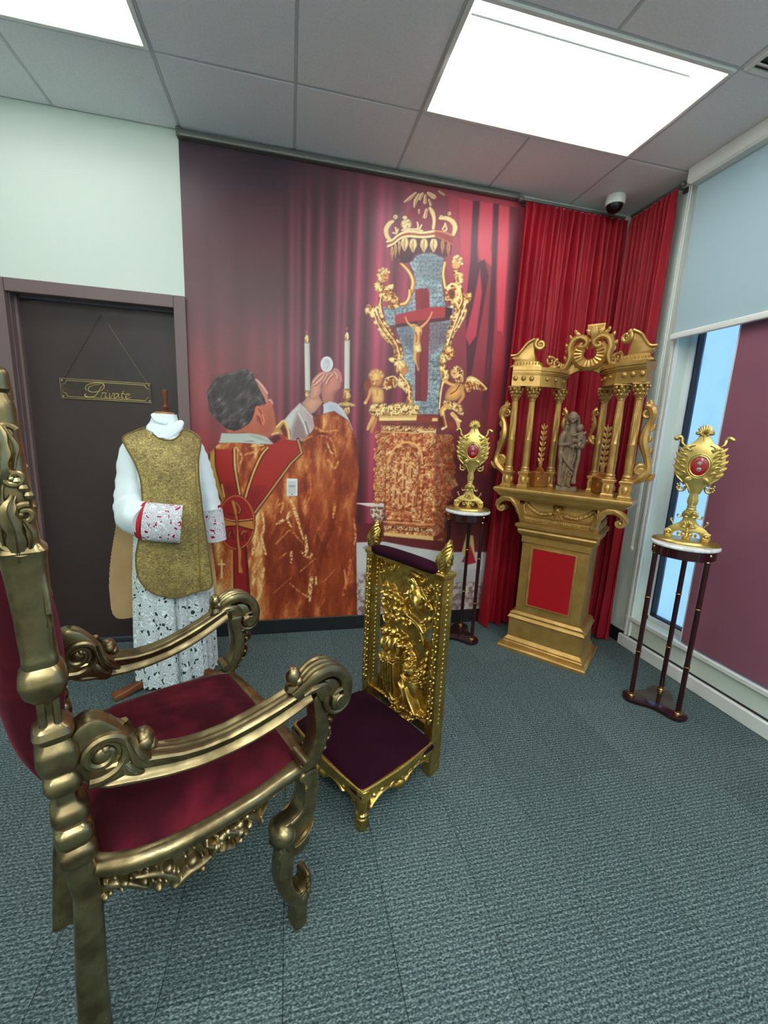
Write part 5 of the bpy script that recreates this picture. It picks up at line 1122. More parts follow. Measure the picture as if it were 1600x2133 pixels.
# pierced side wings on the outermost columns and on the inner columns
def wing(x, y, s, z0, sc, name):
    b = MB(); Q = lambda a, c: (x+s*a*sc, y, z0+c*sc)
    P = smooth_path([Q(.024, .0), Q(.05, .02), Q(.078, .06), Q(.066, .13), Q(.042, .21), Q(.046, .28), Q(.066, .33), Q(.056, .375), Q(.028, .39)], 36)
    b.sweep(P, circ(8, 1, 1.4), [.016*sc+.008*sc*math.sin(i/35*PI*3)**2 for i in range(36)], up=(0, -1, 0))
    b.volute(Q(.046, .062), (s, 0, 0), (0, 0, 1), .040*sc, .009*sc, 1.5, .015*sc, .008*sc, a0=-1.6, n=32); b.ball(Q(.046, .062), (.034*sc, .010, .034*sc), 12)
    for a, c in ((.085, .05), (.088, .08), (.08, .105), (.075, .14), (.062, .19), (.056, .235), (.05, .30), (.074, .335), (.05, .39), (.03, .4)): b.ball(Q(a, c), (.008*sc, .009, .010*sc), 7)
    b.leaf([Q(.03, .37), Q(.05, .395), Q(.04, .42)], .012*sc, (0, -1, 0), .006, n=6)
    b.volute(Q(.040, .345), (s, 0, 0), (0, 0, 1), .026*sc, .007*sc, 1.2, .010*sc, .006*sc, a0=.4, n=24, prof=8)
    for a, c, d in ((.066, .10, .9), (.060, .16, .7), (.050, .22, .6), (.056, .28, .9), (.085, .03, 1.2)): b.leaf([Q(a-.01, c-.02), Q(a+.012, c), Q(a+.022*d, c+.022)], .013*sc, (0, -1, 0), .008, n=7)
    b.prism([Q2 for Q2 in [(.024, .0), (.06, .01), (.07, .06), (.05, .10), (.030, .10)]], -.004, .004, lambda a, c, t: (x+s*a*sc, y+t, z0+c*sc))
    b.build(name, M_gold_altar, altar)
for s in (-1, 1):
    wing(s*.352, .062, s, TZ+.10, 1.08, 'side_wing'); wing(s*.118, .300, -s if False else s*0+(-1 if s > 0 else 1)*-1*-1, TZ+.30, .55, 'inner_wing')
# red-gold side boxes with wheat sprigs between the columns
M_rosegold = pm('rose_gold_paint', (178, 118, 58), .4, .55)
for s in (-1, 1):
    c = (s*.188, .215, TZ)
    b = MB(); Rz = Matrix.Rotation(s*-.95, 3, 'Z'); b.box((c[0], c[1], TZ+.052), (.105, .06, .104), R=Rz, b=.006)
    b.ball((c[0]-s*.0+0, c[1]-.036, TZ+.055), (.018, .012, .018), 10); b.prism([(-.045, .10), (.045, .10), (.04, .118), (.015, .132), (-.02, .135), (-.042, .12)], -.02, .02, lambda a, q, t: (c[0]+a*.75, c[1]+t+a*s*.6, TZ+q), inset=.004)
    b.build('sprig_box', M_rosegold, altar)
    b = MB(); b.tube([(c[0], c[1], TZ+.12), (c[0]-.004, c[1], TZ+.42)], .004, 6)
    for k in range(7):
        z = TZ+.175+k*.036
        for q in (-1, 1): b.leaf([(c[0], c[1]-.003, z-.010), (c[0]+q*.012, c[1]-.006, z+.004), (c[0]+q*.018, c[1]-.005, z+.020)], .008, (0, -1, .2), .007, n=6)
        b.ball((c[0], c[1]-.006, z+.008), (.007, .007, .012), 6)
    b.leaf([(c[0], c[1], TZ+.13), (c[0], c[1]-.006, TZ+.165), (c[0], c[1], TZ+.20)], .014, (0, -1, 0), .008)
    b.build('wheat_sprig', M_gold_altar, altar)
# ------------------------------------------------------------------ statue of a mother and child
stt = empty('mother_and_child_statue', (0, 0, 0), AR+math.radians(14), 'grey-brown carved statue of a veiled mother holding a child, standing on the altar', 'statue')
_M = Matrix.Rotation(AR, 3, 'Z') @ Vector((-.002, .165, 0)); stt.scale = (.92, .95, 1); stt.location = (AX+_M.x, AY+_M.y, TZ)
b = MB(); b.prism([(-.062, -.045), (.066, -.045), (.070, -.02), (.066, .045), (-.06, .045), (-.066, .0)], .0, .030, lambda a, c, t: (a, c, t), inset=.004); b.build('statue_base', M_statue, stt)
b = MB()
rows = [(.028, -.010, .040, .034), (.05, -.010, .041, .036), (.12, -.008, .046, .037), (.20, -.006, .053, .038), (.26, -.003, .054, .036), (.30, .001, .048, .034), (.335, .004, .043, .031), (.362, .004, .040, .028), (.385, .0, .030, .024), (.405, -.004, .022, .022), (.42, -.006, .016, .017)]
n = 48; V = []; F = []
for z, cx_, rx, ry in rows:
    for i in range(n):
        a = 2*PI*i/n; f = 1+(.10 if z < .25 else .03)*math.sin(a*9+z*14)*max(0, -math.sin(a))+.04*math.sin(a*5-z*20)
        V.append((cx_+rx*f*math.cos(a), ry*f*math.sin(a), z))
for k in range(len(rows)-1):
    for i in range(n): j = (i+1) % n; F.append((k*n+i, k*n+j, k*n+n+j, k*n+n+i))
F.append(tuple(range(n))[::-1]); F.append(tuple(range((len(rows)-1)*n, len(rows)*n))); b.add(V, F)
hc = Vector((-.008, -.010, .452))      # head, tilted towards the child
Rh = Matrix.Rotation(.18, 3, 'Y')
b.ball(hc, (.026, .029, .034), 18, Rh); b.ball(hc+Vector((0, .010, .007)), (.033, .031, .037), 18, Rh); b.tube([hc, (-.006, .0, .405)], [.016, .018], 10)
fw = hc+Vector((.002, -.0285, 0)); b.ball(fw+Vector((0, -.001, -.003)), (.0035, .006, .008), 8); b.ball(fw+Vector((0, .002, -.014)), (.006, .004, .0025), 8); b.ball(fw+Vector((0, .002, -.022)), (.009, .006, .006), 8)
for s in (-1, 1): b.ball(fw+Vector((s*.010, .003, .003)), (.006, .004, .0025), 8); b.ball(fw+Vector((s*.012, .006, -.009)), (.008, .006, .008), 8)
for s, P in ((-1, [(-.035, -.006, .470), (-.038, .004, .435), (-.036, .006, .405), (-.050, .002, .362)]), (1, [(.022, -.004, .470), (.030, .006, .435), (.034, .010, .405), (.048, .006, .366)])): b.tube(smooth_path(P, 10), [.010, .011, .012, .012, .013, .014, .014, .014, .012, .010], 8)
b.tube(smooth_path([(-.01, .030, .47), (-.008, .036, .41), (-.004, .036, .30), (-.006, .034, .15)], 8), [.022, .034, .040, .044, .046, .046, .044, .040], 10)
b.tube(smooth_path([(-.046, -.004, .370), (-.062, -.012, .322), (-.062, -.024, .285), (-.04, -.040, .290), (-.004, -.050, .292)], 14), [.018, .020, .022, .022, .021, .020, .019, .017, .015, .013, .011, .009, .008, .008], 10)
b.tube(smooth_path([(.046, .0, .370), (.066, -.010, .328), (.068, -.024, .285), (.05, -.046, .280), (.02, -.054, .292)], 14), [.018, .021, .024, .024, .022, .020, .018, .016, .014, .012, .010, .009, .008, .008], 10)
for k in range(4): b.tube([(-.004, -.050-.002*k, .296-.006*k), (.012, -.056-.001*k, .295-.006*k), (.022, -.055, .294-.006*k)], [.0036, .0034, .0026], 6); b.tube([(.024, -.052, .288-.005*k), (.008, -.058, .284-.005*k)], [.0034, .0028], 6)
b.tube(smooth_path([(-.056, -.02, .30), (-.058, -.03, .24), (-.052, -.034, .17), (-.050, -.030, .10), (-.042, -.03, .034)], 12), [.018]*4+[.016]*4+[.014]*4, 8)
b.tube(smooth_path([(-.058, -.034, .26), (-.03, -.044, .20), (.012, -.048, .155), (.03, -.046, .14)], 12), .0075, 8); b.tube(smooth_path([(.052, -.03, .27), (.056, -.036, .2), (.046, -.038, .12), (.05, -.03, .05)], 10), .012, 8)
for x, z0, z1 in ((-.036, .20, .04), (-.016, .17, .038), (.004, .26, .036), (.024, .24, .16), (.016, .14, .04), (.034, .12, .05)): b.tube(smooth_path([(x+.012, -.036, z0), (x+.004, -.042, (z0+z1)/2), (x, -.040, z1)], 8), [.004, .006, .007, .007, .007, .0065, .006, .005], 6)
for k, (x, z) in enumerate([(.020, .16), (.028, .142), (.016, .128), (.026, .112), (.014, .098)]): b.tube(smooth_path([(x-.014, -.046, z+.006), (x, -.054, z), (x+.012, -.047, z-.008)], 6), .0045, 6)
for s in (-1, 1): b.ball((-.004+s*.022, -.048, .034), (.010, .018, .007), 10)
# child on her arm
cc = Vector((.040, -.040, .392)); b.ball(cc, (.021, .022, .024), 16); b.ball(cc+Vector((-.004, -.018, -.002)), (.003, .005, .004), 6); b.ball(cc+Vector((.004, .004, .006)), (.021, .020, .021), 14)
for s in (-1, 1): b.ball(cc+Vector((-.004+s*.007, -.017, .004)), (.004, .003, .002), 6); b.ball(cc+Vector((-.003+s*.008, -.014, -.007)), (.006, .006, .006), 8)
b.tube(smooth_path([(.044, -.036, .372), (.048, -.034, .345), (.050, -.034, .315), (.044, -.036, .298)], 8), [.012, .018, .020, .021, .022, .022, .021, .018], 12)
b.tube(smooth_path([(.034, -.046, .358), (.014, -.052, .348), (-.004, -.044, .352)], 8), [.008, .008, .008, .0075, .007, .0065, .006, .006], 8); b.tube(smooth_path([(.060, -.038, .358), (.074, -.036, .36), (.080, -.02, .372)], 8), .007, 8)
b.tube(smooth_path([(.046, -.046, .306), (.020, -.066, .318), (.004, -.058, .300), (-.002, -.062, .296)], 10), [.014, .014, .013, .012, .011, .010, .009, .008, .007, .006], 8); b.tube(smooth_path([(.052, -.046, .302), (.050, -.066, .290), (.036, -.062, .272)], 8), [.013, .012, .011, .010, .009, .008, .007, .007], 8)
b.build('figure', M_statue, stt, remesh=.0026)
# ------------------------------------------------------------------ pedestal stands and reliquaries
def stand(x, y, rz, label):
    t = empty('plant_stand', (x, y, 0), rz, label, 'pedestal stand', 'marble-topped stands')
    b = MB(); out = []
    for k in range(3):      # three lobed base with hollow sides
        a = math.radians(90+120*k)
        for d in (-38, -20, 0, 20, 38):
            ad = a+math.radians(d*.62); r = .168 if d == 0 else (.163 if abs(d) == 20 else .135)
            out.append((r*math.cos(ad), r*math.sin(ad)))
        a2 = a+math.radians(60); out.append((.088*math.cos(a2), .088*math.sin(a2)))
    out = [tuple(q) for q in spline(out, 60, True)]
    b.prism(out, .006, .028, lambda a, c, z: (a, c, z), inset=.005)
    for k in range(3): a = math.radians(90+120*k); b.lathe([(.012, 0), (.014, .007)], 10, (.125*math.cos(a), .125*math.sin(a), 0))
    b.build('stand_base', M_mahog, t)
    for k in range(3):
        a = math.radians(90+120*k); px, py = .128*math.cos(a), .128*math.sin(a)
        lg = MB().lathe([(.0125, .028), (.0125, .880)], 14, (px, py, 0)).build('leg', M_mahog, t)
        for z in (.036, .30, .62, .868):
            MB().lathe([(.0145, z-.003), (.0155, z), (.0145, z+.003)] if z > .1 else [(.019, z-.008), (.0185, z-.002), (.0155, z+.001), (.0155, z+.010)], 14, (px, py, 0)).build('brass_ring', M_brass, lg)
        MB().ball((px*1.075, py*1.075, .902), (.009, .009, .009), 10).build('apron_stud', M_brass, t)
    MB().lathe([(.135, .868), (.140, .872), (.140, .916), (.132, .920), (.0, .920)], 40).build('apron_ring', M_mahog, t)
    MB().lathe([(0, .918), (.146, .918), (.152, .923), (.152, .931), (.146, .936), (.0, .936)], 48).build('marble_top', M_marble, t)
    return t
s1 = stand(2.597, -1.126, math.radians(-56), 'dark wooden three-legged stand with marble top, in front of the window')
s2 = stand(1.782, -.215, math.radians(-33), 'dark wooden three-legged stand with marble top, beside the mural altar')
def reliquary(x, y, z, rz, label):
    t = empty('reliquary', (x, y, z), rz, label, 'reliquary', 'gold reliquaries on stands')
    b = MB(); V = []
    b.lathe([(0, 0), (.142, 0), (.147, .004), (.146, .010), (.138, .016), (.120, .0185), (0, .0185)], 48, sy=.62); b.build('base_plate', M_gold_rel, t)
    Z0 = .0185
    half = [(.010, .556), (.016, .540), (.020, .533), (.030, .508), (.046, .490), (.062, .482), (.080, .470), (.094, .444), (.100, .410), (.101, .376), (.095, .346), (.078, .318), (.058, .296), (.044, .282), (.032, .266), (.021, .244), (.018, .232), (.023, .208), (.0225, .192), (.018, .178), (.017, .160), (.022, .152), (.032, .140), (.036, .124), (.028, .112), (.032, .094), (.046, .078), (.064, .068), (.084, .052), (.098, .030), (.099, .012), (.092, .0)]
    inner = [(.066, .0), (.062, .012), (.052, .030), (.036, .040), (.022, .036), (.016, .020), (.017, .0)]
    hs = [tuple(q) for q in spline(half, 90)]; ins = [tuple(q) for q in spline(inner, 24)]
    out = hs+ins+[(-a, c) for a, c in ins[::-1]]+[(-a, c) for a, c in hs[::-1]]
    MB().prism([(a, c+Z0) for a, c in out], -.009, .009, inset=.0035).build('body', M_gold_rel, t)
    r = MB()      # relief on the front: foliage, scrolls, beads, shells
    F0 = -.009
    P3 = lambda a, c, d=0: (a, F0-d, c+Z0)
    for s in (-1, 1):
        X = lambda a, c, d=0: P3(s*a, c, d)
        for (a, c, ang) in ((.082, .452, .5), (.088, .424, .35), (.091, .394, .2), (.090, .364, .05), (.082, .336, -.15)):
            co, si = math.cos(ang), math.sin(ang)
            r.leaf([X(a-.017, c-.010), X(a-.005, c-.002, .005), X(a+.009*co, c+.006+.010*si, .003), X(a+.019*co, c+.015+.010*si, -.001)], [.004, .008, .0065, .002], (0, -1, 0), .010, n=9)
            r.leaf([X(a-.036, c-.004, .001), X(a-.022, c+.012, .006), X(a-.006, c+.012, .003)], [.004, .008, .003], (0, -1, 0), .008, n=7)
        r.tube(smooth_path([X(.072, .476, .002), X(.084, .488, .002), (s*.088, 0, .508+Z0), (s*.098, 0, .520+Z0), (s*.110, 0, .514+Z0)], 14), [.006, .0062, .0065, .007, .0075, .008, .009, .0095, .010, .0105, .011, .0115, .012, .012], 10); r.ball((s*.112, -.001, .512+Z0), (.013, .012, .012), 10)
        r.tube(smooth_path([X(.030, .482, .002), X(.046, .476, .004), X(.056, .462, .004), X(.046, .456, .004)], 10), .0045, 8); r.ball(X(.042, .458, .004), .006, 8)
        r.tube(smooth_path([X(.096, .34), X(.082, .318), X(.060, .296), X(.047, .280)], 10), .005, 8); r.leaf([X(.026, .318, .0), X(.038, .312, .006), X(.046, .298, .005), X(.05, .284, 0)], [.006, .014, .012, .004], (0, -1, 0), .012, n=9)
        r.tube(smooth_path([X(.050, .300), X(.040, .284, .002), X(.028, .264, .002), X(.020, .24, .002)], 10), [.006, .0058, .0055, .0052, .005, .0047, .0044, .004, .0036, .003], 8)
        r.volute((s*.060, 0, .262+Z0), (s, 0, 0), (0, 0, 1), .020, .006, 1.1, .006, .004, a0=2.6, n=22, prof=8)
        for k in range(4): r.ball((s*(.072+.004*(k % 2)), -.004, .254+.009*k+Z0), (.006, .006, .0055), 7)
        r.tube(smooth_path([(s*.030, 0, .118+Z0), (s*.042, 0, .112+Z0), (s*.052, 0, .116+Z0), (s*.050, 0, .126+Z0)], 10), .0042, 8)
        r.tube(smooth_path([(s*.064, 0, .070+Z0), (s*.072, 0, .084+Z0), (s*.080, 0, .094+Z0), (s*.072, 0, .100+Z0)], 10), .0042, 8); r.ball((s*.077, 0, .097+Z0), .006, 8)
        r.volute(X(.080, .026, .002), (s, 0, 0), (0, 0, 1), .020, .005, 1.3, .0045, .003, a0=.6, n=26, prof=8); r.ball(X(.080, .026, .003), .009, 10)
        for k in range(5): a = .6+k*.45; r.ball(X(.080+.013*math.cos(a), .026+.013*math.sin(a), .003), (.0045, .004, .0045), 6)
        r.volute((s*.028, -.002, .022+Z0), (-s, 0, 0), (0, 0, 1), .013, .004, 1.1, .004, .003, a0=2.2, n=20, prof=8)
        r.leaf([X(.004, .058, .002), X(.018, .068, .006), X(.034, .066, .002)], [.004, .010, .002], (0, -1, 0), .008, n=7); r.leaf([X(.004, .012, .002), X(.014, .028, .006), X(.024, .03, .002)], [.004, .009, .002], (0, -1, 0), .008, n=7)
        r.leaf([X(.004, .128, .002), X(.014, .140, .006), X(.026, .132, .004)], [.005, .010, .003], (0, -1, 0), .008, n=7); r.ball(X(.015, .118, .002), (.009, .006, .006), 8)
    for k in range(7):      # shells
        a = math.radians(-72+24*k); r.leaf([P3(0, .070, .003), P3(.016*math.sin(a), .070+.018*math.cos(a), .008), P3(.026*math.sin(a), .070+.029*math.cos(a), .003)], [.002, .0055, .004], (0, -1, 0), .006, n=6)
    for k in range(6): r.ball(P3(0, .178+.0085*k, .001), (.0062-.0004*k, .004, .0036), 7)
    for k in range(4): r.ball(P3(0, .018+.012*k, .004), (.008-.001*k, .006, .007), 7)
    for k in range(3): r.ball(P3(0, .506+.008*k, .001), (.0045, .004, .0035), 7)
    r.lathe([(.0195, .1535+Z0), (.022, .158+Z0), (.0195, .1625+Z0)], 16, sy=.62).lathe([(.0185, .166+Z0), (.0205, .170+Z0), (.0185, .174+Z0)], 16, sy=.62)
    r.build('relief_ornament', M_gold_rel, t, kind='stuff')
    f = MB()      # palmette finial
    for s in (-1, 1): f.ball((s*.026, -.002, .540+Z0), (.013, .011, .010), 10).ball((s*.012, -.006, .532+Z0), (.009, .008, .008), 8)
    for k in range(9):
        a = math.radians(-76+19*k); f.leaf([(0, -.004, .534+Z0), (.020*math.sin(a), -.010, .536+.022*math.cos(a)+Z0), (.036*math.sin(a), -.004, .540+.042*math.cos(a)+Z0)], [.002, .006, .0035], (0, -1, 0), .007, n=7)
    f.ball((0, -.008, .528+Z0), (.007, .006, .006), 8); f.prism([(a, c+Z0) for a, c in ((-.014, .53), (.014, .53), (.020, .552), (.012, .566), (0, .570), (-.012, .566), (-.020, .552))], -.004, .004, inset=.0015); f.build('finial', M_gold_rel, t)
    w = MB(); oc = (0, .378)
    P = [(.0405*math.cos(q), F0-.001, oc[1]+Z0+.051*math.sin(q)) for q in [2*PI*k/40 for k in range(40)]]
    w.sweep(P, circ(8, .0055, .005), up=(0, -1, 0), closed=True); P = [(.049*math.cos(q), F0, oc[1]+Z0+.060*math.sin(q)) for q in [2*PI*k/40 for k in range(40)]]; w.sweep(P, circ(8, .003, .003), up=(0, -1, 0), closed=True); w.build('window_rim', M_gold_rel, t)
    MB().lathe([(0, .0), (.040, .0), (.036, .003), (.02, .0055), (0, .0065)], 36, (0, F0-.0005, oc[1]+Z0), Matrix.Rotation(PI/2, 3, 'X'), sy=1.27).build('window_oval', M_glassred, t)
    for z in (.016, -.016): MB().lathe([(0, 0), (.0105, 0), (.0105, .002), (.007, .0045), (0, .005)], 16, (.001, F0-.006, oc[1]+Z0+z), Matrix.Rotation(PI/2, 3, 'X')).build('relic_disc', M_pearl, t)
    return t
reliquary(2.597, -1.126, .936, math.radians(-49.3), 'gold reliquary with red oval window, standing before the blue window pane')
reliquary(1.782, -.215, .936, math.radians(-24.6), 'gold reliquary with red oval window, standing before the mural')
# ------------------------------------------------------------------ dressed mannequin
M_lace = bpy.data.materials.new('white_lace'); M_lace.use_nodes = True
def _lace(m, holes, base, sc):
    nt = m.node_tree; N = nt.nodes; L = nt.links; b = N['Principled BSDF']; b.inputs['Roughness'].default_value = .9; b.inputs['Specular IOR Level'].default_value = .1
    tc = node(m, 'ShaderNodeTexCoord'); nz = node(m, 'ShaderNodeTexNoise'); nz.inputs['Scale'].default_value = sc*.7; nz.inputs['Detail'].default_value = 1.
    L.new(tc.outputs['Object'], nz.inputs['Vector'])
    ad = node(m, 'ShaderNodeMixRGB'); ad.blend_type = 'LINEAR_LIGHT'; ad.inputs[0].default_value = .05
    L.new(tc.outputs['Object'], ad.inputs[1]); L.new(nz.outputs['Color'], ad.inputs[2])
    v = node(m, 'ShaderNodeTexVoronoi'); v.inputs['Scale'].default_value = sc; L.new(ad.outputs[0], v.inputs['Vector'])
    # curling cords: rings around each cell
    ms = node(m, 'ShaderNodeMath', operation='MULTIPLY'); ms.inputs[1].default_value = 24; L.new(v.outputs['Distance'], ms.inputs[0])
    sn = node(m, 'ShaderNodeMath', operation='SINE'); L.new(ms.outputs[0], sn.inputs[0])
    r1 = node(m, 'ShaderNodeValToRGB'); e = r1.color_ramp.elements; e[0].position = .05; e[0].color = lin(tuple(int(c*.84) for c in base)); e[1].position = .75; e[1].color = lin(base); L.new(sn.outputs[0], r1.inputs[0])
    v2 = node(m, 'ShaderNodeTexVoronoi'); v2.inputs['Scale'].default_value = sc*1.25; v2.feature = 'F1'
    mp = node(m, 'ShaderNodeMapping'); mp.inputs['Location'].default_value = (.37, .11, .53); mp.inputs['Scale'].default_value = (1.1, 1, .62); L.new(ad.outputs[0], mp.inputs[0]); L.new(mp.outputs[0], v2.inputs['Vector'])
    lt = node(m, 'ShaderNodeMath', operation='LESS_THAN'); lt.inputs[1].default_value = .24; L.new(v2.outputs['Distance'], lt.inputs[0])
    mx = node(m, 'ShaderNodeMixRGB'); L.new(lt.outputs[0], mx.inputs[0]); L.new(r1.outputs[0], mx.inputs[1]); mx.inputs[2].default_value = lin(holes)
    L.new(mx.outputs[0], b.inputs['Base Color'])
    bp = node(m, 'ShaderNodeBump'); bp.inputs['Strength'].default_value = .5; bp.inputs['Distance'].default_value = .003; L.new(sn.outputs[0], bp.inputs['Height']); L.new(bp.outputs[0], b.inputs['Normal'])
_lace(M_lace, (54, 66, 72), (240, 248, 248), 25)
M_lacered = bpy.data.materials.new('lace_over_red'); M_lacered.use_nodes = True
_lace(M_lacered, (176, 24, 52), (244, 242, 246), 30)
M_chas = bpy.data.materials.new('chasuble_brocade'); M_chas.use_nodes = True
def _chas(m):
    nt = m.node_tree; N = nt.nodes; L = nt.links; b = N['Principled BSDF']; b.inputs['Roughness'].default_value = .55; b.inputs['Metallic'].default_value = .25; b.inputs['Sheen Weight'].default_value = .15
    tc = node(m, 'ShaderNodeTexCoord')
    n1 = node(m, 'ShaderNodeTexNoise'); n1.inputs['Scale'].default_value = 62; n1.inputs['Detail'].default_value = 6; n1.inputs['Distortion'].default_value = 1.8
    n2 = node(m, 'ShaderNodeTexNoise'); n2.inputs['Scale'].default_value = 5; n2.inputs['Detail'].default_value = 3
    mp = node(m, 'ShaderNodeMapping'); mp.inputs['Scale'].default_value = (1, 1, 1.3)
    L.new(tc.outputs['Object'], mp.inputs[0]); L.new(mp.outputs[0], n1.inputs['Vector']); L.new(tc.outputs['Object'], n2.inputs['Vector'])
    a = node(m, 'ShaderNodeMath', operation='MULTIPLY_ADD'); a.inputs[1].default_value = .6; L.new(n2.outputs['Fac'], a.inputs[0]); L.new(n1.outputs['Fac'], a.inputs[2])
    r = node(m, 'ShaderNodeValToRGB'); e = r.color_ramp.elements; e[0].position = .56; e[0].color = lin((92, 76, 40)); e[1].position = 1.04; e[1].color = lin((196, 172, 98)); k = e.new(.80); k.color = lin((140, 121, 68))
    L.new(a.outputs[0], r.inputs[0]); L.new(r.outputs[0], b.inputs['Base Color'])
    bp = node(m, 'ShaderNodeBump'); bp.inputs['Strength'].default_value = .6; bp.inputs['Distance'].default_value = .004; L.new(n1.outputs['Fac'], bp.inputs['Height']); L.new(bp.outputs[0], b.inputs['Normal'])
_chas(M_chas)
mn = empty('vestment_mannequin', (-.03, -.45, 0), math.radians(14.5), 'headless mannequin in gold chasuble over white lace alb, standing before the door', 'mannequin')
b = MB()
for k in range(3):
    a = math.radians(200+120*k); d = Vector((math.cos(a), math.sin(a), 0))
    b.sweep([d*.02+Vector((0, 0, .10)), d*.14+Vector((0, 0, .055)), d*.27+Vector((0, 0, .022)), d*.335+Vector((0, 0, .014))], rrect(1, 1, .3), [(.020, .022), (.022, .020), (.026, .018), (.030, .014)])
b.tube([(0, 0, .06), (0, 0, .5)], .025, 14); b.build('stand_foot', M_wood, mn)
# inner figure and robe
def loft(b, rows, n=72, fold=None, cap=True):
    V = []; F = []
    for z, cx, cy, rx, ry in rows:
        for i in range(n):
            a = 2*PI*i/n; f = 1+(fold(a, z) if fold else 0); V.append((cx+rx*f*math.cos(a), cy+ry*f*math.sin(a), z))
    for k in range(len(rows)-1):
        for i in range(n): j = (i+1) % n; F.append((k*n+i, k*n+j, k*n+n+j, k*n+n+i))
    if cap: F.append(tuple(range(n))[::-1]); F.append(tuple(range((len(rows)-1)*n, len(rows)*n)))
    return b.add(V, F)
def resamp(rows, n):
    out = []; z0, z1 = rows[0][0], rows[-1][0]
    for i in range(n):
        z = z0+(z1-z0)*i/(n-1); out.append(tuple(interp([(r[0], r[q]) for r in rows], z) for q in range(5)))
    return out
def folds(a, z):
    g = max(0, min(1, (.95-z)/.6)); fr = max(0, -math.sin(a))**.5
    p = math.cos(a)
    return g*(.05*math.sin(a*7+1.2)+.035*math.sin(a*13+z*2)-.26*math.exp(-((p-.06)/.045)**2)*fr-.12*math.exp(-((p-.42)/.05)**2)*fr-.10*math.exp(-((p-.68)/.05)**2)*fr)
b = MB(); loft(b, resamp([(.018, -.012, 0, .206, .155), (.30, -.014, 0, .200, .15), (.62, -.012, 0, .192, .14), (.80, -.01, .0, .180, .130)], 40), 200, lambda a, z: folds(a, z)+(.012*math.sin(a*60) if z < .03 else 0)); ob = b.build('lace_skirt', M_lace, mn)
for v in ob.data.vertices:
    if v.co.z < .02: v.co.z = .010+.016*abs(math.sin(math.atan2(v.co.y, v.co.x)*19))
b = MB(); loft(b, resamp([(.78, -.01, .0, .178, .128), (1.0, -.01, 0, .165, .12), (1.15, -.012, 0, .172, .12), (1.26, -.012, .005, .180, .115), (1.33, -.012, .01, .155, .10), (1.37, -.011, .012, .10, .080), (1.40, -.01, .012, .075, .07)], 30), 80, lambda a, z: .012*math.sin(a*9)); b.build('alb_body', M_linen, mn)
def sleeve(P, R, name, mat, cap=True):
    b = MB(); P = smooth_path(P, 30); n = 26; rr = [interp([(i/(len(R)-1), q) for i, q in enumerate(R)], k/29) for k in range(30)]
    prof = [(math.cos(2*PI*i/n)*(1+.05*math.sin(5*2*PI*i/n)), math.sin(2*PI*i/n)*(1+.05*math.sin(4*2*PI*i/n+1))) for i in range(n)]
    sc = [(r*(1+.04*math.sin(k*1.7)), r*(1+.04*math.cos(k*1.3))) for k, r in enumerate(rr)]
    b.sweep(P, prof, sc, up=(0, -1, 0)); return b.build(name, mat, mn)
sleeve([(-.130, -.0, 1.345), (-.163, -.01, 1.26), (-.172, -.02, 1.14), (-.172, -.05, 1.04), (-.158, -.11, .972), (-.110, -.155, .955)], [.044, .058, .066, .078, .088, .084], 'sleeve', M_linen)
sleeve([(.112, .01, 1.335), (.142, .005, 1.24), (.164, .0, 1.12), (.192, -.005, .97)], [.042, .050, .056, .056], 'sleeve', M_linen)
def cuff(P, R, flat, up, mat, name):
    b = MB(); P = smooth_path(P, 22); n = 40
    out = [(math.cos(2*PI*i/n), math.sin(2*PI*i/n)) for i in range(n)]
    sc = [(interp([(0, R[0]), (1, R[1])], k/21), interp([(0, R[0]), (1, R[1])], k/21)*flat) for k in range(22)]
    P2 = [p for p in P]; V = []; F = []
    b.sweep(P2, out, sc, up=up); return b.build(name, mat, mn)
M_redtrim = pm('cuff_red', (184, 22, 44), .6, sheen=.2)
cuff([(-.128, -.150, .955), (-.104, -.166, .950)], (.094, .094), .66, (0, -1, 0), M_redtrim, 'cuff_band')
cf = cuff([(-.116, -.164, .952), (-.04, -.185, .942), (.040, -.190, .933)], (.096, .097), .60, (0, -1, 0), M_lacered, 'lace_cuff')
cuff([(.193, -.005, .985), (.197, -.006, .965)], (.058, .06), .8, (0, -1, 0), M_redtrim, 'cuff_band')
cuff([(.196, -.006, .975), (.208, -.010, .88), (.218, -.012, .79)], (.058, .054), .85, (0, -1, 0), M_lacered, 'lace_cuff')
# chasuble: front panel wraps the chest, back panel hangs behind showing its tan lining
def panel(outline, fn, th, name, mat, n=70):
    out = [tuple(q) for q in spline(outline, 160, True)]; xs = [p[0] for p in out]; zs = [p[1] for p in out]
    R = Relief(min(xs)-.01, max(xs)+.01, min(zs)-.01, max(zs)+.01, .0032); R.mask(out)
    return R.build(name, mat, mn, fn, back=th)
fo = [(-.085, 1.402), (-.135, 1.385), (-.192, 1.350), (-.178, 1.30), (-.150, 1.24), (-.128, 1.16), (-.124, 1.06), (-.132, .96), (-.150, .86), (-.168, .77), (-.166, .68), (-.140, .615), (-.090, .565), (-.02, .540), (.03, .542), (.10, .552), (.172, .566), (.176, .64), (.166, .75), (.155, .86), (.145, .96), (.138, 1.06), (.132, 1.16), (.134, 1.25), (.148, 1.32), (.146, 1.355), (.115, 1.383), (.070, 1.398), (.055, 1.370), (.02, 1.345), (-.02, 1.345), (-.06, 1.366)]
def ffn(x, z, h):
    d = np.interp(z, [.5, .8, 1.0, 1.2, 1.3, 1.36, 1.41], [.165, .165, .160, .150, .132, .095, .045])
    w = np.interp(z, [.5, .9, 1.2, 1.35, 1.41], [.34, .30, .27, .28, .26])
    y = -d*np.sqrt(np.clip(1-(x/w)**2, .02, 1))+.006*np.sin(x*40+z*7)*np.clip((1.2-z)*2, 0, 1)-h
    return (x, y, z)
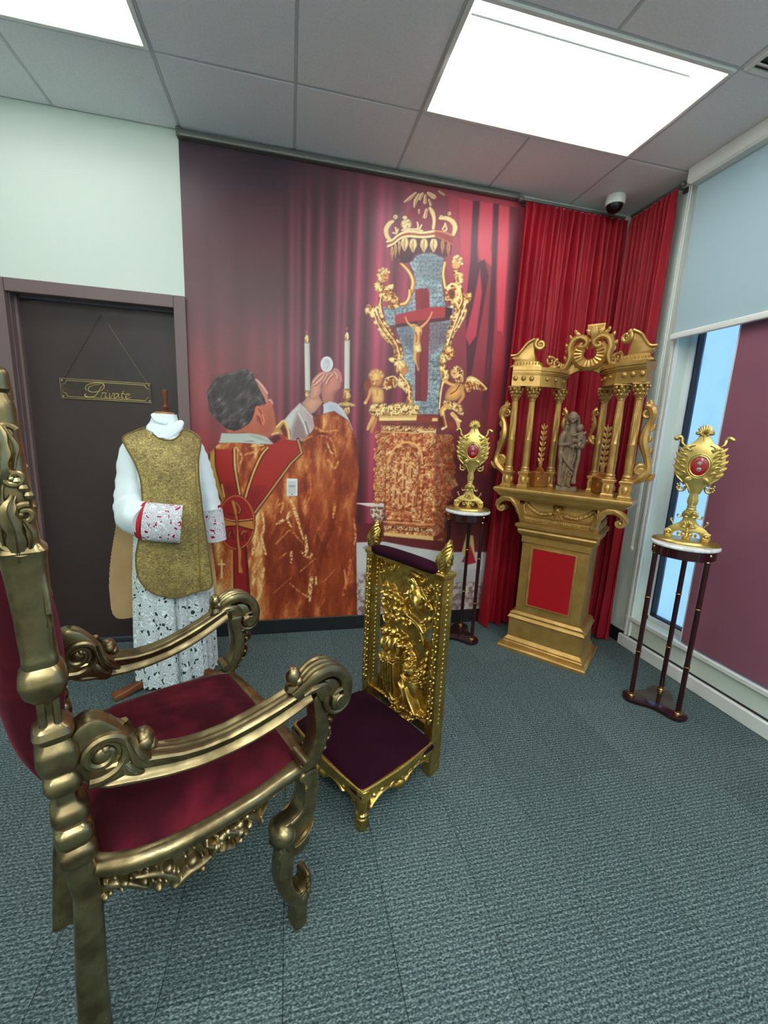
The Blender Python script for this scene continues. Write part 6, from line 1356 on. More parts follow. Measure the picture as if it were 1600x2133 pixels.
panel(fo, ffn, .006, 'chasuble_front', M_chas)
for X in ((0.0,), (.118,)):
    P = [(X[0], 0, z) for z in np.linspace(.56, 1.33, 24)]; P = [(x, float(ffn(np.array([x+.05*max(0, .9-z)*(x > .05)]), np.array([z]), np.array([.001]))[1][0])-.0005, z) for x, y, z in P]
    MB().tube(P, .0026, 6, up=(0, -1, 0)).build('seam_braid', pm('braid_gold', (150, 122, 56), .5, .4) if X[0] else M_chas, mn)
P = [(x, z) for x, z in spline(fo, 160, True)]
P = [(x, float(ffn(np.array([x]), np.array([z]), np.array([.0]))[1][0]), z) for x, z in P]
MB().tube(P, .0042, 6, up=(0, -1, 0), closed=True).build('edge_fringe', pm('fringe_olive', (112, 90, 40), .8, bump=.5, bs=300), mn)
bo = [(-.10, 1.405), (-.150, 1.385), (-.185, 1.358), (-.195, 1.30), (-.21, 1.15), (-.246, 1.0), (-.275, .85), (-.304, .70), (-.320, .56), (-.322, .43), (-.310, .365), (-.275, .335), (-.20, .328), (.05, .33), (.19, .35), (.225, .42), (.218, .6), (.19, .85), (.17, 1.1), (.16, 1.3), (.160, 1.36), (.10, 1.40), (.0, 1.41)]
def bfn(x, z, h):
    d = np.interp(z, [.35, .8, 1.2, 1.34, 1.41], [.165, .160, .140, .09, .03]); w = np.interp(z, [.35, .9, 1.41], [.46, .36, .28])
    return (x, d*np.sqrt(np.clip(1-(x/w)**2, .05, 1))+.008*np.sin(x*26+1)-h, z)
panel(bo, bfn, .006, 'chasuble_back', M_lining)
# neck cloth, neck cap, finial
b = MB(); loft(b, [(1.355, -.012, -.01, .108, .092), (1.375, -.012, -.008, .100, .086), (1.40, -.011, .0, .086, .078), (1.43, -.010, .004, .068, .066), (1.455, -.009, .006, .059, .058), (1.472, -.009, .006, .056, .055)], 60, lambda a, z: .028*math.sin(a*6+z*60)+.02*math.sin(a*11-z*40)); b.build('neck_cloth', M_linen, mn)
for P, w in (([(-.085, -.052, 1.405), (-.055, -.070, 1.395), (-.01, -.088, 1.368), (.03, -.092, 1.350)], [.018, .026, .026, .008]), ([(.066, -.030, 1.435), (.046, -.066, 1.412), (.012, -.088, 1.378), (-.012, -.094, 1.352)], [.014, .026, .024, .008]), ([(-.06, -.03, 1.465), (-.04, -.055, 1.44), (.0, -.070, 1.425)], [.012, .018, .008])):
    MB().leaf(P, w, (0, -1, .25), .012, n=12, vein=.2).build('neck_fold', M_linen, mn)
MB().lathe([(0, 1.470), (.046, 1.470), (.047, 1.476), (.045, 1.481), (.0, 1.484)], 32, (-.009, .006, 0)).build('neck_cap', pm('neck_cap_wood', (186, 136, 82), .35, col2=(160, 110, 62), ns=8), mn)
MB().lathe([(.012, 1.482), (.014, 1.487), (.010, 1.492), (.017, 1.500), (.018, 1.508), (.011, 1.516), (.011, 1.523), (.012, 1.54), (.016, 1.575), (.0185, 1.588), (.017, 1.592), (0, 1.592)], 20, (-.004, .006, 0)).build('finial', M_wood, mn)
# ------------------------------------------------------------------ gilded kneeler: local x = along the panel (to its viewer's right), y = away from the pad, z up
KX, KY = 1.075, -1.185
kn = empty('gilded_kneeler', (KX, KY, 0), math.radians(29.9-90), 'gilded kneeler with carved open back and dark velvet kneeling pad', 'kneeler')
HP = .208
def kpost(s):
    x0, x1 = s*HP-.024, s*HP+.024
    b = MB(); frust(b, [(.020, -.026, .034, 0), (.021, -.028, .036, .06), (.021, -.028, .036, .875), (.028, -.034, .042, .884), (.028, -.034, .042, .896), (.021, -.028, .036, .902)])
    b.v = [(x+s*HP, y, z) for x, y, z in b.v]; P = b.build('post', M_gold_kn, kn)
    R = Relief(-.020, .020, .22, .87, .0018)
    z = .85; k = 0
    while z > .24:      # husk and bead chains on the front face
        if k % 4 == 3:
            for q in (-1, 1): R.stroke([(q*.010, z+.012), (q*.004, z-.004), (q*.009, z-.014)], .004, .009)
            R.dome(0, z-.012, .006, .006, .010); z -= .036
        else:
            for q in (-1, 1): R.dome(q*.008, z, .0055, .0065, .010)
            R.stroke([(-.006, z-.006), (0, z-.022), (.006, z-.006)], .0035, .007); R.dome(0, z-.02, .0045, .006, .009); z -= .034
        k += 1
    R.stroke([(-.0185, .22), (-.0185, .87)], .0022, .004, sp=False); R.stroke([(.0185, .22), (.0185, .87)], .0022, .004, sp=False)
    R.H += .0012*(fbm(R.X*300, R.Z*300, 2, 4)-.5)
    R.build('post_carving', M_gold_kn, P, lambda x, z, h: (x+s*HP, -.0275-h, z), back=-.002)
    R = Relief(-.018, .018, .22, .87, .0018)
    for i in range(30): R.dome(0, .24+.021*i, .009, .009, .004).dome(0, .244+.021*i, .006, .006, .006)
    for sd in (-1, 1): R.build('edge_carving', M_gold_kn, P, lambda x, z, h: (s*HP+sd*(.0208+h), x+.004, z), back=-.002)
    b = MB()      # leaf finial
    for q, (tx, sc) in enumerate([(0, 1.), (-.014, .86), (.014, .86)]):
        b.leaf([(s*HP+tx*.6, -.004, .898), (s*HP+tx*1.2+.004, -.020, .945), (s*HP+tx*1.3+.010, -.014, .99*1 if sc == 1 else .972), (s*HP+tx*.9+.016, .004, 1.035 if sc == 1 else 1.0)], [.016, .024*sc, .019*sc, .004], (0, -1, 0), .016, lobes=6, n=24)
    b.leaf([(s*HP, .006, .90), (s*HP+.004, .020, .95), (s*HP+.016, .006, 1.03)], [.018, .024, .004], (0, 1, 0), .012, lobes=5, n=18)
    for i in range(6): b.tube(smooth_path([(s*HP+.002, -.03, .915+.014*i), (s*HP+.02, -.024, .935+.015*i), (s*HP+.030, -.008, .955+.013*i)], 6), [.004, .005, .006, .006, .005, .003], 6)
    for a in range(6): b.ball((s*HP+.020*math.cos(a), .020*math.sin(a)-.002, .905), (.010, .010, .006), 8)
    b.build('finial', M_gold_kn, P)
for s in (-1, 1): kpost(s)
# velvet arm rest roll between the finials
b = MB(); P = smooth_path([(-HP+.016, -.012, .905), (-.10, -.016, .910), (0, -.018, .912), (.10, -.016, .910), (HP-.016, -.012, .905)], 24)
b.sweep(P, [(math.copysign(abs(math.cos(t))**.75, math.cos(t)), math.copysign(abs(math.sin(t))**.8, math.sin(t))) for t in [2*PI*i/20 for i in range(20)]], [(.034*(1-.35*abs(2*i/23-1)**6), .023*(1-.35*abs(2*i/23-1)**6)) for i in range(24)], up=(0, 0, 1)); b.build('arm_rest_pad', M_velvet_k, kn)
MB().box((0, .006, .876), (2*HP-.042, .044, .022), b=.003).build('top_rail', M_gold_kn, kn)
# carved relief back, cut out at both sides
R = Relief(-.19, .19, .145, .872, .0019)
out = [(-.183, .870), (.183, .870), (.183, .80), (.165, .74), (.17, .69), (.16, .65), (.135, .625), (.13, .585), (.165, .55), (.175, .505), (.164, .46), (.157, .40), (.168, .33), (.172, .27), (.165, .225), (.13, .215), (.10, .18), (.06, .158), (.02, .150), (-.02, .158), (-.06, .18), (-.085, .205), (-.115, .225), (-.143, .255), (-.138, .29), (-.118, .33), (-.126, .40), (-.134, .46), (-.14, .50), (-.14, .54), (-.112, .565), (-.118, .585), (-.13, .63), (-.135, .70), (-.165, .74), (-.183, .80)]
out = [tuple(q) for q in spline(out, 150, True)]; R.mask(out)
R.H += .004
edge, _ = seg_dist(R.X, R.Z, out+[out[0]]); R.H += .006*np.exp(-(edge/.006)**2)
# sky with rays, descending figure and cherub heads
for a in (-2.5, -2.2, -1.9, -1.6): R.stroke([(.0, .815), (.0+.15*math.cos(a), .815+.13*math.sin(a))], [.005, .001], .006, sp=False)
R.dome(.035, .815, .036, .024, .030, rot=-.5).dome(.065, .790, .022, .030, .026, rot=.3).dome(.045, .845, .03, .012, .016, rot=-.3)
R.stroke([(.02, .83), (.055, .835), (.08, .81)], .007, .032).stroke([(.05, .80), (.06, .775), (.05, .765)], .006, .034)
R.dome(.075, .755, .030, .050, .036, rot=.35).dome(.085, .735, .016, .045, .048, rot=.3).dome(.055, .74, .016, .05, .036, rot=.5)
R.dome(.025, .752, .022, .026, .034).dome(.022, .758, .010, .010, .046).dome(.03, .735, .010, .012, .044)
R.dome(-.080, .735, .028, .026, .030).dome(-.072, .742, .016, .013, .046).dome(-.06, .722, .012, .012, .042).dome(-.13, .73, .022, .03, .022).dome(-.125, .745, .010, .012, .034).dome(-.135, .71, .012, .014, .036)
rs = np.random.RandomState(11)
for k in range(46):
    x, z = rs.uniform(-.125, .055), rs.uniform(.60, .712); r = rs.uniform(.009, .018); R.dome(x, z, r, r*rs.uniform(.7, 1.3), .018+rs.uniform(0, .026), rot=rs.uniform(0, 3))
for k in range(20):
    x, z = rs.uniform(.10, .165), rs.uniform(.60, .85); r = rs.uniform(.006, .012); R.dome(x, z, r*.8, r*1.5, .012+rs.uniform(0, .02), rot=rs.uniform(-.8, .8))
for x, z in ((-.15, .84), (-.155, .80), (-.10, .835), (-.085, .83), (-.09, .845), (.085, .845), (.10, .83), (.115, .80), (.13, .79), (.145, .805)): R.dome(x, z, .011, .010, .026)
R.stroke([(-.12, .846), (-.085, .832), (-.06, .846)], .004, .020)
# swag drapery
R.stroke([(-.125, .60), (-.105, .575), (-.06, .600), (-.01, .648), (.03, .655), (.09, .64), (.125, .612), (.14, .60)], .008, .022, base=.006).stroke([(-.10, .572), (-.05, .605), (0, .640), (.05, .636), (.10, .612), (.13, .580)], .005, .016, base=.004)
R.stroke([(.06, .636), (.10, .62), (.125, .575), (.13, .56)], .009, .026)
for i in range(7): R.dome(.105+.004*(i % 3), .65-.014*i, .009, .010, .022)
# three standing figures of the lower scene
for x, zt in ((-.105, .528), (-.055, .54)):
    R.dome(x, zt, .022, .026, .034).dome(x+.004, zt-.002, .013, .015, .046).dome(x+.012, zt+.002, .005, .005, .050).dome(x-.012, zt+.010, .010, .010, .040)
    R.dome(x, zt-.060, .030, .045, .030).dome(x-.008, zt-.062, .012, .036, .042, rot=.2).dome(x+.012, zt-.070, .010, .040, .038, rot=-.15)
    R.stroke([(x-.02, zt-.118), (x, zt-.130), (x+.026, zt-.122)], .007, .040).stroke([(x-.018, zt-.132), (x+.004, zt-.142), (x+.026, zt-.136)], .005, .036)
    R.dome(x+.004, zt-.20, .036, .12, .032)
    for q in (-.02, -.006, .010, .024): R.stroke([(x+q, zt-.14), (x+q*1.2+.004, zt-.20), (x+q*1.5+.012, zt-.29)], .006, .042)
for k in range(16): x, z = rs.uniform(-.03, .045), rs.uniform(.485, .555); R.dome(x, z, .011, .011, .020+rs.uniform(0, .026), rot=rs.uniform(0, 3))
R.stroke([(-.02, .50), (-.012, .47), (-.014, .45)], .010, .036)
# monstrance-like flower head with bust
fx, fz = .052, .458
for k in range(16): a = 2*PI*k/16; R.dome(fx+.024*math.cos(a), fz+.030*math.sin(a), .0065, .0065, .030)
R.dome(fx, fz, .018, .021, .036).dome(fx, fz+.006, .008, .008, .046).dome(.05, .40, .036, .042, .038).dome(.048, .41, .020, .02, .048).stroke([(.025, .375), (.05, .362), (.08, .368)], .006, .040).stroke([(.03, .43), (.055, .422), (.078, .432)], .004, .044)
R.dome(.055, .31, .05, .075, .034).dome(.035, .315, .020, .03, .052, rot=.3).dome(.075, .28, .014, .05, .044, rot=.5).dome(.02, .27, .012, .06, .040, rot=-.3).dome(.10, .26, .016, .05, .038, rot=.6).stroke([(.02, .34), (.05, .30), (.06, .25)], .007, .050).stroke([(.06, .33), (.09, .28), (.125, .235)], .007, .048)
for k in range(26): x, z = rs.uniform(.09, .145), rs.uniform(.36, .44); R.dome(x, z, .008, .010, .014+rs.uniform(0, .02))
for k in range(5): R.dome(.158-.004*k, .56-.032*k, .014, .019, .030, rot=.3-.1*k)
R.dome(.125, .475, .010, .010, .026).dome(.13, .46, .012, .008, .022)
for k in range(60): x, z = rs.uniform(-.05, .10), rs.uniform(.155, .235); r = rs.uniform(.006, .012); R.dome(x, z, r, r*rs.uniform(.7, 1.2), .022+rs.uniform(0, .03), rot=rs.uniform(0, 3))
R.stroke([(.0, .215), (.02, .225), (.03, .205), (.012, .195), (.004, .208)], .004, .05).stroke([(.03, .18), (.05, .19), (.07, .175)], .005, .048)
for k in range(20): t = k/19; R.dome(-.13+.09*t, .262-.07*t, .008, .010, .018+.02*rs.rand())
R.stroke([(-.10, .30), (-.06, .26), (-.03, .22)], .012, .036).stroke([(.10, .25), (.14, .232), (.16, .24)], .010, .034)
R.H += .0016*(fbm(R.X*130, R.Z*130, 3, 8)-.5)
for _ in range(1):
    h = R.H; R.H = (h+np.roll(h, 1, 0)+np.roll(h, -1, 0)+np.roll(h, 1, 1)+np.roll(h, -1, 1))/5
R.build('carved_back', M_gold_kn, kn, lambda x, z, h: (x, .014-h, z), back=.006)
MB().box((0, .022, .17), (2*HP-.042, .022, .05), b=.004).build('lower_rail', M_gold_kn, kn)
# kneeling pad on its low frame
PW, PD, PZ = .232, .40, .185
fr = MB()
A_ = [(-PW+.012, -.03), (-PW+.005, -PD), (PW-.005, -PD), (PW-.012, -.03)]
rail = smooth_path([(x, y, .145) for x, y in (A_[0], ((A_[0][0]+A_[1][0])/2-.012, -.2), A_[1])], 14)+smooth_path([(x, y, .145) for x, y in (A_[1], (0, -PD-.016), A_[2])], 14)[1:]+smooth_path([(x, y, .145) for x, y in (A_[2], ((A_[0][0]+A_[1][0])/-2+.012, -.2), A_[3])], 14)[1:]
fr.sweep(rail, rrect(.011, .026, .005), up=(0, 0, 1)); fr.build('pad_frame', M_gold_kn, kn)
cv = MB()
def apron(P0, P1, nrm):
    P0, P1, nrm = Vector(P0), Vector(P1), Vector(nrm); W_ = (P1-P0).length
    R = Relief(-W_/2, W_/2, .075, .150, .0022); z0 = lambda x: .118-.035*math.exp(-(x/.05)**2)-.028*math.exp(-((abs(x)-W_/2)/.05)**2)
    R.M &= R.Z > np.vectorize(z0)(R.X)
    for s in (-1, 1):
        R.stroke([(s*.02, .09), (s*.05, .118), (s*.09, .128), (s*.13, .118), (s*.16, .098)], [.010, .007, .006, .008, .006], .016); R.stroke([(s*.03, .12), (s*.045, .135), (s*.06, .128), (s*.052, .116)], .005, .016); R.dome(s*.10, .136, .014, .008, .014).dome(s*.14, .134, .010, .009, .014)
    R.dome(0, .10, .022, .022, .022).dome(0, .125, .012, .016, .018); R.build('apron', M_gold_kn, kn, lambda x, z, h: (P0.x+(P1.x-P0.x)*(x/W_+.5)+nrm.x*(h+.004), P0.y+(P1.y-P0.y)*(x/W_+.5)+nrm.y*(h+.004), z), back=.006)
apron((A_[1][0], A_[1][1]-.006, 0), (A_[2][0], A_[2][1]-.006, 0), (0, -1, 0)); apron((A_[0][0]-.004, A_[0][1], 0), (A_[1][0]-.006, A_[1][1], 0), (-1, 0, 0)); apron((A_[3][0]+.004, A_[3][1], 0), (A_[2][0]+.006, A_[2][1], 0), (1, 0, 0))
for s in (-1, 1):
    x, y = s*(PW-.014), -PD+.010
    b = MB(); b.lathe([(.019, 0), (.021, .004), (.021, .046), (.018, .050), (.024, .056), (.024, .066), (.018, .072), (.024, .10), (.027, .13), (.024, .165), (.012, .168)], 16, (x, y, 0), sx=1, sy=1)
    for k in range(8): a = PI/4*k; b.tube([(x+.021*math.cos(a), y+.021*math.sin(a), .004), (x+.021*math.cos(a), y+.021*math.sin(a), .046)], .0035, 6)
    for k in range(4): a = PI/2*k+.78; b.leaf([(x+.016*math.cos(a), y+.016*math.sin(a), .075), (x+.026*math.cos(a), y+.026*math.sin(a), .11), (x+.024*math.cos(a), y+.024*math.sin(a), .15)], .012, (math.cos(a), math.sin(a), 0), .008, n=8)
    b.build('leg', M_gold_kn, kn)
n = 44; V = []; F = []; m = 36
for j in range(m+1):
    for i in range(n+1):
        u, v = 2*i/n-1, 2*j/m-1
        e = (1-abs(u)**7)*(1-abs(v)**7)
        V.append((u*(PW+.004)*(1+.02*(1-v*v)), -.212+v*.198*(1+.03*(1-u*u))-.004, .150+.048*max(0, e)**.42+.020*(1-u*u)*(1-v*v)))
for j in range(m):
    for i in range(n): a = j*(n+1)+i; F.append((a, a+1, a+n+2, a+n+1))
rim = list(range(n+1))+[(n+1)*k+n for k in range(1, m+1)]+[(n+1)*m+k for k in range(n-1, -1, -1)]+[(n+1)*k for k in range(m-1, 0, -1)]
o = len(V); V += [(V[i][0]*.985, V[i][1]*.985-.003, .148-.012) for i in rim]
for k in range(len(rim)): q = (k+1) % len(rim); F.append((rim[k], o+k, o+q, rim[q]))
F.append(tuple(range(o, o+len(rim)))); MB().add(V, F).build('kneeling_pad', M_velvet_k, kn)
# ------------------------------------------------------------------ gilt throne: local x forward, y to its left, z up
TX, TY, TA = .272, -1.684, math.radians(28)
th = empty('gilt_throne', (TX, TY, 0), TA, 'carved antique gold throne with red velvet seat and scrolled arms', 'throne')
G = M_gold_thr
def hw(x): return .245+.069*(x+.231)/.479
def bow(x): return interp([(-.225, .262), (-.19, .283), (-.155, .300), (-.10, .313), (-.05, .317), (.0, .318), (.057, .316), (.107, .312), (.177, .305), (.251, .302)], x)
def bend(z): return 0.
zf = [(0, -.222), (.2, -.222), (.44, -.216), (.513, -.224), (.613, -.231), (.763, -.239), (.841, -.243), (.925, -.250), (1.02, -.248), (1.15, -.251), (1.285, -.258), (1.374, -.263), (1.477, -.269), (1.64, -.285)]  # throne outlines traced from image pixels, converted offline to local metres
zb = [(0, -.285), (.2, -.280), (.44, -.266), (.542, -.269), (.66, -.275), (.774, -.286), (.877, -.289), (.977, -.295), (1.071, -.300), (1.235, -.304), (1.477, -.318), (1.64, -.335)]
ze = [(.46, .0), (.50, .004), (.545, .004), (.556, .011), (.582, .012), (.594, .002), (.602, .010), (.615, .012), (.632, .010), (.642, -.001), (.650, .008), (.662, .011), (.680, .008), (.690, -.005), (.712, -.006), (.722, .006), (.736, .009), (.752, .005), (.760, -.003), (.768, .006), (.79, .011), (.815, .010), (.832, .0), (.840, .007), (.850, .010), (.862, .006), (.870, -.005), (.89, -.008), (.912, -.006), (.925, .002), (.936, .010), (.958, .014), (.978, .009), (.990, .0), (.996, .004), (1.01, .002), (1.08, .001), (1.15, .004), (1.19, .007), (1.205, .010), (1.215, .002), (1.28, .0), (1.44, .002), (1.452, .0), (1.458, -.004), (1.462, -.004), (1.468, .001), (1.496, .002), (1.502, -.004), (1.506, -.008), (1.62, -.01)]
for s in (-1, 1):
    b = MB(); zs = [i*.02 for i in range(23)]+[.46+.006*i for i in range(175)]
    P = []; SCL = []
    for z in zs:
        e = interp(ze, z) if z >= .46 else 0
        f, k = interp(zf, z), interp(zb, z); x = (f+k)/2; y = s*(.235-.095*max(0, .46-z)/.46*(s > 0)); x -= .035*max(0, .46-z)/.46*(s > 0)
        P.append((x, y, z)); SCL.append(((f-k)/2+e, .028+e))
    b2 = MB(); prof = rrect(1, 1, .5, 4); V = []; F = []; m = len(prof)
    for (x, y, z), (a, c) in zip(P, SCL): V += [(x+a*u, y+c*v, z) for u, v in prof]
    for i in range(len(P)-1):
        for j in range(m): F.append((i*m+j, i*m+(j+1) % m, i*m+m+(j+1) % m, i*m+m+j))
    F.append(tuple(range(m))[::-1]); F.append(tuple(range((len(P)-1)*m, len(P)*m)))
    nleg = zs.index(.46)
    L_ = MB(); L_.add(V[:m*(nleg+1)], [f for f in F[:m*nleg]]+[tuple(range(m))[::-1], tuple(range(nleg*m, nleg*m+m))]); L_.build('leg', G, th)
    U_ = MB(); V2 = V[m*nleg:]; k_ = len(zs)-nleg; U_.add(V2, [tuple(i for i in (a*m+j, a*m+(j+1) % m, a*m+m+(j+1) % m, a*m+m+j)) for a in range(k_-1) for j in range(m)]+[tuple(range(m))[::-1], tuple(range((k_-1)*m, k_*m))])
    post = U_.build('back_post', G, th)
    c = MB(); yo = s*.262; xm = lambda z: (interp(zf, z)+interp(zb, z))/2      # carving on the outer and front faces
    N_ = (0, s, 0)
    def lf(pts, w, thk=.016, lobes=4, N2=None): c.leaf([(xm(z)+dx, yo+s*dy, z) for dx, dy, z in pts], w, N2 or N_, thk, lobes=lobes, n=20)
    lf([(-.006, -.004, 1.19), (-.004, .004, 1.235), (-.008, .008, 1.275), (.002, .002, 1.30)], [.012, .018, .016, .005], .014); lf([(-.012, -.004, 1.315), (-.006, .006, 1.35), (.0, .006, 1.39), (-.006, .0, 1.43)], [.008, .018, .016, .004], .013); lf([(.010, -.002, 1.205), (.016, .004, 1.235), (.008, .006, 1.262)], [.005, .010, .004], .010, 2); lf([(.008, .0, 1.345), (.014, .004, 1.38), (.006, .004, 1.41)], [.005, .010, .004], .010, 2); lf([(-.020, -.002, 1.22), (-.018, .004, 1.27), (-.010, .004, 1.32)], [.004, .009, .004], .009, 3); lf([(-.018, -.002, 1.33), (-.020, .004, 1.38), (-.012, .002, 1.42)], [.004, .009, .004], .009, 2)
    c.volute((xm(1.265)+.012, yo+s*.004, 1.268), (1, 0, 0), (0, 0, 1), .018, .005, 1.3, .007, .005, a0=1.2, n=28); c.volute((xm(1.36)+.010, yo+s*.004, 1.330), (1, 0, 0), (0, 0, 1), .016, .005, 1.2, .006, .005, a0=2.4, n=26); c.volute((xm(1.4)+.008, yo+s*.002, 1.40), (1, 0, 0), (0, 0, 1), .014, .005, 1.2, .006, .004, a0=.4, n=24)
    c.tube(smooth_path([(xm(1.21)-.026, yo-s*.004, 1.222), (xm(1.21)-.005, yo+s*.004, 1.200), (xm(1.21)+.024, yo, 1.206)], 12), .007, 8)
    for q in range(3): c.ball((xm(1.3)+.022-.006*q, yo+s*.004, 1.300+.012*q), (.008, .007, .008), 8)
    for zz in (.958, .79): c.ball((interp(zf, zz)+.004, s*.250, zz-.01), (.010, .010, .016), 8)
    for q in (-.010, .012): c.tube([(xm(.90)+q, yo-s*.004, .872), (xm(.90)+q, yo-s*.006, .925)], .0065, 8)
    c.tube(smooth_path([(xm(1.1)+.018, yo-s*.002, 1.18), (xm(1.1)+.022, yo+s*.002, 1.10), (xm(1.1)+.018, yo-s*.004, 1.0)], 10), .005, 8)
    c.build('post_carving', G, post, kind='stuff')
# upholstered back with gilt crest rail
n, m = 30, 50; V = []; F = []
for side, x_of in ((0, lambda u, v, e, z: interp(zf, z)-.026+.020*e+.024*e*math.exp(-((z-.93)/.11)**2)), (1, lambda u, v, e, z: interp(zb, z)+.010-.074*e)):
    for j in range(m+1):
        for i in range(n+1):
            u, v = 2*i/n-1, 2*j/m-1; e = (max(0, 1-abs(u)**4)*max(0, 1-abs(v)**4))**.5; z = 1.105+v*.405-.03*(1-u*u)*(v < 0)*abs(v)
            V.append((x_of(u, v, e, z), u*.222, z))
q = (n+1)*(m+1)
for j in range(m):
    for i in range(n):
        a = j*(n+1)+i; F += [(a, a+1, a+n+2, a+n+1), (q+a, q+a+n+1, q+a+n+2, q+a+1)]
rim = list(range(n+1))+[(n+1)*k+n for k in range(1, m+1)]+[(n+1)*m+k for k in range(n-1, -1, -1)]+[(n+1)*k for k in range(m-1, 0, -1)]
for k in range(len(rim)): w = (k+1) % len(rim); F.append((rim[k], rim[w], q+rim[w], q+rim[k]))
MB().add(V, F).build('back_upholstery', M_velvet, th)
b = MB(); P = smooth_path([(-.312, -.235, 1.485), (-.325, -.17, 1.54), (-.345, -.07, 1.62), (-.35, 0, 1.65), (-.345, .07, 1.62), (-.325, .17, 1.54), (-.312, .235, 1.485)], 30); b.sweep(P, rrect(1, 1, .4), [(.026+.012*math.sin(i/29*PI), .030) for i in range(30)], up=(1, 0, 0))
for s in (-1, 1): b.volute((-.335, s*.10, 1.58), (0, s, 0), (0, 0, 1), .045, .010, 1.3, .014, .008, a0=.5)
b.leaf([(-.335, 0, 1.56), (-.33, 0, 1.65), (-.36, 0, 1.74)], [.02, .06, .01], (1, 0, 0), .03, lobes=4, n=18); b.build('crest_rail', G, th)
b = MB(); b.sweep([(-.262, -.23, .66), (-.262, .23, .66)], rrect(.018, .020, .006)); b.build('back_rail', G, th)
# seat rails
def rail_pt(s, x, z, o=0.): return (x, s*(bow(x)+o), z)
XS = [-.235+.486*i/40 for i in range(41)]
mould_prof = [(-.020, -.014), (.020, -.014), (.024, -.006), (.024, .004), (.019, .012), (.010, .017), (-.006, .018), (-.016, .015), (-.020, .008)]
for s in (-1, 1):
    b = MB(); zt = lambda x: .508+.010*max(0, (x-.12)/.13)
    P = [Vector(rail_pt(s, x, zt(x), -.024)) for x in XS]
    pr = [(a*(-s), c) for a, c in mould_prof]; b.sweep(P, pr if s < 0 else pr[::-1], up=(0, 0, 1))
    b.build('seat_rail', G, th)
    R = Relief(-.235, .225, .375, .500, .0020)
    low = [(-.235, .430), (-.222, .424), (-.205, .432), (-.18, .436), (-.15, .415), (-.12, .41), (-.10, .402), (-.08, .392), (-.065, .404), (-.03, .404), (0, .414), (.03, .412), (.06, .414), (.075, .434), (.10, .436), (.118, .430), (.126, .456), (.14, .484), (.20, .494), (.225, .497)]
    R.M &= R.Z > np.interp(R.X, [a for a, _ in low], [c for _, c in low]); R.H += .002
    rs = np.random.RandomState(5)
    for P_, w, h in (([(-.225, .44), (-.20, .455), (-.17, .450), (-.14, .43)], [.006, .010, .008, .004], .016), ([(-.16, .47), (-.12, .455), (-.09, .43), (-.075, .402)], [.006, .009, .010, .006], .020), ([(-.09, .405), (-.06, .42), (-.03, .425), (.0, .44)], [.007, .011, .009, .004], .022), ([(-.02, .47), (.0, .45), (.02, .43), (.045, .42)], [.006, .012, .013, .006], .024), ([(.03, .47), (.055, .45), (.07, .44)], [.012, .014, .006], .024), ([(.08, .478), (.10, .458), (.115, .44)], [.010, .011, .006], .022)): R.stroke(P_, w, h)
    for x, z, r in ((-.215, .432, .010), (-.12, .42, .010), (-.10, .46, .012), (-.05, .445, .014), (-.03, .412, .010), (.015, .465, .014), (.03, .425, .012), (.06, .425, .011), (.06, .468, .014), (.085, .448, .012), (.118, .437, .012), (-.18, .46, .010), (-.145, .452, .008)): R.dome(x, z, r, r*.8, .020, rot=.4, base=.004)
    R.stroke([(-.01, .44), (.005, .458), (.022, .452), (.018, .438), (.008, .440)], .004, .028).stroke([(.05, .44), (.062, .456), (.078, .448), (.072, .438)], .004, .028)
    for k in range(14): R.dome(.10+.009*k, .478+.0016*k-.00012*k*k*(k > 9), .0042, .0045, .010, base=.003)
    R.stroke([(.114, .432), (.124, .458), (.15, .486), (.20, .494)], .005, .018)
    for k in range(40): x, z = rs.uniform(-.22, .10), rs.uniform(.42, .488); R.dome(x, z, .005, .006, .010, base=.003)
    R.build('apron_carving', G, th, lambda x, z, h: (x, s*(np.interp(x, XS, [bow(v) for v in XS])-.026+h), z), back=.012)
b = MB(); P = smooth_path([(.238, -.30, .510), (.262, -.15, .506), (.268, 0, .504), (.262, .15, .506), (.238, .30, .510)], 20); b.sweep(P, mould_prof, up=(0, 0, 1)); b.build('seat_rail', G, th)
b = MB(); b.prism([(-.28, .50), (.28, .50), (.27, .44), (.15, .45), (.06, .40), (0, .385), (-.06, .40), (-.15, .45), (-.27, .44)], .238, .262, lambda a, c, t: (t, a, c), inset=.005)
b.leaf([(.262, 0, .49), (.276, 0, .45), (.266, 0, .395)], [.02, .05, .01], (1, 0, 0), .02, lobes=3)
for s in (-1, 1): b.volute((.264, s*.10, .46), (0, s, 0), (0, 0, 1), .03, .008, 1.2, .010, .006, a0=.4)
b.build('front_apron', G, th)
b = MB(); b.sweep([(-.235, -.23, .49), (-.235, .23, .49)], rrect(.022, .028, .006)); b.build('seat_rail', G, th)
# cushion
n, m = 46, 40; V = []; F = []
for j in range(m+1):
    for i in range(n+1):
        u, v = 2*i/n-1, 2*j/m-1; x = .012+u*.238*(1+.02*(1-v*v)); w = bow(max(-.225, min(.25, x)))-.020; e = max(0, 1-abs(u)**8)*max(0, 1-abs(v)**8)
        V.append((x, v*w, .508+.026*e**.4+.044*((1-u*u)*(1-v*v))**.6+.0015*math.sin(9*u+4*v)*math.sin(5*v)*e))
for j in range(m):
    for i in range(n): a = j*(n+1)+i; F.append((a, a+1, a+n+2, a+n+1))
rim = list(range(n+1))+[(n+1)*k+n for k in range(1, m+1)]+[(n+1)*m+k for k in range(n-1, -1, -1)]+[(n+1)*k for k in range(m-1, 0, -1)]
o = len(V); V += [(V[i][0]*.99, V[i][1]*.99, .494) for i in rim]
for k in range(len(rim)): w = (k+1) % len(rim); F.append((rim[k], rim[w], o+w, o+k))
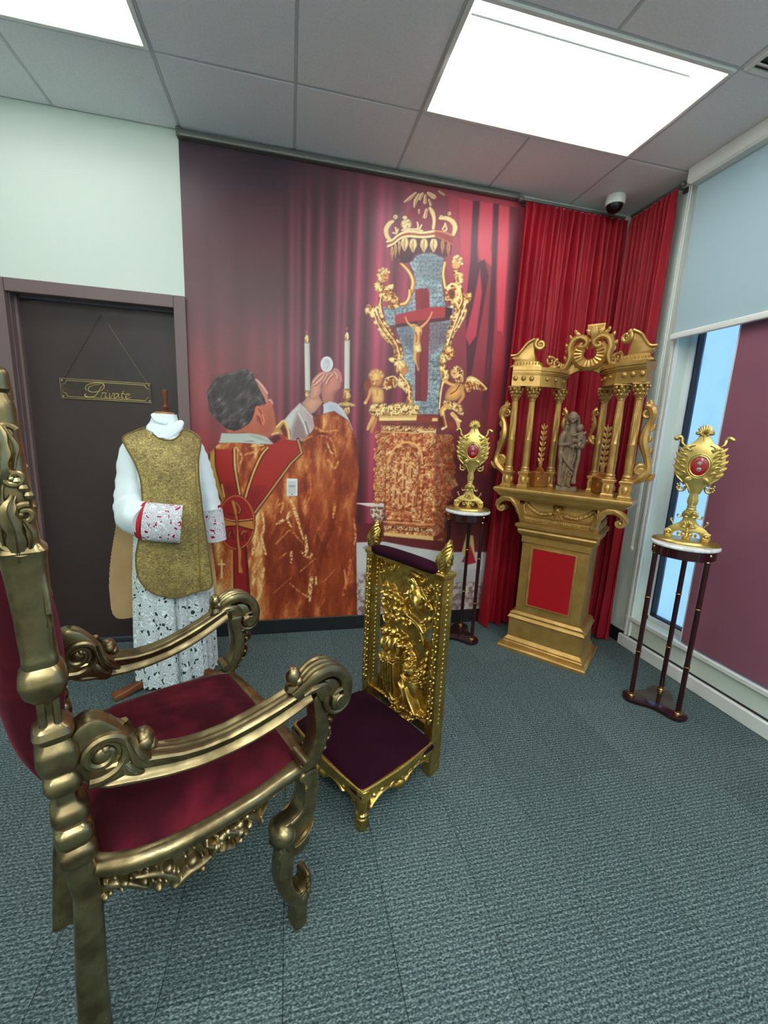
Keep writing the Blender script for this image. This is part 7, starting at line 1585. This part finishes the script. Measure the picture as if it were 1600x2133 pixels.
F.append(tuple(range(o, o+len(rim)))); MB().add(V, F).build('seat_cushion', M_velvet, th)
# arms, their supports and the cabriole front legs
AT = [(-.252, .80), (-.23, .765), (-.20, .742), (-.16, .742), (-.116, .730), (-.053, .714), (-.003, .711), (.049, .716), (.105, .730), (.164, .748), (.22, .769), (.25, .780)]
AB = [(-.252, .755), (-.23, .718), (-.20, .690), (-.178, .684), (-.145, .676), (-.083, .665), (-.015, .661), (.048, .666), (.104, .676), (.163, .694), (.213, .715), (.25, .733)]
for s in (-1, 1):
    ay = lambda x: s*(hw(x)-.020)
    arm = MB(); n = 34; xs_ = [-.252+.502*i/(n-1) for i in range(n)]
    prof = [(-.026, -.5), (.026, -.5), (.031, -.42), (.031, -.34), (.024, -.24), (.019, -.05), (.022, .18), (.030, .30), (.031, .40), (.027, .49), (.020, .52), (.012, .46), (.005, .45), (0, .49), (-.005, .45), (-.012, .46), (-.020, .52), (-.027, .49), (-.031, .40), (-.030, .30), (-.022, .18), (-.019, -.05), (-.024, -.24), (-.031, -.34), (-.031, -.42)]
    V = []; F = []; m = len(prof)
    for x in xs_:
        t, bt = interp(AT, x), interp(AB, x); k = 1
        V += [(x, ay(x)+a*k, (t+bt)/2+c*(t-bt)) for a, c in prof]
    for i in range(n-1):
        for j in range(m): F.append((i*m+j, i*m+(j+1) % m, i*m+m+(j+1) % m, i*m+m+j))
    F.append(tuple(range(m))[::-1]); F.append(tuple(range((n-1)*m, n*m))); arm.add(V, F)
    armo = arm.build('armrest', G, th)
    c = MB(); Yf = lambda d: (lambda x, z, t: (x, ay(x)+t, z))
    blob = [(-.245, .80), (-.238, .835), (-.215, .850), (-.19, .842), (-.165, .815), (-.145, .785), (-.125, .745), (-.115, .715), (-.125, .672), (-.165, .680), (-.205, .700), (-.235, .730), (-.25, .765)]
    c.prism([tuple(q) for q in spline(blob, 60, True)], -.026, .026, lambda a, z, t: (a, ay(-.19)+t, z), inset=.008)
    for sd in (-1, 1):
        yy = ay(-.19)+sd*.026
        c.volute((-.195, yy, .768), (1, 0, 0), (0, 0, 1), .056, .012, 1.5, .013, .008, a0=4.2 if True else 0, n=44)
        c.ball((-.195, yy, .768), (.018, .010, .018), 12)
        for r_, a0, a1, w in (): qs = list(range(a0, a1+80, 9)); c.tube([(-.195+r_*math.cos(math.radians(a)), yy-sd*(.001+.004*abs(a-130)/90), .765+r_*math.sin(math.radians(a))) for a in qs], [w*math.sin(PI*(i+.6)/(len(qs)+.2))**.5 for i in range(len(qs))], 8, up=(0, 1, 0))
        c.leaf([(-.15, yy, .79), (-.138, yy+sd*.010, .745), (-.118, yy+sd*.006, .715), (-.10, yy, .700)], [.010, .020, .016, .004], (0, sd, 0), .014, lobes=2, n=14)
        c.leaf([(-.165, yy, .745), (-.15, yy+sd*.008, .715), (-.125, yy, .69)], [.006, .014, .004], (0, sd, 0), .010, n=10)
    c.ball((-.120, ay(-.12), .760), (.021, .026, .024), 16); c.ball((-.108, ay(-.12)-.010, .748), (.013, .018, .014), 12); c.ball((-.120, ay(-.12)-.018, .757), (.016, .012, .017), 12)
    c.build('rear_scroll', G, armo)
    c = MB()      # front scroll: ribbed roll over the support
    P = smooth_path([(.205, 0, .760), (.235, 0, .782), (.262, 0, .802), (.292, 0, .807), (.322, 0, .797), (.346, 0, .772), (.356, 0, .740), (.352, 0, .712), (.338, 0, .694), (.320, 0, .700), (.318, 0, .716), (.330, 0, .722)], 50)
    yc = ay(.28); P = [(p[0], yc, p[2]) for p in P]
    rp = [(-.030, -.8), (-.020, -1), (.020, -1), (.030, -.8), (.034, -.2), (.033, .5), (.029, .95), (.023, 1.), (.0185, .75), (.0165, .15), (.0145, .75), (.010, 1.05), (.005, 1.05), (.001, .75), (-.001, .15), (-.003, .75), (-.007, 1.05), (-.012, 1.05), (-.0155, .75), (-.0175, .15), (-.0195, .75), (-.024, 1.), (-.029, .95), (-.033, .5), (-.034, -.2)]
    c.sweep(P, rp, [(min(1.15, .75+.4*i/12) if i < 34 else 1.15, .016 if i < 30 else .016-.006*(i-30)/20) for i in range(50)], up=(-.3, 0, -1) if False else (0, 0, 1)) if False else None
    V = []; F = []; m = len(rp)
    for i, p in enumerate(P):
        T_ = Vector(P[min(i+1, 49)])-Vector(P[max(i-1, 0)]); T_.normalize(); Nn = Vector((-T_.z, 0, T_.x)); k = min(1.12, .7+.42*i/10); h = .017-.007*max(0, (i-30)/19)
        V += [tuple(Vector(p)+Vector((0, a*k, 0))+Nn*(q*h)) for a, q in rp]
    for i in range(49):
        for j in range(m): F.append((i*m+j, i*m+(j+1) % m, i*m+m+(j+1) % m, i*m+m+j))
    F.append(tuple(range(m))[::-1]); F.append(tuple(range(49*m, 50*m))); c.add(V, F)
    c.prism([tuple(q) for q in spline([(.262, .765), (.29, .780), (.32, .772), (.338, .745), (.336, .715), (.318, .705), (.29, .712), (.270, .735)], 30, True)], yc-.024, yc+.024, lambda a, z, t: (a, t, z), inset=.004)
    for sd in (-1, 1):
        c.lathe([(0, 0), (.020, 0), (.020, .006), (.017, .010), (0, .010)], 20, (.333, yc+sd*.030, .708), Matrix.Rotation(-sd*PI/2, 3, 'X'))
        c.volute((.333, yc+sd*.026, .712), (1, 0, 0), (0, 0, 1), .046, .022, 1.0, .008, .006, a0=2.6, n=30, prof=8)
        c.leaf([(.225, yc+sd*.024, .765), (.25, yc+sd*.030, .775), (.285, yc+sd*.028, .770), (.305, yc+sd*.026, .750)], [.006, .012, .010, .003], (0, sd, .3), .010, n=12)
    c.ball((.212, ay(.21), .806), (.019, .021, .026), 16); c.ball((.221, ay(.21)-.012, .792), (.012, .014, .015), 12); c.lathe([(.024, .77), (.020, .785)], 16, (.213, ay(.21), 0))
    c.build('front_scroll', G, armo)
    # support
    sp = MB(); so = [(.262, .735), (.262, .70), (.266, .66), (.267, .62), (.258, .58), (.246, .552), (.244, .525), (.272, .525), (.290, .552), (.305, .585), (.311, .615), (.309, .645), (.302, .67), (.297, .70), (.300, .735)]
    sy_ = lambda t: s*(hw(.25)-.026)+t
    sp.prism([tuple(q) for q in spline(so, 64, True)], -.026, .026, lambda a, z, t: (a, sy_(t), z), inset=.006)
    sp.tube([(.240, sy_(-.034), .548), (.240, sy_(.034), .548)], .016, 14)
    for sd in (-1, 1): sp.sweep([(a+.004, sy_(sd*.025), z) for a, z in [tuple(q) for q in spline([(.264, .69), (.270, .64), (.266, .60), (.262, .575), (.275, .558), (.293, .60), (.297, .64), (.291, .69)], 24)]], circ(6), .0024, up=(0, 1, 0))
    sup = sp.build('arm_support', G, th)
    c = MB()
    c.leaf([(.300, sy_(0), .672), (.316, sy_(0), .672), (.331, sy_(0), .655), (.334, sy_(0), .634), (.325, sy_(0), .622)], [.014, .020, .020, .016, .008], (1, 0, .6), .010, n=14); c.ball((.322, sy_(0), .634), (.012, .018, .012), 10)
    for q, (x, z) in enumerate([(.316, .612), (.314, .598), (.312, .584), (.308, .570), (.302, .557), (.294, .545), (.286, .535)]): c.ball((x, sy_(.006*(1 if q % 2 else -1)), z), (.010, .015, .009), 10)
    c.leaf([(.314, sy_(0), .62), (.320, sy_(0), .585), (.306, sy_(0), .548)], [.010, .020, .006], (1, 0, 0), .010, lobes=3, n=12); c.build('support_leaf', G, sup)
    # front leg
    lg = MB(); ly = lambda t: s*(hw(.25)-.030)+t
    lo_ = [(.222, .500), (.236, .478), (.238, .450), (.234, .425), (.222, .402), (.206, .390), (.182, .384), (.166, .366), (.166, .340), (.174, .318), (.170, .29), (.162, .255), (.160, .215), (.165, .175), (.176, .140), (.194, .106), (.212, .084), (.212, .050), (.212, .0), (.248, .0), (.250, .05), (.256, .085), (.262, .112), (.266, .14), (.262, .166), (.250, .172), (.244, .158), (.240, .135), (.228, .128), (.214, .145), (.206, .175), (.204, .205), (.205, .24), (.210, .268), (.226, .262), (.246, .274), (.256, .298), (.252, .325), (.262, .350), (.272, .380), (.280, .410), (.283, .445), (.280, .475), (.275, .510), (.24, .515)]
    lg.prism([tuple(q) for q in spline(lo_, 150, True)], -.027, .027, lambda a, z, t: (a, ly(t), z), inset=.008)
    lego = lg.build('leg', G, th)
    c = MB()
    for k in range(11):
        t = k/10; p = smooth_path([(.279, 0, .49), (.282, 0, .44), (.276, 0, .395), (.262, 0, .352), (.238, 0, .325)], 11)[k]
        for dy in (-.011, .011): c.ball((p.x, ly(dy), p.z), (.0085, .009, .0085), 8)
    c.ball((.182, ly(0), .350), (.034, .046, .036), 20)
    for sd in (-1, 1):
        c.leaf([(.262, ly(sd*.024), .355), (.245, ly(sd*.028), .330), (.222, ly(sd*.028), .312), (.206, ly(sd*.026), .305)], [.005, .010, .010, .004], (0, sd, 0), .012, lobes=2, n=14); c.tube([(x, ly(sd*.026), z) for x, z in [tuple(q) for q in spline([(.240, .47), (.238, .42), (.222, .395), (.196, .384)], 14)]], .005, 8, up=(0, 1, 0))
        c.volute((.240, ly(sd*.022), .290), (1, 0, 0), (0, 0, 1), .018, .005, 1.1, .007, .005, a0=1.4, n=20, prof=8)
        c.leaf([(.168, ly(sd*.022), .325), (.172, ly(sd*.030), .30), (.176, ly(sd*.028), .27)], [.012, .018, .003], (0, sd, 0), .010, lobes=2, n=10)
        c.tube([(x, ly(sd*.024), z) for x, z in [tuple(q) for q in spline([(.196, .25), (.194, .20), (.204, .15), (.228, .118), (.246, .13)], 18)]], .006, 8, up=(0, 1, 0))
        for x, z in ((.240, .112), (.252, .12), (.254, .138), (.250, .155), (.236, .105)): c.ball((x, ly(sd*.022), z), (.009, .010, .008), 8)
    c.build('leg_carving', G, lego)
